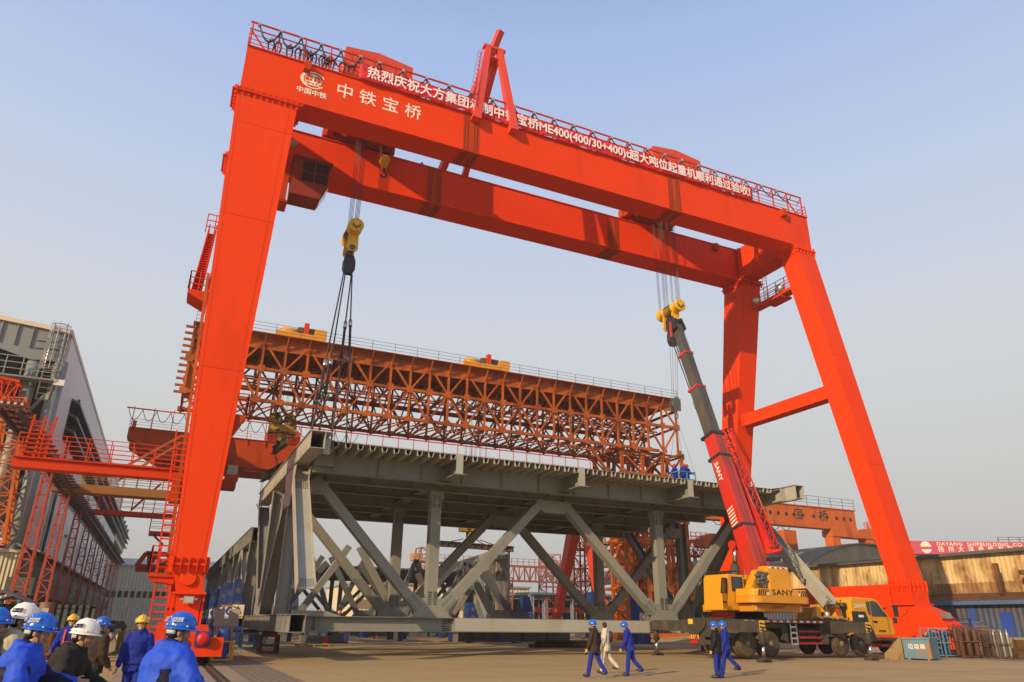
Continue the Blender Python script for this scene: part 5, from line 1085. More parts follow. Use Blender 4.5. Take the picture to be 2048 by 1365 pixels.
# ---- more cantilevered collector walkways seen left of the big leg
def cantilever(a, b_, y, w_, t_, rail, par, mt, name='collector_walkway', struts=()):
    a, b_ = U(*a, Y=y), U(*b_, Y=y); z = (a.z+b_.z)/2; mb = MB(); mb.box(a.x, b_.x+1, y, y+w_, z-t_, z)
    for yy in (y+.05, y+w_-.05): railing(mb, (a.x, yy, z), (b_.x+1, yy, z), rail, int((b_.x-a.x)/1.1)+2, 4, .03)
    for p_, q_ in struts: mb.beam(U(*p_, Y=y+w_/2), U(*q_, Y=y+w_/2), .22, .22)
    return mb.build(name, mt, par)
cantilever((106, 962), (352, 984), 75, 1.6, .75, 1.9, OG, mat('ochre walkway paint', (.26, .10, .012), .6, var=.15), struts=(((366, 871), (205, 958)), ((361, 887), (235, 962))))
cantilever((170, 1015), (330, 1030), 95, 1.4, .5, 2.2, RG, M['redrail'], struts=(((263, 1020), (322, 968)),))
cantilever((298, 1062), (330, 1064), 96, 2.0, .4, 2.2, RG, M['redrail'], struts=(((300, 1064), (326, 1090)),))
mb = MB(); a, b_ = U(272, 1132, Y=120), U(345, 1136, Y=120); b_.z = a.z; c_, d_ = U(292, 1106, Y=120), U(345, 1108, Y=120); d_.z = c_.z
for p_, q_ in ((a, b_), (c_, d_), (a, c_), (lerp(a, b_, .35), lerp(c_, d_, .1)), (lerp(a, b_, .35), lerp(c_, d_, .4)), (lerp(a, b_, .7), lerp(c_, d_, .4)), (lerp(a, b_, .7), d_)):
    mb.beam(p_, q_, .5, .5); mb.beam(p_+V((0, 2.5, 0)), q_+V((0, 2.5, 0)), .5, .5)
mb.box(a.x, b_.x, 120, 122.5, a.z-.7, a.z-.3); mb.build('collector_frame', M['redrail'], RG)
LT2 = thing('lattice_tower', 'orange lattice tower standing in the dark open gable at the left edge', 'tower', U(2, 1000, Y=80)); mb = MB()
p_, q_ = U(-12, 1090, Y=80), U(34, 800, Y=80); q_.x += .0; lattice(mb, p_, q_, 1.7, 1.7, 9, .07, .13, up=(0, 1, 0)); mb.build('shaft', M['orange2'], LT2)
mb = MB(); p_ = U(-40, 775, Y=80); q_ = U(34, 790, Y=80); lattice(mb, p_, q_, 1.7, 2.2, 4, .07, .12); mb.build('head_beam', M['redrail'], LT2)
# ================================================================== BUILDINGS
# ---- the tall assembly hall on the left
XW = -13.0; c0 = U(145, 676, X=XW); YC, ZE = c0.y, c0.z; YE2 = 205
HALL = thing('assembly_hall', 'tall grey assembly hall on the left with an open gable end and dark louvre bands', 'industrial hall', (XW-20, YC, 0))
clad = mat('pale grey cladding', (.82, .765, .735), .6, var=.05, sc=.15, corr=(1, .5, .03), stain=(.68, .62, .59), st=(.6, .8), ssc=.1, streak=3)
galv = mat('galvanised column steel', (.22, .25, .25), .5, var=.15); fasc = mat('cream fascia', (.62, .55, .42), .6, var=.08); dkin = mat('shade-dark hall steel', (.045, .048, .05), .7, var=.3)  # shade inside the hall is put into the dark steel colour
mb = MB(); zb = 6.6; wa = U(148, 805, X=XW); wb = U(131, 885, X=XW); z_hi, z_lo, ys0 = wa.z, U(131, 890, X=XW).z, wa.y-2
ys1 = U(254, 1068, X=XW).y
mb.box(XW-.3, XW, YC, YE2, 0, z_lo); mb.box(XW-.3, XW, YC, YE2, z_hi, ZE); mb.box(XW-.3, XW, YC, ys0, z_lo, z_hi); mb.box(XW-.3, XW, ys1, YE2, z_lo, z_hi)
wl = mb.build('wall', clad, HALL)
mb = MB(); k = YC+12; tsm = mat('tan strip', (.30, .25, .17), .6)
while k < YE2: mb = MB(); mb.box(XW, XW+.05, k, k+.5, 7, z_lo-1); mb.build('downpipe_strip', tsm, wl); k += 12
for i in range(3):
    z = lerp(z_hi, z_lo, (i+.0)/3); mb = MB(); mb.prism([(XW-.1, ys0+i*.4, z), (XW+.9, ys0+i*.4, z-.45), (XW+.9, ys0+i*.4, z-.75), (XW-.1, ys0+i*.4, z-.3)], (0, ys1-ys0+3-i*3.2, 0)); mb.build('louvre', mat('louvre steel', (.10, .105, .12), .5), wl)
mb = MB(); mb.box(XW-1.5, XW-.31, ys0, ys1, z_lo-.5, z_hi+.5); mb.build('louvre_recess', dkin, wl)  # dark block filling the opening, shade of the recess in its colour
mb = MB(); sl = .07; 
mb.hexa([(XW+.08, YC-1.2, ZE), (XW-45, YC-1.2, ZE+45*sl), (XW-45, YE2, ZE+45*sl), (XW+.08, YE2, ZE)], [(XW+.08, YC-1.2, ZE+.45), (XW-45, YC-1.2, ZE+.45+45*sl), (XW-45, YE2, ZE+.45+45*sl), (XW+.08, YE2, ZE+.45)]); rf = mb.build('roof', fasc, HALL)
mb = MB()
for k in range(16): y = YC+6+k*12; mb.beam((XW-.5, y, ZE-1.2), (XW-45, y, ZE-1.2+45*sl), .6, 1.8)
mb.hexa([(XW-.35, YC-.6, ZE-.1), (XW-45, YC-.6, ZE-.1+45*sl), (XW-45, YE2, ZE-.1+45*sl), (XW-.35, YE2, ZE-.1)], [(XW-.35, YC-.6, ZE-.05), (XW-45, YC-.6, ZE-.05+45*sl), (XW-45, YE2, ZE-.05+45*sl), (XW-.35, YE2, ZE-.05)])
mb.box(XW-45.5, XW-45, YC+2, YE2, 9, ZE+3); mb.build('roof_frame', dkin, HALL)
# gable girder: tapered web with stiffeners
mb = MB(); d1 = U(72, 695, Y=YC-.3)
pts = [(XW-.35, YC-.9, ZE-.02), (XW-.35, YC-.9, ZE-2.8), (d1.x, YC-.9, ZE-3.2), (d1.x-3, YC-.9, ZE-2.4), (XW-45, YC-.9, ZE+45*sl-2.4), (XW-45, YC-.9, ZE+45*sl-.02)]
mb.prism(pts, (0, .25, 0))
for k in range(22): x = XW-.6-k*1.35; mb.box(x-.04, x+.04, YC-1.1, YC-.91, ZE-2.2+(XW-x)*sl, ZE-.1+(XW-x)*sl)
for q in (-.9, -1.7): mb.beam((XW-.35, YC-.98, ZE+q), (d1.x, YC-.98, ZE+q-.2), .1, .1)
mb.build('gable_girder', mat('girder grey', (.20, .215, .22), .55, var=.1), HALL)
# columns and bracing of the gable end
def col(pxt, pxb, y, r, top): 
    a = U(pxt[0], pxt[1], Y=y); b_ = U(pxb[0], pxb[1], Y=y); mb = MB(); x = (a.x+b_.x)/2; mb.tube((x, y, 0), (x, y, top), r, 14); mb.build('column', galv, HALL); return x
xa = col((128, 704), (28.7, 1093), YC-.2, .66, ZE-2.9); xb = col((77, 697), (0, 977), YC-.2, .62, ZE-3.0); xc = xb-(xa-xb)*1.02
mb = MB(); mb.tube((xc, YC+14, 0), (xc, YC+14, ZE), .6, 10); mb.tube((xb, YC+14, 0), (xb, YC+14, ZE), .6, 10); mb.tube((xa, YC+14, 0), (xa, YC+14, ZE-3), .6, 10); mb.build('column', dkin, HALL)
mb = MB(); z = 7.0; k = 0
while z < ZE-11: 
    mb.tube((xa, YC-.2, z), (xb, YC-.2, z+4.2), .17, 8); mb.tube((xb, YC-.2, z+4.2), (xa, YC-.2, z+8.4), .17, 8); mb.tube((xa, YC+.3, z+4.2), (xb, YC+.3, z+4.2), .12, 8); z += 8.4
for z in (9.0, 10.2): mb.tube((xa, YC+3, z), (xc-8, YC+3, z), .14, 8)
mb.build('bracing', galv, HALL)
mb = MB(); w1 = U(20, 750, Y=YC-.8); w2 = U(112, 765, Y=YC-.8); mb.box(xb-9, XW-.5, YC-1.8, YC-.6, w2.z-.15, w2.z); railing(mb, (xb-9, YC-1.8, w2.z), (XW-.5, YC-1.8, w2.z), 1.9, 9, 3, .05); mb.build('walkway', galv, HALL)
mb = MB(); random.seed(4)
for k in range(40):
    z = 8+random.random()*(ZE-14); x = xb-2-random.random()*9; mb.beam((x, YC+6+random.random()*30, z), (x+2+random.random()*4, YC+6+random.random()*30, z+random.random()*1.5), .25, .4)
mb.build('crane_beam', dkin, HALL)
mb = MB(); lx = U(134, 645, Y=YC-1.4); lb_ = U(92, 800, Y=YC-1.4); xl = U(112, 725, Y=YC-1.4).x; z0_, z1_ = lb_.z, U(126, 648, Y=YC-1.4).z
xt_ = (lx.x+U(116, 645, Y=YC-1.4).x)/2; xl = xt_
for s in (-.55, .55): mb.tube((xl+s, YC-1.4, z0_), (xl+s, YC-1.4, z1_), .07, 6)
k = z0_
while k < z1_: mb.tube((xl-.55, YC-1.4, k), (xl+.55, YC-1.4, k), .045, 5); k += .6
k = z0_+3
while k < z1_+.1: mb.path([(xl+.85*math.cos(a), YC-1.4-.9*math.sin(a), k) for a in [i*PI/8 for i in range(9)]], .05, 4); k += .8
for i in range(5): a = i*PI/4; mb.tube((xl+.85*math.cos(a), YC-1.4-.9*math.sin(a), z0_+3), (xl+.85*math.cos(a), YC-1.4-.9*math.sin(a), z1_), .04, 4)
mb.build('cage_ladder', M['ally'], HALL)
mb = MB(); cpx = U(122, 765, Y=YC-1); mb.box(cpx.x-.5, cpx.x+.4, YC-1.6, YC-1.2, cpx.z-.5, cpx.z+.1); mb.build('camera_box', M['white'], HALL)
# ---- the annexe in front of its long wall, the low beige shed beside it
AN = thing('annexe', 'two storey grey annexe with a balcony along the foot of the assembly hall', 'building', (XW+1.5, YC, 0))
xa2 = -10.9; a0 = U(82, 1101, X=xa2); YA0, ZA0 = a0.y, a0.z; YA1 = 195
wallm = mat('grimy grey render', (.15, .15, .145), .8, var=.15, stain=(.08, .08, .08), ssc=.3, streak=3)
mb = MB(); mb.box(XW+.05, xa2-.8, YA0+.6, YA1, 0, ZA0-.35); mb.build('wall', wallm, AN)
mb = MB(); mb.hexa([(XW+.06, YA0-.3, ZA0+.3), (xa2, YA0-.3, ZA0-.2), (xa2, YA1, ZA0-.2), (XW+.06, YA1, ZA0+.3)], [(XW+.06, YA0-.3, ZA0+.55), (xa2, YA0-.3, ZA0), (xa2, YA1, ZA0), (XW+.06, YA1, ZA0+.55)]); mb.build('roof', mat('mauve grey roof edge', (.20, .17, .18), .6), AN)
zbal = U(41, 1178, X=xa2).z
mb = MB(); mb.box(xa2-.79, xa2+.1, YA0-.2, YA1, zbal-.35, zbal); mb.box(xa2, xa2+.08, YA0-.2, YA1, zbal, zbal+1.15); mb.box(xa2-2, xa2, YA0-.2, YA0-.12, zbal, zbal+1.15); mb.build('balcony', mat('dark balcony mesh', (.075, .078, .08), .7, var=.2), AN)
for k in range(14):
    y = YA0+3+k*8.2
    for z in (.2, zbal+.05):
        mb = MB(); mb.box(xa2-.86, xa2-.805, y, y+1.0, z, z+2.1); mb.build('door', mat('dull door', (.09, .07, .05), .6), AN)
        mb = MB(); mb.box(xa2-.86, xa2-.805, y+2.5, y+4.6, z+.9, z+2.2); mb.build('window', M['glass'], AN)
mb = MB(); mb.box(XW+.3, xa2-.81, YA0+.5, YA0+.59, .1, 2.1); mb.build('door', M['dark'], AN)
LS = thing('low_shed', 'low beige corrugated shed at the left edge below the open hall', 'shed', (-25, YA0, 0))
cor = mat('beige corrugated sheet', (.46, .40, .27), .6, var=.06, corr=(0, .34, .05), stain=(.3, .24, .15), st=(.6, .85), ssc=.3, streak=3)
zs = U(2, 1097, Y=YA0).z; mb = MB(); mb.box(-45, XW+.8, YA0+.0, YA0+.3, 0, zs-.3); mb.box(-45, -44.8, YA0+.3, YA0+9, 0, zs-.3); mb.build('wall', cor, LS)
mb = MB(); mb.box(-45.3, XW+1.0, YA0-.25, YA0+10, zs-.3, zs-.05); mb.build('roof', mat('cream roof edge', (.55, .5, .38), .6), LS)
# ---- the conductor trestle: lattice masts carrying a bundle of bars
XT = -9.4
mast = None; my = [63.8+12*i for i in range(10)]; tr = mat('trestle red', (.40, .05, .015), .6, var=.15)
ordn = ['nearest', 'second', 'third', 'fourth', 'fifth', 'sixth', 'seventh', 'eighth', 'ninth', 'farthest']
for i, y in enumerate(my):
    lab = 'red lattice mast under the conductor bars before the grey hall, %s of the row' % ordn[i]
    if mast is None:
        mast = thing('lattice_mast', lab, 'mast', (XT, y, 0), 'red lattice masts of the conductor line')
        mb = MB(); n = 13; H = 12.2
        cs = lambda t_: [V((XT+sx*lerp(.50, .26, t_), y+sy*lerp(.50, .26, t_), t_*H)) for sx, sy in ((-1, -1), (1, -1), (1, 1), (-1, 1))]
        for k in range(n):
            A, B_ = cs(k/n), cs((k+1)/n)
            for j in range(4):
                mb.beam(A[j], B_[j], .11, .11); mb.beam(A[j], A[(j+1) % 4], .06, .06)
                if j in (0, 1): mb.beam(A[j] if k % 2 else A[(j+1) % 4], B_[(j+1) % 4] if k % 2 else B_[j], .06, .06)
        mb.build('shaft', tr, mast)
        mb = MB(); mb.box(XT-.8, XT+.8, y-.8, y+.8, 0, .35); mb.build('footing', conc, mast)
    else: dup(mast, (XT, y, 0), label=lab)
CL = thing('conductor_line', 'bundle of rusty conductor bars on brackets running along the row of red masts', 'conductor rail', (XT, 110, 12.3))
mb = MB()
for dx in (-.7, -.38, -.06, .26, .58): mb.box(XT+dx-.06, XT+dx+.06, 46, 178, 12.75, 12.95)
mb.build('bar', mat('red brown bar', (.34, .07, .025), .6, var=.2), CL)
mb = MB(); mb.box(XT-.5, XT-.35, 46, 178, 12.2, 12.5); mb.box(XT+.35, XT+.5, 46, 178, 12.2, 12.5); k = 46
while k < 178:
    mb.box(XT-1.2, XT+1.1, k-.05, k+.05, 12.52, 12.62); mb.beam((XT-.4, k, 12.3), (XT+.4, k+.9, 12.3), .06); k += 1.5
mb.build('bracket', mat('dark bracket steel', (.06, .035, .03), .7), CL)
mb = MB(); k = 46
while k < 178:
    for dx in (-.7, -.38, -.06, .26, .58): mb.cbox((XT+dx, k, 12.7), .12, .12, .12)
    k += 1.5
mb.build('insulator', mat('insulator', (.6, .5, .45), .4), CL, kind='stuff')
# far end: small red lattice arm and beige workshop
FB = thing('workshop', 'far beige workshop with rows of windows at the end of the mast row', 'building', (0, 205, 0))
mb = MB(); f0, f1 = U(225, 1130, Y=205), U(470, 1150, Y=205); zt = U(280, 1133, Y=205).z; mb.box(f0.x-12, f1.x+6, 205, 230, 0, zt); fw = mb.build('wall', mat('beige cladding', (.52, .46, .36), .6, var=.05, corr=(0, .8, .06)), FB)
mb = MB(); mb.hexa([(f0.x-12.5, 204.5, zt), (f1.x+6.5, 204.5, zt), (f1.x+6.5, 230, zt), (f0.x-12.5, 230, zt)], [(f0.x-12.5, 204.5, zt+.4), (f1.x+6.5, 204.5, zt+.4), (f1.x+6.5, 216, zt+2.5), (f0.x-12.5, 216, zt+2.5)]); mb.build('roof', mat('pale roof', (.5, .48, .42), .6), FB)
for (pa, pb, w_, mt_) in ((1183, 1196, 1.1, M['dark']), (1200, 1213, 2.0, M['lamp']), (1217, 1228, 2.6, M['lamp'])):
    z1_, z0_ = U(280, pa, Y=205).z, U(280, pb, Y=205).z; x = f0.x-10
    while x < f1.x+4:
        mb = MB(); mb.box(x, x+w_*.8, 204.9, 204.98, z0_, z1_); mb.build('window', mt_, FB); x += w_*1.25
# ---- right: barrel roofed rusty hall with a blue lean-to
XB = 70.0; g_ = .65
RH = thing('rusty_hall', 'long rusty corrugated hall with a barrel roof behind the truck crane and red leg', 'industrial hall', (XB, 60, g_))
rustw = mat('rust streaked corrugated sheet', (.70, .52, .24), .6, var=.22, sc=.5, corr=(1, .45, .018), stain=(.22, .095, .025), st=(.42, .66), ssc=.75, streak=2.2)
rustd = mat('brown corrugated sheet', (.33, .26, .165), .7, var=.25, sc=.3, corr=(1, .45, .05), stain=(.10, .055, .025), st=(.5, .7), ssc=.5, streak=5)
zt0 = U(1940, 1110, X=XB).z; zt1 = U(1440, 1151, X=XB).z; zt_ = (zt0+zt1)/2
mb = MB(); mb.box(XB, XB+.3, 41.0, 82, g_, zt_); rw = mb.build('wall', rustw, RH)
mb = MB(); mb.box(XB-.03, XB-.004, 41.0, 82, g_+3, U(1940, 1166, X=XB).z); mb.build('lower_sheet', mat('rust eaten lower sheet', (.26, .13, .045), .75, var=.3, corr=(1, .45, .018), stain=(.55, .38, .16), st=(.5, .72), ssc=.8, streak=2), RH)
mb = MB(); mb.box(XB, XB+.3, 82, 108, g_, zt_); mb.build('wall', rustd, RH)
mb = MB(); mb.box(XB-.7, XB+.5, 20, 108.5, zt_, zt_+.28); mb.build('gutter', mat('dark gutter', (.10, .10, .10), .6, var=.3, stain=(.2, .1, .05)), RH)
rfm = mat('weathered roofing', (.21, .18, .14), .85, var=.2, sc=.3, stain=(.19, .15, .10), st=(.5, .75), ssc=.2)
xa_, xb_, yg = XB+1, XB+25, 68.6; zp = U(1712, 1087, Y=yg).z
def archz(t_): return zt_+(zp-zt_)*math.sin(PI*t_)**.8
arch = [(lerp(xa_, xb_, i/24), archz(i/24)) for i in range(25)]
mb = MB(); mb.prism([(x, yg, z) for x, z in arch], (0, .3, 0)); mb.build('gable', rustd, RH)
mb = MB(); mb.grid([[(x, y, z+.08) for x, z in arch] for y in (yg-.3, 125)]); o = mb.build('roof', rfm, RH); o.modifiers.new('thickness', 'SOLIDIFY').thickness = .2
mb = MB(); mb.hexa([(XB+.2, 20, zt_+.28), (XB+.2, 47.2, zt_+.28), (XB+24, 47.2, zt_-.6), (XB+24, 20, zt_-.6)], [(XB+.2, 20, zt_+.4), (XB+.2, 47.2, zt_+.4), (XB+24, 47.2, zt_-.4), (XB+24, 20, zt_-.4)]); mb.build('roof', rfm, RH)
# darker open bay at the right edge with its canopy
mb = MB(); mb.box(XB+2.2, XB+2.5, 15, 41.0, g_, zt_); mb.box(XB+.3, XB+2.2, 40.8, 41.0, g_, zt_); mb.build('wall', mat('brown bay wall', (.10, .065, .035), .8, var=.3, corr=(1, .6, .06), stain=(.05, .03, .02)), RH)
mb = MB(); mb.box(XB, XB+2.5, 15, 40.9, zt_-1.6, zt_-.01); mb.build('fascia', rustw, RH); mb = MB(); mb.box(XB-1.6, XB+2.4, 15, 41.2, zt_-2.1, zt_-1.7); mb.build('canopy', M['rust'], RH)
pq, pr_ = U(1990, 1127, X=XB-1.7), U(2004, 1188, X=XB-1.7); mb = MB(); mb.beam((XB-1.7, (pq.y+pr_.y)/2, pr_.z), (XB-1.7, (pq.y+pr_.y)/2, pq.z), .35, .35); mb.build('post', M['rust'], RH)
BL_ = thing('lean_to', 'low faded blue lean-to building with a bright blue door under the rusty hall', 'building', (66, 50, g_))
XL2 = 66.2; ze = U(1900, 1204, X=XL2-.4).z
bluew = mat('faded blue sheet', (.055, .085, .15), .7, var=.25, sc=.25, corr=(1, .5, .04), stain=(.11, .065, .04), st=(.48, .68), ssc=.4, streak=4)
mb = MB(); mb.box(XL2, XL2+.2, 18, 100, g_+.4, ze-.25); mb.build('wall', bluew, BL_)
mb = MB(); mb.box(XL2-.06, XL2+.3, 18, 100, g_, g_+.4); mb.build('plinth', conc, BL_)
mb = MB(); mb.hexa([(XL2-.6, 18, ze-.1), (XB-.02, 18, ze+.75), (XB-.02, 100, ze+.75), (XL2-.6, 100, ze-.1)], [(XL2-.6, 18, ze), (XB-.02, 18, ze+.85), (XB-.02, 100, ze+.85), (XL2-.6, 100, ze)]); mb.build('roof', M['rust'], BL_)
mb = MB(); mb.box(XL2-.64, XL2-.605, 18, 100, ze-.3, ze+.02); mb.build('fascia', mat('blue fascia', (.07, .14, .30), .5, var=.15), BL_)
d0, d1 = U(2008, 1268, X=XL2), U(2034, 1268, X=XL2); dt = U(2010, 1224, X=XL2).z
mb = MB(); mb.box(XL2-.06, XL2-.005, d1.y, d0.y, g_+.4, dt); mb.build('door', mat('bright blue door', (.02, .07, .36), .5, var=.1), BL_)
p0, p1 = U(1935, 1215, X=XL2), U(1950, 1215, X=XL2); mb = MB(); mb.box(XL2-.04, XL2-.005, p1.y, p0.y, g_+.4, ze-.3); mb.build('panel', mat('bright blue panel', (.025, .08, .33), .5, var=.15), BL_)
# ---- the pink gantry of the neighbouring yard
DG = thing('shipyard_gantry', 'haze-tinted pink girder of the neighbouring shipyard gantry with white lettering, far right', 'gantry crane', (150, 90, 0))
p0, p1 = U(1745, 1083, D=160), U(2300, 1083, D=160); rt = (p1-p0); rt.z = 0; rt.normalize(); bk_ = V((-rt.y, rt.x, 0))
if bk_.dot(_F) < 0: bk_ = -bk_
zt2, zb2 = U(1900, 1083, D=160).z, U(1900, 1109, D=160).z
pink = mat('haze-pinked red paint', (.52, .075, .13), .6, var=.04)  # distance haze over red, mixed into the paint as pink
mb = MB(); e = p0-rt*.5; e.z = 0; L_ = 85
q = [e, e+rt*L_, e+rt*L_+bk_*4, e+bk_*4]
mb.hexa([v+V((0, 0, zb2)) for v in q], [v+V((0, 0, zt2)) for v in q]); gd2 = mb.build('girder', pink, DG)
mb = MB(); qa = e+rt*28+V((0, 0, zt2)); railing(mb, qa, qa+rt*45, 1.0, 20, 2, .06); mb.build('railing', M['steeld'], gd2)
for t_ in (3, 80):
    mb = MB(); b_ = e+rt*t_+bk_*2; mb.hexa([b_+V(v) for v in ((-1.5, -1.5, 0), (1.5, -1.5, 0), (1.5, 1.5, 0), (-1.5, 1.5, 0))], [b_+V(v)+V((0, 0, zb2)) for v in ((-2, -2, 0), (2, -2, 0), (2, 2, 0), (-2, 2, 0))]); mb.build('leg', pink, DG)
def dg(px, py): q_ = U(px, py, D=160); s_ = (q_-e).dot(rt); return e+rt*s_-bk_*.02+V((0, 0, q_.z))
a, b_ = dg(1873, 1088.5), dg(2048, 1088.5)
lt = letters('DAYANG  SHIPBUILDING  CO.,LTD.', .95, M['cream'], gd2, a, rt, (0, 0, 1), bold=.012, align='LEFT', ext=.01, gap=1.15)
vs = [v.co.dot(rt) for v in lt.data.vertices]; kx = ((b_-a).length*1.16)/(max(vs)-min(vs)); mn = min(vs)
for v in lt.data.vertices: v.co = v.co+rt*((v.co.dot(rt)-mn)*(kx-1))
for i, ch_ in enumerate('扬州大洋造船有限公司'): letters(ch_, 1.35, M['cream'], gd2, dg(1882+20*i, 1099.5), rt, (0, 0, 1), bold=.012, ext=.01)
mb = MB(); c = dg(1852, 1095); 
def disc(mb, c, r, a0, a1, e_=.02): mb.prism([c+rt*r*math.cos(a)+V((0, 0, r*math.sin(a))) for a in [lerp(a0, a1, i/20) for i in range(21)]], -bk_*e_)
disc(mb, c+V((0, 0, .10)), 1.15, .02, PI-.02); disc(mb, c-V((0, 0, .10)), 1.15, PI+.3, 2*PI-.3); mb.build('emblem', M['cream'], gd2)
# ---- cream warehouse and dark blue steel frame under the deck
WH = thing('warehouse', 'cream warehouse with brown bands seen low under the lifted deck', 'building', (90, 200, 0))
w0, w1 = U(890, 1180, Y=200), U(1058, 1180, Y=200); wz = U(1000, 1176, Y=200).z
mb = MB(); mb.box(w0.x-25, w1.x, 200, 240, 0, wz); mb.build('wall', mat('cream cladding', (.72, .62, .42), .6, var=.04, corr=(0, 1.2, .05)), WH)
mb = MB(); mb.box(w0.x-25.5, w1.x+.5, 199.4, 241, wz, wz+.5); mb.build('roof', mat('grey roof edge', (.3, .3, .3), .6), WH)
zb_ = U(1000, 1215, Y=200).z; mb = MB(); mb.box(w0.x-25, w1.x, 199.85, 199.98, zb_-1.0, zb_+1.2); mb.build('band', mat('tan band', (.27, .19, .09), .7), WH)
x = w0.x-20
while x < w1.x-3: mb = MB(); mb.box(x, x+1.7, 199.8, 199.97, .8, zb_-1.05) if int(x) % 2 else mb.box(x, x+1.7, 199.8, 199.97, zb_+1.25, wz-3); mb.build('band', mat('tan strip', (.27, .19, .09), .7), WH); x += 9
SF = thing('steel_shed', 'dark blue roofed steel shed with red crane beams, right of the cream warehouse', 'shed', (110, 165, 0))
s0, s1 = U(1062, 1182, Y=165), U(1262, 1195, Y=165); sz = U(1100, 1186, Y=165).z
mb = MB(); mb.hexa([(s0.x, 164, sz-.5), (s1.x+8, 164, sz-.5), (s1.x+8, 195, sz-.5), (s0.x, 195, sz-.5)], [(s0.x, 164, sz), (s1.x+8, 164, sz), (s1.x+8, 195, sz+.6), (s0.x, 195, sz+.6)]); mb.build('roof', mat('blue grey roof', (.10, .15, .22), .6, var=.15), SF)
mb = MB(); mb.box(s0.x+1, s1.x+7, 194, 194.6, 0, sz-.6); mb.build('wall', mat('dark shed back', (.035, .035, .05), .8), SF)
mb = MB(); mb.box(s0.x, s1.x+8, 168, 169, sz-4.5, sz-3.3); mb.build('crane_beam', mat('shed beam red', (.4, .03, .02), .6), SF)
for k in range(10):
    x = lerp(s0.x+.5, s1.x+7, k/9); mb = MB(); lattice(mb, (x, 166, 0), (x, 166, sz-.6), .9, .9, 8, .05, .09, up=(0, 1, 0)); mb.build('column', mat('light blue column', (.25, .34, .42), .6), SF)
# ================================================================== THE YARD
# ---- a second bridge section further back, unfinished frames and the long truss wall on blue jigs
pp = U(598, 1128, Z=ZD)
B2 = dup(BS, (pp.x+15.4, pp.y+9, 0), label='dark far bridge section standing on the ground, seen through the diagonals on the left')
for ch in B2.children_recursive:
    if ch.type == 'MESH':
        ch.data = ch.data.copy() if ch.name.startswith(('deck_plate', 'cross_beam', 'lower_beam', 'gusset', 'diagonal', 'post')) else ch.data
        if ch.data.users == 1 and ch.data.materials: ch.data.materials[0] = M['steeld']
def frame_panel(loc, rz, W, H, nb, label, mt, lean=0, tops=None):
    """one W of box diagonals on a lower beam, without its deck"""
    T = thing('unfinished_truss', label, 'truss', loc, 'unfinished trusses', rz)
    mb = MB(); mb.beam((0, 0, 1.5), (W, 0, 1.5), .6, .7); mb.build('lower_beam', mt, T, off=O0)
    st_ = W/nb
    for k in range(nb):
        x0, x1 = k*st_, (k+1)*st_; t_ = 1 if tops is None else tops[k]
        for a, b_ in (((x0+.3, 1.9), (lerp(x0, (x0+x1)/2, t_), lerp(1.9, H, t_))), ((x1-.3, 1.9), (lerp(x1, (x0+x1)/2, t_), lerp(1.9, H, t_)))):
            mb = MB(); mb.beam((a[0], 0, a[1]), (b_[0], 0, b_[1]), .5, .55, up=(0, 1, 0)); mb.build('diagonal', mt, T, off=O0)
    for k in range(nb+1): mb = MB(); mb.prism([(k*st_-1.3, -.3, 1.85), (k*st_+1.3, -.3, 1.85), (k*st_+.8, -.3, 2.8), (k*st_-.8, -.3, 2.8)], (0, .6, 0)); mb.build('gusset', mt, T, off=O0)
    for k in range(nb*2+1): mb = MB(); mb.beam((k*st_/2, 0, .2), (k*st_/2, 0, 1.15), .3, .3); mb.build('foot_post', M['blue'], T, off=O0)
    return T
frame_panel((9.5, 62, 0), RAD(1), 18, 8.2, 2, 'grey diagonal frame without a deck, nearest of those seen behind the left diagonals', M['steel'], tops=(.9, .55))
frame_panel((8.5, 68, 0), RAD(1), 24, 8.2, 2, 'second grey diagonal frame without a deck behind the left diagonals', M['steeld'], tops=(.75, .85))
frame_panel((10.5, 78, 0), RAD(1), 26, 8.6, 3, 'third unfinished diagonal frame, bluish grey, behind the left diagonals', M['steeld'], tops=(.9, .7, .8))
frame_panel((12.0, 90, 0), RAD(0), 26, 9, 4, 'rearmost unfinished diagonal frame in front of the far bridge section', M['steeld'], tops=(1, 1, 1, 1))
LW = thing('truss_wall', 'long grey truss standing upright on blue jigs left of the bridge section', 'truss', (6.3, 90, 0))
q0 = U(516, 1056, D=57); XQ, ZQ, YQ0, YQ1 = q0.x, q0.z, q0.y, q0.y+62
mb = MB()
for dx in (-.35, .35): mb.box(XQ+dx-.02, XQ+dx+.02, YQ0, YQ1, ZQ-1.0, ZQ)
mb.box(XQ-.5, XQ+.5, YQ0, YQ1, ZQ+.001, ZQ+.03); mb.box(XQ-.4, XQ+.4, YQ0, YQ1, ZQ-1.04, ZQ-1.01); mb.box(XQ+.4, XQ+1.0, YQ0+.1, YQ0+.13, ZQ-1.7, ZQ-.2)
k = YQ0
while k < YQ1: mb.box(XQ-.47, XQ-.38, k, k+.06, ZQ-1, ZQ); k += 1.3
mb.build('top_chord', M['steel'], LW)
mb = MB(); mb.box(XQ-.4, XQ+.4, YQ0, YQ1, 1.3, 2.0); mb.build('bottom_chord', M['steel'], LW)
for k in range(9):
    y = YQ0+.6+k*7.0; mb = MB(); mb.ibeam((XQ, y, 2.0), (XQ, y, ZQ-1.05), .55, .75, .03, .03, up=(1, 0, 0)); mb.build('post', M['steel'], LW)
    if k < 8:
        a, b_ = ((y+.5, 2.2), (y+6.5, ZQ-1.1)) if k % 2 == 0 else ((y+.5, ZQ-1.1), (y+6.5, 2.2)); mb = MB(); mb.ibeam((XQ, *a), (XQ, *b_), .5, .7, .03, .03, up=(1, 0, 0)); mb.build('diagonal', M['steel2'] if k < 4 else M['steel'], LW)
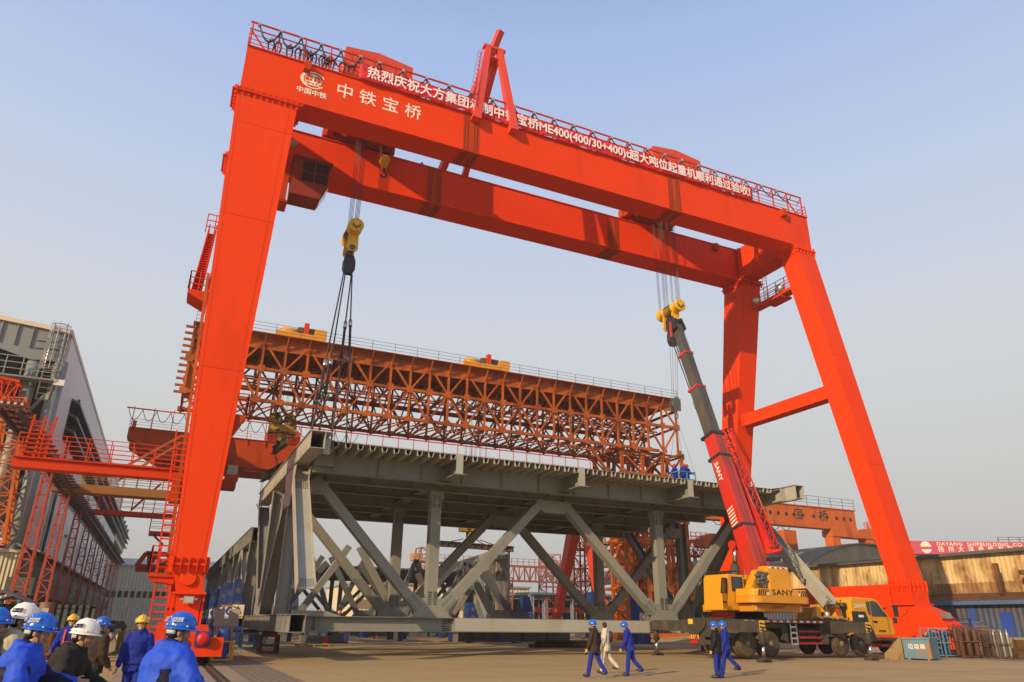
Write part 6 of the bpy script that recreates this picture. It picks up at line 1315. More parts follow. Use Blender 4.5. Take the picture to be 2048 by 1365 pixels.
signw = mat('sign white', (.78, .77, .74), .5, var=.04); signy = mat('sign yellow', (.80, .52, .02), .5, var=.04); signb = mat('sign blue', (.02, .07, .36), .5); signr = mat('sign red', (.55, .02, .02), .5)
def sign(par, c, w_, h_, kind):
    """a safety board facing -Y"""
    c = V(c); mb = MB(); mb.box(c.x-w_/2, c.x+w_/2, c.y-.02, c.y, c.z-h_/2, c.z+h_/2); s = mb.build('sign', signw, par); y = c.y-.022
    if kind == 'warn':
        mb = MB(); mb.box(c.x-w_/2+.01, c.x+w_/2-.01, y-.004, y, c.z-h_/2+.01, c.z-h_/2+h_*.2); mb.build('text_band', signy, s)
        mb = MB(); mb.prism([(c.x-w_*.38, y, c.z-h_*.2), (c.x+w_*.38, y, c.z-h_*.2), (c.x, y, c.z+h_*.42)], (0, -.004, 0)); mb.build('border', M['black'], s)
        mb = MB(); mb.prism([(c.x-w_*.28, y-.005, c.z-h_*.145), (c.x+w_*.28, y-.005, c.z-h_*.145), (c.x, y-.005, c.z+h_*.30)], (0, -.004, 0)); mb.build('triangle', signy, s)
        mb = MB(); mb.box(c.x-w_*.1, c.x+w_*.05, y-.014, y-.010, c.z-h_*.12, c.z+h_*.0); mb.box(c.x-w_*.02, c.x+w_*.1, y-.014, y-.010, c.z-h_*.02, c.z+h_*.08); mb.build('pictogram', M['black'], s)
        letters('当心吊物' if kind == 'warn' else '', h_*.14, M['black'], s, (c.x, y-.006, c.z-h_*.39), (1, 0, 0), (0, 0, 1), ext=.001)
    else:
        col_ = signb if kind == 'must' else signr; mb = MB(); mb.lathe([(w_*.40, 0), (w_*.40, .004)], (c.x, y, c.z+h_*.1), 22, (0, -1, 0)); mb.box(c.x-w_*.4, c.x+w_*.4, y-.004, y, c.z-h_*.44, c.z-h_*.36) ; mb.build('disc', col_, s)
        mb = MB()
        if kind == 'must': mb.lathe([(w_*.12, .005), (w_*.12, .008)], (c.x, y, c.z+h_*.19), 12, (0, -1, 0)); mb.box(c.x-w_*.16, c.x+w_*.16, y-.008, y-.005, c.z-h_*.06, c.z+h_*.08)
        else: mb.lathe([(w_*.28, .005), (w_*.28, .008)], (c.x, y, c.z+h_*.1), 18, (0, -1, 0))
        mb.build('pictogram', signw, s)
jig0 = []
def jig(x, y, h_, label, kind=None, w_=1.5, flip=1, sh=.42):
    J = thing('jig_support', label, 'jig support', (x, y, 0), 'blue jig supports'); mb = MB()
    mb.prism([(x-w_*.5, y-.5, 0), (x+w_*.5, y-.5, 0), (x+w_*.5, y-.5, 1.6), (x+w_*(.5-.55 if flip > 0 else .5), y-.5, h_), (x-w_*(.5 if flip > 0 else -.05), y-.5, h_), (x-w_*.5, y-.5, 1.6)], (0, .10, 0))
    mb.prism([(x-w_*.5, y+.4, 0), (x+w_*.5, y+.4, 0), (x+w_*.5, y+.4, 1.6), (x+w_*(.5-.55 if flip > 0 else .5), y+.4, h_), (x-w_*(.5 if flip > 0 else -.05), y+.4, h_), (x-w_*.5, y+.4, 1.6)], (0, .10, 0))
    mb.box(x-w_*.5, x-w_*.5+.08, y-.4, y+.4, 0, h_); mb.box(x-w_*.6, x+w_*.6, y-.7, y+.7, 0, .12); mb.box(x-w_*.55, x+w_*.55, y-.62, y+.62, 1.0, 1.1)
    pl = mb.build('stand', M['blue'], J)
    for z in (.7, 1.55, h_*.62, h_*.82): mb = MB(); mb.lathe([(.2, 0), (.2, .006)], (x-(.15 if flip > 0 else -.15), y-.502, z), 14, (0, -1, 0)); mb.build('hole', M['steeld'], pl)
    if kind: sign(J, (x, y-.53, 2.3), .85, .95, kind)
    return J
kinds = ['warn', 'must', 'must', 'ban', 'must', 'ban', 'must']
for i in range(7):
    y = YQ0+.5+i*7.0
    jig(XQ-.62, y, 4.6, 'tall blue jig on the left side of the long truss, %s from the front' % ordn[i].replace('nearest', 'first'), kinds[i], 1.0)
jig(XQ+1.15, YQ0+1.0, 4.8, 'blue grey jig beside the front end of the long truss, bearing a yellow warning sign', 'warn', 1.2, -1)
c = U(477, 1222, Y=57.5); 
for (px_, pb, pt, Yj, kind, fl, lb) in (
    (946, 1262, 1206, 75, None, 1, 'small blue jig with two holes before the cream warehouse wall'),
    (1056, 1262, 1194, 70, 'must', 1, 'blue tapered jig with a white sign between the middle diagonals'),
    (1190, 1262, 1185, 66, None, 1, 'blue jig with round holes beside the far middle post'),
    (1278, 1262, 1186, 62, 'ban', 1, 'blue jig with a red ban sign just left of the right gusset')):
    q = U(px_, pt, Y=Yj); jig(q.x, Yj, q.z, lb, kind, 1.5, fl)
# short blue posts on the ground under the lower beam
bp = [(731, 1279, 67), (780, 1282, 64), (806, 1281, 65), (861, 1268, 76), (878, 1267, 77), (658, 1279, 63), (1125, 1272, 70), (1200, 1270, 72)]
pproto = None
for i, (px_, py_, D_) in enumerate(bp):
    q = U(px_, py_-3, Z=0); lab = 'short blue post on the yard under the lower beam, %s from the left' % ['third', 'fourth', 'fifth', 'sixth', 'seventh', 'second', 'eighth', 'ninth'][i]
    if pproto is None:
        pproto = thing('jig_post', lab, 'post', q, 'short blue jig posts'); mb = MB(); mb.ibeam(q, q+V((0, 0, 1.55)), .55, .5, .05, .05, up=(0, 1, 0)); mb.box(q.x-.35, q.x+.35, q.y-.35, q.y+.35, 0, .05); mb.box(q.x-.3, q.x+.3, q.y-.3, q.y+.3, 1.5, 1.56); mb.build('column', M['blue'], pproto)
    else: dup(pproto, q, label=lab)
# ---- half built tower with scaffold netting, grey columns
SC = thing('scaffold_tower', 'tall scaffold wrapped in torn brown and grey netting near the middle', 'scaffold', U(1003, 1238, Y=82))
q0, q1 = U(988, 1236, Y=82), U(1018, 1108, Y=82); zt = U(1000, 1108, Y=82).z
net = mat('torn netting', (.20, .185, .165), .9, var=.3, sc=1.2, stain=(.14, .06, .045), st=(.5, .56), ssc=.55, streak=1.2, bump=.15, bsc=1.5)
mb = MB(); rows = []
for j in range(16):
    z = zt*j/15; rows.append([(q0.x+.15+1.7*i/8, 82+.10*math.sin(i*2.1+j*1.3), z) for i in range(9)])
mb.grid(rows); o = mb.build('netting', net, SC); o.modifiers.new('thickness', 'SOLIDIFY').thickness = .02
mb = MB(); lattice(mb, (q0.x+1.0, 83.3, 0), (q0.x+1.0, 83.3, zt+.3), 2.0, 2.2, 8, .03, .04, up=(0, 1, 0)); mb.build('scaffold', M['steeld'], SC)
PT = thing('truss_pier', 'grey unfinished truss corner with columns and sloping chord left of the netted scaffold', 'truss', U(965, 1240, Y=86))
mb = MB(); t0, t1 = U(905, 1137, Y=108), U(1003, 1108, Y=80); mb.beam(t0, t1, .8, 1.2); mb.build('top_chord', M['steel'], PT)
for px_, Y_, mt_, pt in ((938, 92, M['steeld'], 1128), (958, 88, M['steel'], 1120), (980, 84, M['steel'], 1115)):
    q = U(px_, 1180, Y=Y_); z = U(px_, pt, Y=Y_).z; mb = MB(); mb.box(q.x-.5, q.x+.5, Y_-.5, Y_+.5, 0, z); mb.build('column', mt_, PT)
a, b_ = U(948, 1150, Y=83), U(977, 1232, Y=83); mb = MB(); mb.beam(a, b_, .9, .4, up=(0, 1, 0)); mb.build('brace', mat('pale blue steel', (.33, .37, .40), .5), PT)
a, b_ = U(905, 1228, Y=90), U(975, 1130, Y=90); mb = MB(); mb.beam(a, b_, .6, .6, up=(0, 1, 0)); mb.build('brace', M['steel'], PT)
a, b_ = U(860, 1228, Y=95), U(940, 1140, Y=95); mb = MB(); mb.beam(a, b_, .6, .6, up=(0, 1, 0)); mb.build('brace', M['steel'], PT)
# ---- steel lying on the ground
def lying(name, label, px0, px1, pyb, h_, w_, mt, extra=None, cat='steel beam', z0=.02):
    a, b_ = U(px0, pyb, Z=0), U(px1, pyb, Z=0); y = (a.y+b_.y)/2 ; a = U(px0, pyb, Y=y); b_ = U(px1, pyb, Y=y)
    T = thing(name, label, cat, V(((a.x+b_.x)/2, y, 0)), 'steel lying in the yard'); mb = MB(); mb.ibeam((a.x, y, z0+h_/2+.1), (b_.x, y, z0+h_/2+.1), w_, h_, .04, .04)
    k = a.x+1.2
    while k < b_.x: mb.box(k-.02, k+.02, y-w_*.42, y-.03, z0+.14, z0+h_+.05); k += 2.6
    mb.build('girder', mt, T)
    mb = MB(); 
    for t_ in (.1, .5, .9): x = lerp(a.x, b_.x, t_); mb.box(x-.15, x+.15, y-.8, y+.8, z0-.02, z0+.09)
    mb.build('packing_timber', M['wood'], T)
    return T
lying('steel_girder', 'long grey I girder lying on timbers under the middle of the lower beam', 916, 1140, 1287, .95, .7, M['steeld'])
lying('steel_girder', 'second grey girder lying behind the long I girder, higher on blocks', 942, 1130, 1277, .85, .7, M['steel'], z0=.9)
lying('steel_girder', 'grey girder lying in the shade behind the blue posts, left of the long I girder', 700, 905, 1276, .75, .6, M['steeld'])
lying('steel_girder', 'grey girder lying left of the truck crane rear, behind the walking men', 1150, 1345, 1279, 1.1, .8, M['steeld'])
qp = U(1125, 1296, Z=0); PB = thing('pipe_bundle', 'dark bundle of rusty pipes lying on the ground left of the two walking men', 'pipes', qp)
for k, (dy, dz, sh) in enumerate(((0, .14, 0), (.3, .14, .5), (.62, .14, -.3), (.15, .40, .2), (.45, .40, .8))):
    a, b_ = U(1068+sh*10, 1296, Y=qp.y), U(1188+sh*6, 1296, Y=qp.y); mb = MB(); mb.tube((a.x, qp.y+dy, dz), (b_.x, qp.y+dy+.2, dz), .14, 10); mb.build('pipe', mat('dark rusty pipe', (.07, .04, .025), .8, var=.3, stain=(.2, .13, .06), st=(.5, .6), ssc=.8), PB)
# block stacks and small gear below the left half of the lower beam
blk = None; bm_ = mat('grey blocks', (.16, .16, .155), .7, var=.15)
for i in range(4):
    q = U(605+i*10.5, 1291, Z=0); lab = 'grey ballast block on a pallet below the lower beam, %s from the left' % ordn[i].replace('nearest', 'first')
    if blk is None:
        blk = thing('ballast_block', lab, 'block', q, 'row of grey ballast blocks'); mb = MB(); mb.box(q.x-.24, q.x+.24, q.y-.35, q.y+.35, .16, .68); mb.build('block', bm_, blk); mb = MB(); mb.tube((q.x-.1, q.y, .72), (q.x+.1, q.y, .72), .03, 6); mb.box(q.x-.1, q.x-.06, q.y-.02, q.y+.02, .68, .73); mb.box(q.x+.06, q.x+.1, q.y-.02, q.y+.02, .68, .73); mb.build('lifting_eye', M['dark'], blk)
    else: dup(blk, q, label=lab)
q = U(625, 1293, Z=0); mb = MB(); mb.box(q.x-1.2, q.x+1.2, q.y-.5, q.y+.5, .1, .15)
for x in (-1.1, 0, 1.1): mb.box(q.x+x-.06, q.x+x+.06, q.y-.5, q.y+.5, .0, .1)
tag(mb.build('pallet', M['wood']), 'flat wooden pallet under the row of grey ballast blocks', 'pallet')
q = U(598, 1277, Z=0); T = thing('work_bench', 'orange steel work frame standing in the shade left of the ballast blocks', 'bench', q); mb = MB()
for dx in (-.8, .8):
    for dy in (-.4, .4): mb.beam(q+V((dx, dy, 0)), q+V((dx, dy, 1.3)), .1)
for z in (.3, 1.3):
    for a, b_ in (((-.8, -.4), (.8, -.4)), ((.8, -.4), (.8, .4)), ((.8, .4), (-.8, .4)), ((-.8, .4), (-.8, -.4))): mb.beam(q+V((*a, z)), q+V((*b_, z)), .1)
mb.build('frame', M['orange'], T); mb = MB(); mb.box(q.x-.85, q.x+.85, q.y-.45, q.y+.45, 1.35, 1.4); mb.build('top', M['rust'], T)
t2 = dup(T, U(765, 1279, Z=0), label='orange steel work frame in the shade between the short blue posts')
q = U(647, 1288, Z=0); T = thing('fuel_can', 'bright red canister on the ground right of the ballast blocks', 'canister', q); mb = MB(); mb.box(q.x-.25, q.x+.25, q.y-.18, q.y+.18, 0, .48); mb.build('body', signr, T); mb = MB(); mb.box(q.x-.12, q.x+.12, q.y-.03, q.y+.03, .48, .56); mb.build('handle', signr, T)
q = U(672, 1287, Z=0); T = thing('generator', 'grey generator box on skids right of the red canister', 'generator', q); mb = MB(); mb.box(q.x-.8, q.x+.8, q.y-.5, q.y+.5, .12, .8); mb.box(q.x-.5, q.x+.1, q.y-.3, q.y+.3, .8, 1.0); mb.build('housing', bm_, T); mb = MB(); mb.box(q.x-.9, q.x+.9, q.y-.5, q.y-.4, 0, .12); mb.box(q.x-.9, q.x+.9, q.y+.4, q.y+.5, 0, .12); mb.build('skid', M['rust'], T)
mb = MB(); random.seed(9)
for k in range(9):
    q = U(690+k*42+random.random()*20, 1283+random.random()*6, Z=0); T = thing('plank', 'thin timber plank lying on the shaded ground under the lower beam', 'plank', q, 'planks on the shaded ground', random.random()*.5-.2); mb = MB(); mb.box(-1.6, 1.6, -.1, .1, 0, .06); mb.build('board', M['wood'], T, off=O0)
# notice rack with two pale boards and a bucket
q = U(443, 1300, Z=0); T = thing('notice_rack', 'yellow and rust rack holding two pale blank boards beside the big red leg', 'rack', q); mb = MB()
for k in range(5): mb.beam(q+V((-.45+k*.22, 0, 0)), q+V((-.45+k*.22, 0, 1.5)), .06)
for x in (-.5, .5): mb.beam(q+V((x, .3, 0)), q+V((x, 0, 2.4)), .06)
mb.path([q+V((-.75, 0, 2.35)), q+V((-.3, 0, 2.5)), q+V((.3, 0, 2.5)), q+V((.75, 0, 2.35))], .05, 6); mb.build('frame', M['yellow'], T)
for x in (-.42, .42): mb = MB(); mb.box(q.x+x-.3, q.x+x+.3, q.y-.06, q.y-.03, 1.35, 2.35); mb.build('board', mat('pale board', (.42, .41, .38), .6), T)
q = U(441, 1297, Z=0)+V((.1, -.4, 0)); mb = MB(); mb.lathe([(.13, 0), (.17, .38), (.18, .4), (.16, .39)], q, 16); bkt = mb.build('pail', M['ally']); bt = thing('bucket', 'small zinc bucket on the ground before the yellow notice rack', 'bucket', q); bkt.parent = bt; bkt.location = -V(q)
mb = MB(); mb.path([q+V((.17*math.cos(a), 0, .38+.16*math.sin(a))) for a in [i*PI/8 for i in range(9)]], .008, 5); mb.build('handle', M['dark'], bt)
# ---- the left foreground: container, stalls, drum, fence panels, car
q0, q1 = U(97, 1216, D=40), U(228, 1232, D=48)
gcn = mat('dull green container', (.022, .042, .034), .6, var=.2, corr=(0, .3, .06), stain=(.10, .06, .03), st=(.6, .75), streak=3)
T = thing('container', 'dull dark green shipping container behind the men on the left', 'container', (q0.x, q0.y, 0)); mb = MB(); mb.box(q0.x-3, q1.x-.4, 42.5, 45, .15, 2.15); mb.build('body', gcn, T); mb = MB()
for x in (q0.x-3, q1.x-.4): mb.box(x-.08, x+.08, 42.45, 42.6, 0, 2.25)
mb.box(q0.x-3.1, q1.x-.3, 42.45, 42.6, 2.15, 2.3); mb.build('frame', gcn, T)
q = U(92, 1224, D=34); T = thing('oil_drum', 'brown oil drum with a pale label standing high behind the helmets', 'drum', (q.x, q.y, 0)); mb = MB(); mb.lathe([(.28, q.z-.5), (.3, q.z-.48), (.3, q.z+.38), (.27, q.z+.4)], (q.x, q.y, 0), 18); mb.build('body', mat('brown drum', (.18, .10, .05), .6), T); mb = MB(); mb.box(q.x-.12, q.x+.12, q.y-.32, q.y-.305, q.z-.08, q.z+.15); mb.build('label_plate', M['lamp'], T); mb = MB(); mb.box(q.x-.5, q.x+.5, q.y-.4, q.y+.4, 0, q.z-.5); mb.build('plinth', M['rust'], T)
def stall(px, pyt, D_, label):
    q = U(px, pyt, D=D_); T = thing('roofed_rack', label, 'rack', (q.x, q.y, 0), 'small roofed racks'); z = q.z; mb = MB()
    for dx in (-.55, .55):
        for dy in (-.4, .4): mb.beam((q.x+dx, q.y+dy, 0), (q.x+dx, q.y+dy, z-.3), .07)
    for zz in (.5, 1.1, 1.6): mb.box(q.x-.6, q.x+.6, q.y-.42, q.y+.42, zz, zz+.05)
    mb.build('frame', M['bluel'], T); mb = MB(); mb.prism([(q.x-.95, q.y-.7, z-.45), (q.x, q.y-.7, z), (q.x+.95, q.y-.7, z-.45), (q.x, q.y-.7, z-.12)], (0, 1.4, 0)); mb.build('roof', M['steeld'], T)
stall(14, 1180, 30, 'small blue rack under a dark pitched roof at the left edge'); stall(35, 1187, 36, 'second small roofed rack, just right of the one at the left edge')
fp = None
for i in range(6):
    q = U(232+i*9.3, 1310-i*4.3, Z=0); lab = 'green slatted fence panel in the line beside the rail, %s from the camera' % ordn[i].replace('nearest', 'first')
    if fp is None:
        fp = thing('fence_panel', lab, 'fence panel', q, 'green fence panels beside the rail', RAD(88)); mb = MB()
        for k in range(9): mb.box(-1.0+k*.25-.05, -1.0+k*.25+.05, -.02, .02, .12, 1.12)
        for z in (.2, .65, 1.05): mb.box(-1.1, 1.1, -.05, -.021, z-.05, z+.05)
        mb.build('slats', M['green'], fp, off=O0); mb = MB(); mb.box(-1.05, -.95, -.3, .3, 0, .1); mb.box(.95, 1.05, -.3, .3, 0, .1); mb.build('foot', M['green'], fp, off=O0)
    else: dup(fp, q, rz=RAD(88), label=lab)
q = U(224, 1265, Z=0); T = thing('parked_car', 'black car parked far back between the helmets and the red ladder', 'car', q, rz=RAD(65)); mb = MB()
mb.prism([(-2.1, -.85, .45), (-2.1, -.85, .85), (-1.3, -.85, 1.0), (-.6, -.85, 1.5), (.9, -.85, 1.5), (1.7, -.85, 1.0), (2.1, -.85, .9), (2.1, -.85, .45)], (0, 1.7, 0)); o = mb.build('body', mat('black car paint', (.012, .012, .014), .2), T, off=O0); bv = o.modifiers.new('b', 'BEVEL'); bv.width = .08; bv.segments = 2
for x in (-1.3, 1.3):
    for y in (-.78, .78): mb = MB(); mb.lathe([(.2, -.1), (.33, -.1), (.33, .1), (.2, .1)], (x, y, .33), 16, (0, 1, 0)); mb.build('wheel', M['tyre'], T, off=O0)
mb = MB(); mb.hexa([(-1.25, -.7, 1.04), (-1.25, .7, 1.04), (-1.22, .7, 1.06), (-1.22, -.7, 1.06)], [(-.68, -.62, 1.46), (-.68, .62, 1.46), (-.64, .62, 1.48), (-.64, -.62, 1.48)]); mb.build('windscreen', M['glass'], T, off=O0)
for y in (-.55, .55): mb = MB(); mb.box(-2.13, -2.1, y-.2, y+.2, .66, .8); mb.build('headlight', M['lamp'], T, off=O0)
q = U(226, 1283, Z=0); bg_ = mat('striped woven bag', (.35, .33, .36), .8, var=.1, stain=(.45, .06, .05), st=(.5, .53), ssc=3)
for k, dx in enumerate((-.25, .35)):
    T = thing('woven_bag', 'plump red and white woven bag before the fence panels, %s of two' % ('left' if k == 0 else 'right'), 'bag', q+V((dx, .1*k, 0)), 'woven bags'); mb = MB(); mb.ell(q+V((dx, .1*k, .28)), .3, .26, .3, 12, 8); mb.build('sack', bg_, T); mb = MB(); mb.lathe([(.1, 0), (.06, .06), (.1, .12)], q+V((dx, .1*k, .54)), 8); mb.build('neck', bg_, T)
# ---- the right foreground: skips, gas cylinders, plates
def gp(px, py, D_): q = U(px, py, D=D_); return V((q.x, q.y, gz(q.x)))
def skip(a, b_, h_, label, mt, txt=None, ramp=False):
    a, b_ = V(a), V(b_); d_ = (b_-a); L_ = d_.length; rz = math.atan2(d_.y, d_.x); T = thing('waste_skip', label, 'skip', a, 'waste skips on the right', rz); mb = MB(); t_ = .05; D2 = 1.6
    if ramp: mb.prism([(0, 0, 0), (L_, 0, 0), (L_, 0, h_), (L_*.45, 0, h_*.55), (0, 0, h_*.2)], (0, t_, 0)); mb.prism([(0, D2, 0), (L_, D2, 0), (L_, D2, h_), (L_*.45, D2, h_*.55), (0, D2, h_*.2)], (0, t_, 0)); mb.box(L_-t_, L_, t_, D2, 0, h_); mb.box(0, L_, t_, D2, 0, t_)
    else:
        for (x0, x1, y0, y1, z0_, z1_) in ((0, L_, 0, t_, .08, h_), (0, L_, D2-t_, D2, .08, h_), (0, t_, t_+.002, D2-t_-.002, .08, h_), (L_-t_, L_, t_+.002, D2-t_-.002, .08, h_), (t_, L_-t_, t_, D2-t_, .08, .12)): mb.box(x0, x1, y0, y1, z0_, z1_)
    tub = mb.build('tub', mt, T, off=O0); mb = MB(); mb.box(-.05, L_+.05, -.05, .0-.002, h_-.1, h_) if not ramp else mb.box(L_-.1, L_+.05, -.04, -.002, 0, h_)
    for x in (.15, L_-.25): mb.box(x, x+.12, 0, D2, 0, .079)
    mb.build('rim', mt, T, off=O0)
    if txt:
        for i, ch_ in enumerate(txt): o = letters(ch_, .30, M['cream'], None, (L_*(.28+.22*i), -.012, h_*.58), (1, 0, 0), (0, 0, 1), bold=.003); o.parent = tub
    return T
skm = mat('battered blue brown skip', (.11, .22, .30), .7, var=.2, stain=(.26, .16, .06), st=(.5, .62), ssc=1.1, streak=2); skb = mat('rusty tan skip', (.27, .18, .075), .75, var=.2, stain=(.1, .06, .03), st=(.5, .65), ssc=1)
skip(gp(1806, 1292, 45), gp(1860, 1292, 44), 1.2, 'battered blue and rust waste skip with white characters on its side', skm, '垃圾箱')
skip(gp(1764, 1290, 45.5), gp(1802, 1290, 45), 1.25, 'rusty tan waste skip with a slanting front just right of the truck cab', skb, None, True)
skip(gp(1872, 1268, 60), gp(1916, 1268, 60), 1.4, 'plain blue waste skip behind the blue bottle cages', mat('blue skip', (.03, .12, .25), .6, var=.15))
def cyl(mb, c, h_, r, mi=0): mb.lathe([(r*.9, 0), (r, .04), (r, h_*.78), (r*.85, h_*.86), (r*.4, h_*.92), (r*.32, h_*.93), (r*.32, h_)], c, 12, (0, 0, 1), mi)
def cage(px0, px1, py, D_, label, horiz, mt, bmt, n=5, h_=1.7):
    a, b_ = gp(px0, py, D_), gp(px1, py, D_); d_ = b_-a; d_.z = 0; L_ = d_.length; T = thing('cylinder_cage', label, 'cage', a, 'gas cylinder cages', math.atan2(d_.y, d_.x)); mb = MB(); W_ = 1.0
    for x in (0, L_):
        for y in (0, W_): mb.beam((x, y, 0), (x, y, h_), .06)
    for z in (.12, h_*.5, h_) if horiz else (.12, h_*.55):
        for (p_, q_) in (((0, 0), (L_, 0)), ((L_, 0), (L_, W_)), ((L_, W_), (0, W_)), ((0, W_), (0, 0))): mb.beam((*p_, z), (*q_, z), .05)
    if horiz:
        for k in range(1, 4): mb.beam((L_*k/4, 0, .1), (L_*k/4, 0, h_), .035)
    mb.build('frame', mt, T, off=O0)
    if horiz:
        for i in range(n):
            for j in range(2):
                mb = MB(); mb.lathe([(.1, 0), (.13, .05), (.13, L_-.35), (.08, L_-.25), (.04, L_-.15)], (.08, .25+j*.45, .3+i*(h_-.4)/n), 12, (1, 0, 0)); mb.build('cylinder', bmt[(i+j) % len(bmt)], T, off=O0)
    else:
        for i in range(n):
            for j in range(2):
                mb = MB(); cyl(mb, (.16+i*(L_-.32)/(n-1), .25+j*.45, .14), h_*(1.05 if (i+j) % 2 else 1.0), min(.17, L_/n*.46)); mb.build('cylinder', bmt[(i*2+j) % len(bmt)], T, off=O0)
    return T
navy = mat('navy cylinder', (.02, .05, .16), .4); rcy = mat('brown cylinder', (.085, .035, .02), .6, var=.25); gcy = mat('steel cylinder', (.30, .33, .30), .35, .4, var=.2); bcy = mat('dark cylinder', (.07, .05, .05), .5)
cage(1862, 1889, 1292, 49, 'light blue cage of lying navy cylinders next to the lettered skip', True, M['bluel'], [navy, gcy])
cage(1890, 1920, 1293, 49, 'light blue cage of lying navy cylinders left of the brown cylinders', True, M['bluel'], [navy])
cage(1924, 1964, 1296, 48, 'rusty open cage of fat brown gas cylinders standing upright', False, M['rust'], [rcy], 3, 1.75)
cage(1996, 2030, 1297, 47, 'rusty open cage of slim steel and dark gas cylinders near the right edge', False, M['rust'], [gcy, bcy, bcy, gcy], 5, 1.55)
cage(1976, 1994, 1295, 48, 'empty rusty cage frame beside the slim gas cylinders', False, M['rust'], [bcy], 2, 1.3)
a = gp(1921, 1292, 50); T = thing('lifting_frame', 'tall dark blue lifting frame with rungs behind the brown gas cylinders', 'frame', a); mb = MB()
for dx in (0, .9): mb.beam(a+V((dx, -dx*.4, 0)), a+V((dx, -dx*.4, 2.35)), .13)
for z in (.3, 1.5, 1.75, 2.0, 2.3): mb.beam(a+V((0, 0, z)), a+V((.9, -.36, z)), .08)
mb.build('mast', M['blue'], T); mb = MB(); mb.box(a.x-.2, a.x+1.1, a.y-1, a.y+.2, a.z, a.z+.1); mb.build('base', M['blue'], T)
a, b_ = gp(1890, 1262, 62), gp(1990, 1262, 60); dd = (b_-a)
for i in range(5):
    T = thing('steel_plate', 'thin dark steel plate in the pile before the blue lean-to, %s from the bottom' % ordn[i].replace('nearest', 'first'), 'steel plate', a+V((.0, 0, 1.0+i*.13)), 'steel plates in a pile', math.atan2(dd.y, dd.x)); mb = MB(); mb.box(0+i*.15, dd.length-.2*i, 0, 2.0, 0, .07); mb.build('sheet', M['rust'] if i % 2 else M['steeld'], T, off=O0)
for i, t_ in enumerate((.15, .5, .85)):
    q = a+dd*t_; T = thing('trestle', 'low rusty trestle carrying the pile of steel plates, %s of three' % ('left', 'middle', 'right')[i], 'trestle', q, 'trestles under the plates'); mb = MB(); mb.box(q.x-.1, q.x+.1, q.y-.6, q.y+1.2, q.z+.75, q.z+.98)
    for dy in (-.5, 1.0): mb.beam(q+V((-.25, dy, 0)), q+V((0, dy, .75)), .09); mb.beam(q+V((.25, dy, 0)), q+V((0, dy, .75)), .09)
    mb.build('frame', M['rust'], T)
for i in range(2):
    q = gp(2035+i*13, 1296, 47); T = thing('steel_crate', 'rusty steel crate at the right edge, %s of the pair' % ('left' if i == 0 else 'right'), 'crate', q, 'rusty crates at the right edge', RAD(-15)); mb = MB(); mb.box(0, .9, 0, .8, .08, .62 if i == 0 else 1.1); mb.build('box', M['rust'], T, off=O0); mb = MB(); mb.box(-.03, .93, -.03, .0-.001, .5, .6); mb.build('rim', M['mud'], T, off=O0)
# lamp head and buffer of the right bogie
q = U(1858, 1233, D=50)
# ================================================================== PEOPLE
tex_w = bpy.data.textures.new('folds', 'CLOUDS'); tex_w.noise_scale = .13; tex_w.noise_depth = 2
tex_p = bpy.data.textures.new('quilt', 'CLOUDS'); tex_p.noise_scale = .09
def cloth(n, c, **k): return mat(n, c, k.pop('rough', .85), var=k.pop('var', .1), sc=k.pop('sc', 4), bump=k.pop('bump', .006), bsc=k.pop('bsc', 25), spec=.2, **k)
CL_ = dict(royal=cloth('royal blue jacket', (.025, .085, .62), rough=.6), work=cloth('blue work cloth', (.016, .030, .27)), navy=cloth('navy cloth', (.012, .014, .05)), beige=cloth('beige jacket cloth', (.46, .40, .28)), brown=cloth('dark brown jacket cloth', (.045, .03, .024)), dark=cloth('dark grey jacket cloth', (.030, .026, .024)), black=cloth('black quilted jacket', (.012, .012, .014), rough=.6), cream=cloth('cream cloth', (.56, .50, .40)), orange=cloth('orange harness webbing', (.75, .10, .02)), red=cloth('red jacket', (.5, .03, .02)), charcoal=cloth('charcoal trousers', (.03, .03, .035)))
def panelled():                                             # royal blue with navy panels sewn in down both sides
    m_ = cloth('royal blue jacket with navy side panels', (.025, .085, .62), rough=.6); t = m_.node_tree; N = t.nodes; b = N['Principled BSDF']; tc = N.new('ShaderNodeTexCoord'); sp = N.new('ShaderNodeSeparateXYZ'); t.links.new(tc.outputs['Object'], sp.inputs[0])
    def mth(op, a, b_): 
        n = N.new('ShaderNodeMath'); n.operation = op
        for i, q in enumerate((a, b_)):
            if q is None: continue
            if isinstance(q, (int, float)): n.inputs[i].default_value = q
            else: t.links.new(q, n.inputs[i])
        return n.outputs[0]
    ay = mth('ABSOLUTE', sp.outputs[1], None); lim = mth('MULTIPLY', mth('SUBTRACT', sp.outputs[2], .9), .10)
    f = mth('MULTIPLY', mth('GREATER_THAN', ay, mth('ADD', lim, .135)), mth('LESS_THAN', sp.outputs[2], 1.28)); f = mth('MULTIPLY', f, mth('LESS_THAN', ay, .235))
    mx = N.new('ShaderNodeMix'); mx.data_type = 'RGBA'; old = b.inputs['Base Color'].links[0].from_socket; t.links.new(f, mx.inputs[0]); t.links.new(old, mx.inputs[6]); mx.inputs[7].default_value = (.010, .011, .035, 1); t.links.new(mx.outputs[2], b.inputs['Base Color']); return m_
CL_['panel'] = panelled()
HC_ = {k: mat(k+' hard hat', c, .18, var=.02, spec=.6) for k, c in dict(blue=(.012, .12, .62), white=(.80, .78, .74), yellow=(.80, .47, .015), red=(.60, .015, .015), orange=(.75, .22, .015)).items()}
EYE = mat('eye white', (.7, .68, .64), .3); LIP = mat('lips', (.30, .10, .08), .5); TEETH = mat('teeth', (.75, .72, .66), .4)
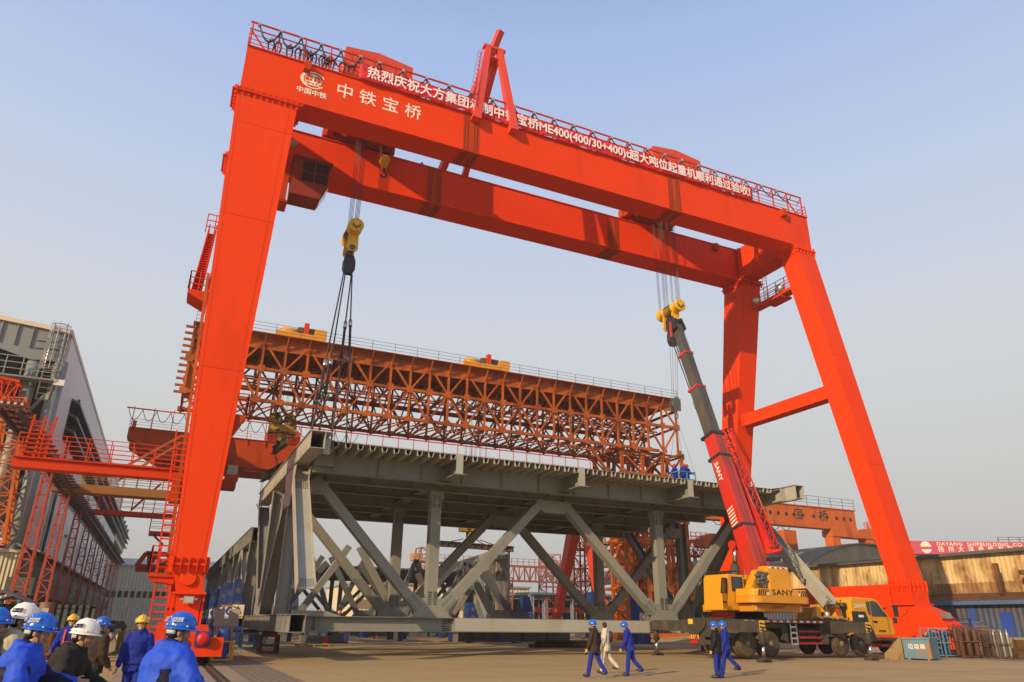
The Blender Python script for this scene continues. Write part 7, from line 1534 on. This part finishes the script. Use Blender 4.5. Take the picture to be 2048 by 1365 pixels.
def soft(o, vox, it=4, disp=0, tex=None):
    r = o.modifiers.new('join', 'REMESH'); r.mode = 'VOXEL'; r.voxel_size = vox; r.use_smooth_shade = True
    if it: s = o.modifiers.new('smooth', 'SMOOTH'); s.factor = .5; s.iterations = it
    if disp: d = o.modifiers.new('folds', 'DISPLACE'); d.texture = tex or tex_w; d.strength = disp; d.mid_level = .5; d.texture_coords = 'OBJECT' if False else 'LOCAL'
def person(label, loc, az, h=1.75, hat='blue', jacket='work', trousers='work', legs=(0, 0), arms=((8, 8, 15), (-8, 8, 15)), lean=0, head=(0, 0), hair=False, near=False, group=None, extra=None, quilt=False, smile=False, bulk=0, hem=.80, knees=(6, 6)):
    """own frame: X forwards, Y left; legs = thigh angles forward (left, right); arms = (forward, outward, elbow bend) per arm, degrees"""
    T = thing('person', label, 'person', loc, group, az); s = h/1.75
    vox = .008 if near else .011
    def P(x, y, z): return V((x, y, z))*s
    rl = RAD(lean)
    def sp(v):                                              # lean the upper body forwards about the hips
        v = V(v); d_ = v-V((0, 0, .93)); return (V((0, 0, .93))+V((d_.x*math.cos(rl)+d_.z*math.sin(rl), d_.y, -d_.x*math.sin(rl)+d_.z*math.cos(rl))))*s
    hy, hp = RAD(head[0]), RAD(head[1]); hc = V(sp((.02, 0, 1.625))); HM = Matrix.Rotation(hy, 3, 'Z') @ Matrix.Rotation(hp, 3, 'Y')
    def hd(x, y, z): return hc + HM @ (V((x, y, z))*s)
    B = MB(); J = MB(); Tr = MB()
    # legs
    for sd, th, kb in ((1, legs[0], knees[0]), (-1, legs[1], knees[1])):
        hip = P(0, .095*sd, .91); t_ = RAD(th); k = hip+V((math.sin(t_), 0, -math.cos(t_)))*.42*s; t2 = RAD(th-kb); a = k+V((math.sin(t2), 0, -math.cos(t2)))*.41*s
        B.cap(hip, k, .075*s, .05*s); B.cap(k, a, .05*s, .036*s)
        Tr.cap(hip+V((-.01, 0, .02)), k, .105*s, .078*s, 12); Tr.cap(k, a+V((0, 0, .01)), .078*s, .068*s, 12)
        B.cap(a, a+V((.11*s, 0, -.045*s)), .035*s, .03*s)
        S_ = MB(); up_ = Matrix.Rotation(-RAD(max(0, -th+kb)*.55), 3, 'Y') if th < -5 else Matrix.Identity(3)
        S_.ell(a+up_ @ V((.06*s, 0, -.035*s)), .145*s, .052*s, .055*s, 14, 8); S_.ell(a+V((0, 0, -.0)), .06*s, .05*s, .07*s, 12, 6); 
        sh = S_.build('shoe', M['dark'], T, off=O0); soft(sh, .012, 2)
    zmin = min(v.z for v in B.v)
    Tr.ell(P(0, 0, .93), .135*s, .175*s, .13*s); 
    # trunk
    prof = [(.80, .125, .165), (.93, .13, .17), (1.05, .118, .155), (1.20, .13, .175), (1.33, .13, .19), (1.42, .10, .17), (1.49, .06, .08)]
    def loft(mb, pr, grow=0, zlo=.8):
        rows = []
        for z, rx, ry in pr:
            if z < zlo-.001: continue
            rows.append([sp((-.01+(rx+grow)*math.cos(a)*(1.0 if math.cos(a) > 0 else 1.05), (ry+grow)*math.sin(a), z)) for a in [i*PI/9 for i in range(18)]])
        mb.grid(rows, 0, True, True, True)
    loft(B, prof, 0, .8)
    jp = [(hem, .135, .178), (hem+.1, .14, .18)]+[(z, rx, ry) for z, rx, ry in prof if z > hem+.16][:-1]+[(1.475, .075, .10), (1.53, .062, .072)]
    loft(J, jp, (.032 if not quilt else .045)+bulk, hem)
    B.cap(sp((0, 0, 1.44)), hc-V((0.01, 0, .06))*s, .058*s, .052*s, 12)
    # arms, hands
    for sd, (fw, ou, eb) in ((1, arms[0]), (-1, arms[1])):
        shd = sp((-.01, .185*sd, 1.40)); f = RAD(fw+lean*.5); o = RAD(ou); d1 = V((math.sin(f)*math.cos(o), math.sin(o)*sd, -math.cos(f)*math.cos(o))); el = shd+d1*.285*s
        f2 = RAD(fw+lean*.5+eb); o2 = RAD(ou*.5-(12 if eb > 50 else 0)); d2 = V((math.sin(f2)*math.cos(o2), math.sin(o2)*sd, -math.cos(f2)*math.cos(o2))); wr = el+d2*.25*s
        B.cap(shd, el, .05*s, .04*s); B.cap(el, wr, .04*s, .026*s)
        g = (.02 if not quilt else .034)+bulk*.6
        J.cap(shd, el, (.066+g)*s, (.052+g)*s, 12); J.cap(el, wr-d2*.012*s, (.052+g)*s, (.038+g*.6)*s, 12); J.cap(sp((0, .1*sd, 1.42)), shd, .07*s, (.064+g)*s, 12)
        # hand: palm, four fingers bent at the knuckle, thumb from the side
        side = V((1, 0, 0)) if abs(d2.x) < .8 else V((0, 0, 1)); ac = (side-d2*side.dot(d2)).normalized(); nr = d2.cross(ac).normalized()*sd
        pc = wr+d2*.05*s
        for q in (-.028, -.009, .010, .028): B.cap(wr+ac*q*.6*s, wr+(d2*.085+ac*q)*s, .013*s, .0125*s, 8)
        for q, ln in ((.031, .070), (.0105, .080), (-.0105, .074), (-.031, .056)):
            r0 = wr+(d2*.088+ac*q)*s; m1 = r0+(d2*.9-nr*.35).normalized()*ln*.5*s; B.cap(r0, m1, .0092*s, .0088*s, 7); B.cap(m1, m1+(d2*.6-nr*.8).normalized()*ln*.5*s, .0088*s, .0075*s, 7)
        r0 = wr+(d2*.03+ac*.03)*s; m1 = r0+(d2*.7+ac*.7-nr*.15).normalized()*.04*s; B.cap(r0, m1, .0125*s, .0105*s, 7); B.cap(m1, m1+(d2*.95+ac*.1-nr*.3).normalized()*.034*s, .0105*s, .009*s, 7)
    # head: skull, jaw, nose, brow, ears
    def he(x, y, z, rx, ry, rz): B.ell(hd(x, y, z), rx*s, ry*s, rz*s, 14, 9, 0, HM)
    he(0, 0, .03, .098, .077, .095); he(.022, 0, -.045, .072, .060, .072); he(.05, 0, -.085, .035, .036, .03); he(.092, 0, -.022, .016, .013, .024); he(.10, 0, -.034, .013, .015, .011); he(.078, .03, .018, .022, .03, .012); he(.078, -.03, .018, .022, .03, .012)
    he(.066, .04, -.03, .028, .022, .028); he(.066, -.04, -.03, .028, .022, .028); he(.082, 0, -.068, .014, .026, .012)
    for e in (1, -1): he(-.008, .078*e, -.012, .02, .012, .034)
    body = B.build('body', M['skin'], T, off=O0); soft(body, vox, 2 if near else 1)
    j = J.build('jacket', CL_[jacket], T, off=O0); soft(j, .014 if near else .018, 4, .055 if not quilt else .040, tex_p if quilt else tex_w)
    tr_ = Tr.build('trousers', CL_[trousers], T, off=O0); soft(tr_, .016, 5, .026)
    mb = MB(); mb.grid([[sp((-.012+(.068+.004*i)*math.cos(a), (.078+.005*i)*math.sin(a), z+.02*math.cos(a)*-1)) for a in [k*PI/10 for k in range(20)]] for i, z in ((0, 1.475), (1, 1.53), (1, 1.545), (0, 1.548), (-2, 1.50))], 0, True); mb.build('collar', CL_['navy' if jacket == 'panel' else jacket], j, off=O0)
    for e in (1, -1):
        q = MB(); q.ell(hd(.084, .031*e, -.002), .011*s, .014*s, .0075*s, 10, 6, 0, HM); ey = q.build('eye', EYE, T, off=O0)
        q = MB(); q.ell(hd(.093, .030*e, -.002), .004*s, .0065*s, .0065*s, 8, 5, 0, HM); q.build('iris', M['hair'], ey, off=O0)
        q = MB(); q.path([hd(.094, .014*e, .018), hd(.096, .03*e, .024), hd(.086, .048*e, .017)], .0045*s, 5); q.build('eyebrow', M['hair'], T, off=O0)
    q = MB(); q.path([hd(.086, .026, -.062+(.006 if smile else 0)), hd(.097, .01, -.067), hd(.097, -.01, -.067), hd(.086, -.026, -.062+(.006 if smile else 0))], .005*s, 6); q.build('mouth', TEETH if smile else LIP, T, off=O0)
    q = MB(); q.ell(hd(-.012, 0, .035), .104*s, .084*s, .098*s, 16, 10, 0, HM, -.35 if not hair else -.25, PI/2); q.ell(hd(-.045, 0, -.01), .066*s, .079*s, .07*s, 14, 8, 0, HM); hr = q.build('hair', M['hair'], T, off=O0); soft(hr, .012, 2)
    if hat:
        hm = HC_[hat]; q = MB(); n = 28
        def hp_(a, t_): r = math.cos(t_); return hd(.004+.142*r*math.cos(a)*(1.02 if math.cos(a) > 0 else 1), .120*r*math.sin(a), .035+.150*math.sin(t_))
        q.grid([[hp_(a*2*PI/n, t_) for a in range(n)] for t_ in [i*PI/2/10*.985 for i in range(11)]], 0, True, True, True)
        rim = [[hd(.004+(.142+k*(.016+.028*max(0, math.cos(a*2*PI/n))**3))*math.cos(a*2*PI/n), (.120+k*.014)*math.sin(a*2*PI/n), .036-z_-k*.010) for a in range(n)] for k, z_ in ((0, -.004), (1, 0), (1, .006), (0, .006))]; q.grid(rim, 0, True)
        q.path([hp_(0, .25), hp_(0, .7), hp_(0, 1.2), hp_(PI, 1.35), hp_(PI, .9), hp_(PI, .4)], .011*s, 8)
        for e in (.35, -.35): q.path([hp_(e, .3), hp_(e*1.3, .8), hp_(PI-e*1.3, .8), hp_(PI-e, .35)], .006*s, 6) if near else None
        ht = q.build('hard_hat', hm, T, off=O0)
        if near:
            q = MB()
            for k in range(8): a = k*2*PI/8+.3; c = hp_(a, .14); q.ell(c, .011*s, .011*s, .008*s, 10, 5)
            q.build('rivet', M['white'], ht, off=O0)
            lm = CL_['navy'] if hat == 'white' else M['white']
            for a0 in (PI*.86, PI*1.36, PI*.42):
                for r_, tx in ((0, '中铁宝桥'), (1, '扬州公司')):
                    c = hp_(a0, .52-.16*r_); nrm = HM @ V((math.cos(a0)*.8, math.sin(a0), .42)).normalized(); rt_ = V((0, 0, 1)).cross(nrm).normalized(); o = letters(tx, .026*s, lm, None, c+nrm*.010, rt_, nrm.cross(rt_), ext=.0008, bold=.0004); o.parent = ht
        q = MB()
        for e in (1, -1): q.path([hd(.03, .082*e, .03), hd(.035, .078*e, -.03), hd(.045, .05*e, -.09), hd(.05, .01*e, -.118)], .0045*s, 5)
        q.build('chin_strap', M['dark'], ht, off=O0)
        q = MB(); q.grid([[hd(-.004+(.108-.004*i)*math.cos(a), (.092-.004*i)*math.sin(a), z) for a in [PI*.62+k*PI*.76/10 for k in range(11)]] for i, z in ((0, .032), (0, -.022))], 0); o = q.build('neck_band', mat('grey band', (.55, .54, .52), .6), ht, off=O0); o.modifiers.new('t', 'SOLIDIFY').thickness = .006
    if extra: extra(T, sp, s)
    return T
def stand_at(px, py_top, D_):                              # helmet top in the photo -> ground point and height
    q = U(px, py_top, D=D_); return V((q.x, q.y, 0)), (q.z-.07)*1.0
def az(d_): return RAD(65.4+d_)                              # 0 away from the camera, +90 to the left, -90 to the right
def strap(T, sp, s):
    q = MB()
    for e in (1, -1): q.path([sp((.165, .10*e, .95)), sp((.178, .09*e, 1.15)), sp((.165, .085*e, 1.35)), sp((.02, .09*e, 1.50)), sp((-.15, .06*e, 1.30)), sp((-.17, 0, 1.05))], .02*s, 6)
    q.path([sp((.18, .10, 1.18)), sp((.187, -.10, 1.18))], .018*s, 6); q.path([sp((.2*math.cos(a), .215*math.sin(a), .98)) for a in [i*PI/8 for i in range(17)]], .022*s, 6); q.build('harness', CL_['orange'], T, off=O0)
def belt(T, sp, s):
    q = MB(); q.path([sp((-.01+.172*math.cos(a), .215*math.sin(a), .93)) for a in [i*PI/8 for i in range(17)]], .014*s, 6); q.build('waistband', CL_['navy'], T, off=O0)
def place(px, pt, D_, a, label, **k):
    g, h = stand_at(px, pt, D_); l_ = RAD(k.get('lean', 0)); s_ = h/1.75; h += s_*.72*(1-math.cos(l_)); off = (.02*math.cos(l_)+.695*math.sin(l_))*s_; return person(label, g-V((math.cos(az(a)), math.sin(az(a)), 0))*off, az(a), h, **k)
GRP = 'group of workers at the lower left'
place(-2, 1213, 8.2, -75, 'person in a dark jacket and blue hard hat, cut by the left edge', hat='blue', jacket='navy', trousers='charcoal', near=True, group=GRP)
place(53, 1204, 8.5, -55, 'person in a beige jacket and white hard hat, turned right', hat='white', jacket='beige', trousers='charcoal', near=True, group=GRP, lean=4, arms=((20, 12, 40), (5, 14, 25)), head=(-10, 4), bulk=.025)
place(86, 1222, 7.4, -72, 'person in a bright blue navy panelled jacket and blue hard hat, facing right', hat='blue', jacket='panel', trousers='work', near=True, group=GRP, lean=9, arms=((30, 16, 50), (8, 20, 45)), head=(4, 8), bulk=.03)
def phone(T, sp, s):
    q = MB(); c = sp((.40, .12, 1.26)); q.box(c.x-.004, c.x+.004, c.y-.035, c.y+.035, c.z-.07, c.z+.07); q.build('phone', M['black'], T, off=O0)
place(175, 1234, 8.2, -78, 'person in a dark brown jacket and white hard hat, facing right', hat='white', jacket='dark', trousers='charcoal', near=True, group=GRP, lean=14, arms=((20, 14, 40), (6, 16, 35)), head=(2, 6), bulk=.03)
place(366, 1221, 7.4, -38, 'person in a bright blue navy panelled jacket seen from behind near the red leg', hat='blue', jacket='panel', trousers='work', near=True, group=GRP, lean=5, arms=((24, 34, 30), (12, 38, 28)), head=(-22, 6), bulk=.055)
place(149, 1227, 18.5, 203, 'person smiling in a yellow hard hat, blue work jacket and orange harness', hat='yellow', jacket='work', near=True, group=GRP, extra=strap, smile=True, head=(-4, -8), arms=((10, 14, 30), (15, 14, 40)))
place(208, 1232, 14.5, -25, 'person in a brown quilted jacket, blue trousers and blue hard hat, facing away', hat='blue', jacket='brown', trousers='work', near=True, group=GRP, quilt=True, head=(-40, 0), arms=((0, 16, 30), (-6, 16, 40)))
place(288, 1228, 14.8, 196, 'person smiling in a yellow hard hat and plain blue work suit, facing the camera', hat='yellow', jacket='work', near=True, group=GRP, smile=True, head=(4, -7), lean=2, arms=((4, 10, 12), (-2, 14, 14)), extra=belt, legs=(10, -6))
G2 = 'people crossing the open yard'
def at(px, py): q = U(px, py, Z=0); return V((q.x, q.y, 0))
def tripod(T, sp, s):
    q = MB(); a = sp((.10, .34, .86)); q.tube(a+V((-.02, .0, .45)), a+V((.06, .10, -.62)), .018, 6); q.tube(a+V((-.02, .0, .30)), a+V((.14, .02, -.60)), .014, 6); q.build('carried_tripod', M['dark'], T, off=O0)
p9 = person('person in a brown jacket and blue hard hat walking left beside a black tripod', at(1190, 1356), az(62), 1.80, hat='blue', jacket='brown', trousers='work', legs=(16, -18), arms=((10, 8, 15), (-12, 8, 15)), group=G2, hem=.76, knees=(4, 14))
def pack(T, sp, s):
    q = MB(); q.ell(sp((-.2, 0, 1.25)), .09*s, .13*s, .2*s, 14, 8); o = q.build('backpack', M['dark'], T, off=O0)
person('person with black hair in cream clothes, half hidden behind the brown jacket', at(1213, 1347), az(78), 1.78, hat=None, hair=True, jacket='cream', trousers='cream', legs=(14, -20), group=G2, extra=pack, head=(-60, 0), knees=(6, 20), hem=.74)
person('person in a plain blue work suit and blue hard hat walking left, bent slightly forward', at(1262, 1353), az(78), 1.77, hat='blue', jacket='work', trousers='work', legs=(10, -16), lean=10, arms=((10, 8, 14), (-26, 8, 14)), group=G2, head=(0, 12), knees=(5, 26))
person('person in a black quilted jacket, blue trousers and blue hard hat, by the truck crane', at(1438, 1357), az(66), 1.79, hat='blue', jacket='black', trousers='work', legs=(6, -4), arms=((8, 8, 14), (0, 8, 14)), group=G2, quilt=True, hem=.78)
person('person in a plain blue work suit striding beside the black quilted jacket', at(1456, 1350), az(78), 1.82, hat='blue', jacket='work', trousers='work', legs=(14, -20), group=G2, head=(0, 6), knees=(4, 22))
tp = thing('tripod', 'folded black camera tripod carried upright by the man in brown', 'tripod', at(1181, 1340)); q0 = at(1183, 1350); mb = MB(); top_ = U(1180, 1262, D=q0.dot(_F)); base_ = U(1171, 1311, D=q0.dot(_F)); mb.tube(top_, base_, .018, 6); mb.tube(top_+V((.02, 0, -.1)), base_+V((.07, .0, .02)), .014, 6); mb.build('leg', M['dark'], tp); mb = MB(); mb.cbox(top_+V((0, 0, .05)), .08, .06, .1); mb.build('head', M['dark'], tp)
# men in the hanging basket, on the rear girder, at the bridge section, by the right bogie
for k, (dx, dy, a_) in enumerate(((-.42, .2, 40), (.05, -.15, -20), (.42, -.02, -60))):
    person('person in blue with a red hard hat in the hanging basket, %s of three' % ('left', 'middle', 'right')[k], BKT+V((dx, dy, 0)), az(a_), 1.72, hat='red', jacket='work', group='workers in the hanging basket', arms=((30, 10, 50), (25, 10, 50)))
qg = U(845, 322, Y=49.3); person('person in black with a red hard hat sitting on top of the rear girder', V((qg.x, 49.4, ZT-.30)), az(180), 1.7, hat='red', jacket='black', trousers='charcoal', legs=(80, 78), knees=(85, 85))
qa = U(648, 1236, Y=46); person('person in an orange hard hat bent over the lower beam near the loose diagonal', V((qa.x, 44.5, 1.0)), az(90), 1.6, hat='orange', jacket='work', lean=60)
qa = U(664, 1236, Y=44.4); person('person in an orange hard hat crouching right of the man bent over the beam', V((qa.x, 44.6, .95)), az(-90), 1.5, hat='orange', jacket='work', lean=48)
qa = U(693, 1283, Z=0); person('person in a faded blue suit standing half hidden under the lower beam', qa, az(20), 1.7, hat='blue', jacket='work')
# ================================================================== THE AIR: thin smog over the yard
hz = bpy.data.materials.new('smog'); hz.use_nodes = True; t = hz.node_tree
for n_ in list(t.nodes): t.nodes.remove(n_)
out = t.nodes.new('ShaderNodeOutputMaterial'); pv = t.nodes.new('ShaderNodeVolumePrincipled'); pv.inputs['Color'].default_value = (.92, .89, .84, 1); pv.inputs['Density'].default_value = .0005; pv.inputs['Anisotropy'].default_value = .2
t.links.new(pv.outputs[0], out.inputs['Volume'])
mb = MB(); mb.box(-950, 1550, -120, 1650, -1.0, 62); mb.build('haze', hz, kind='stuff')
S.cycles.volume_bounces = 0
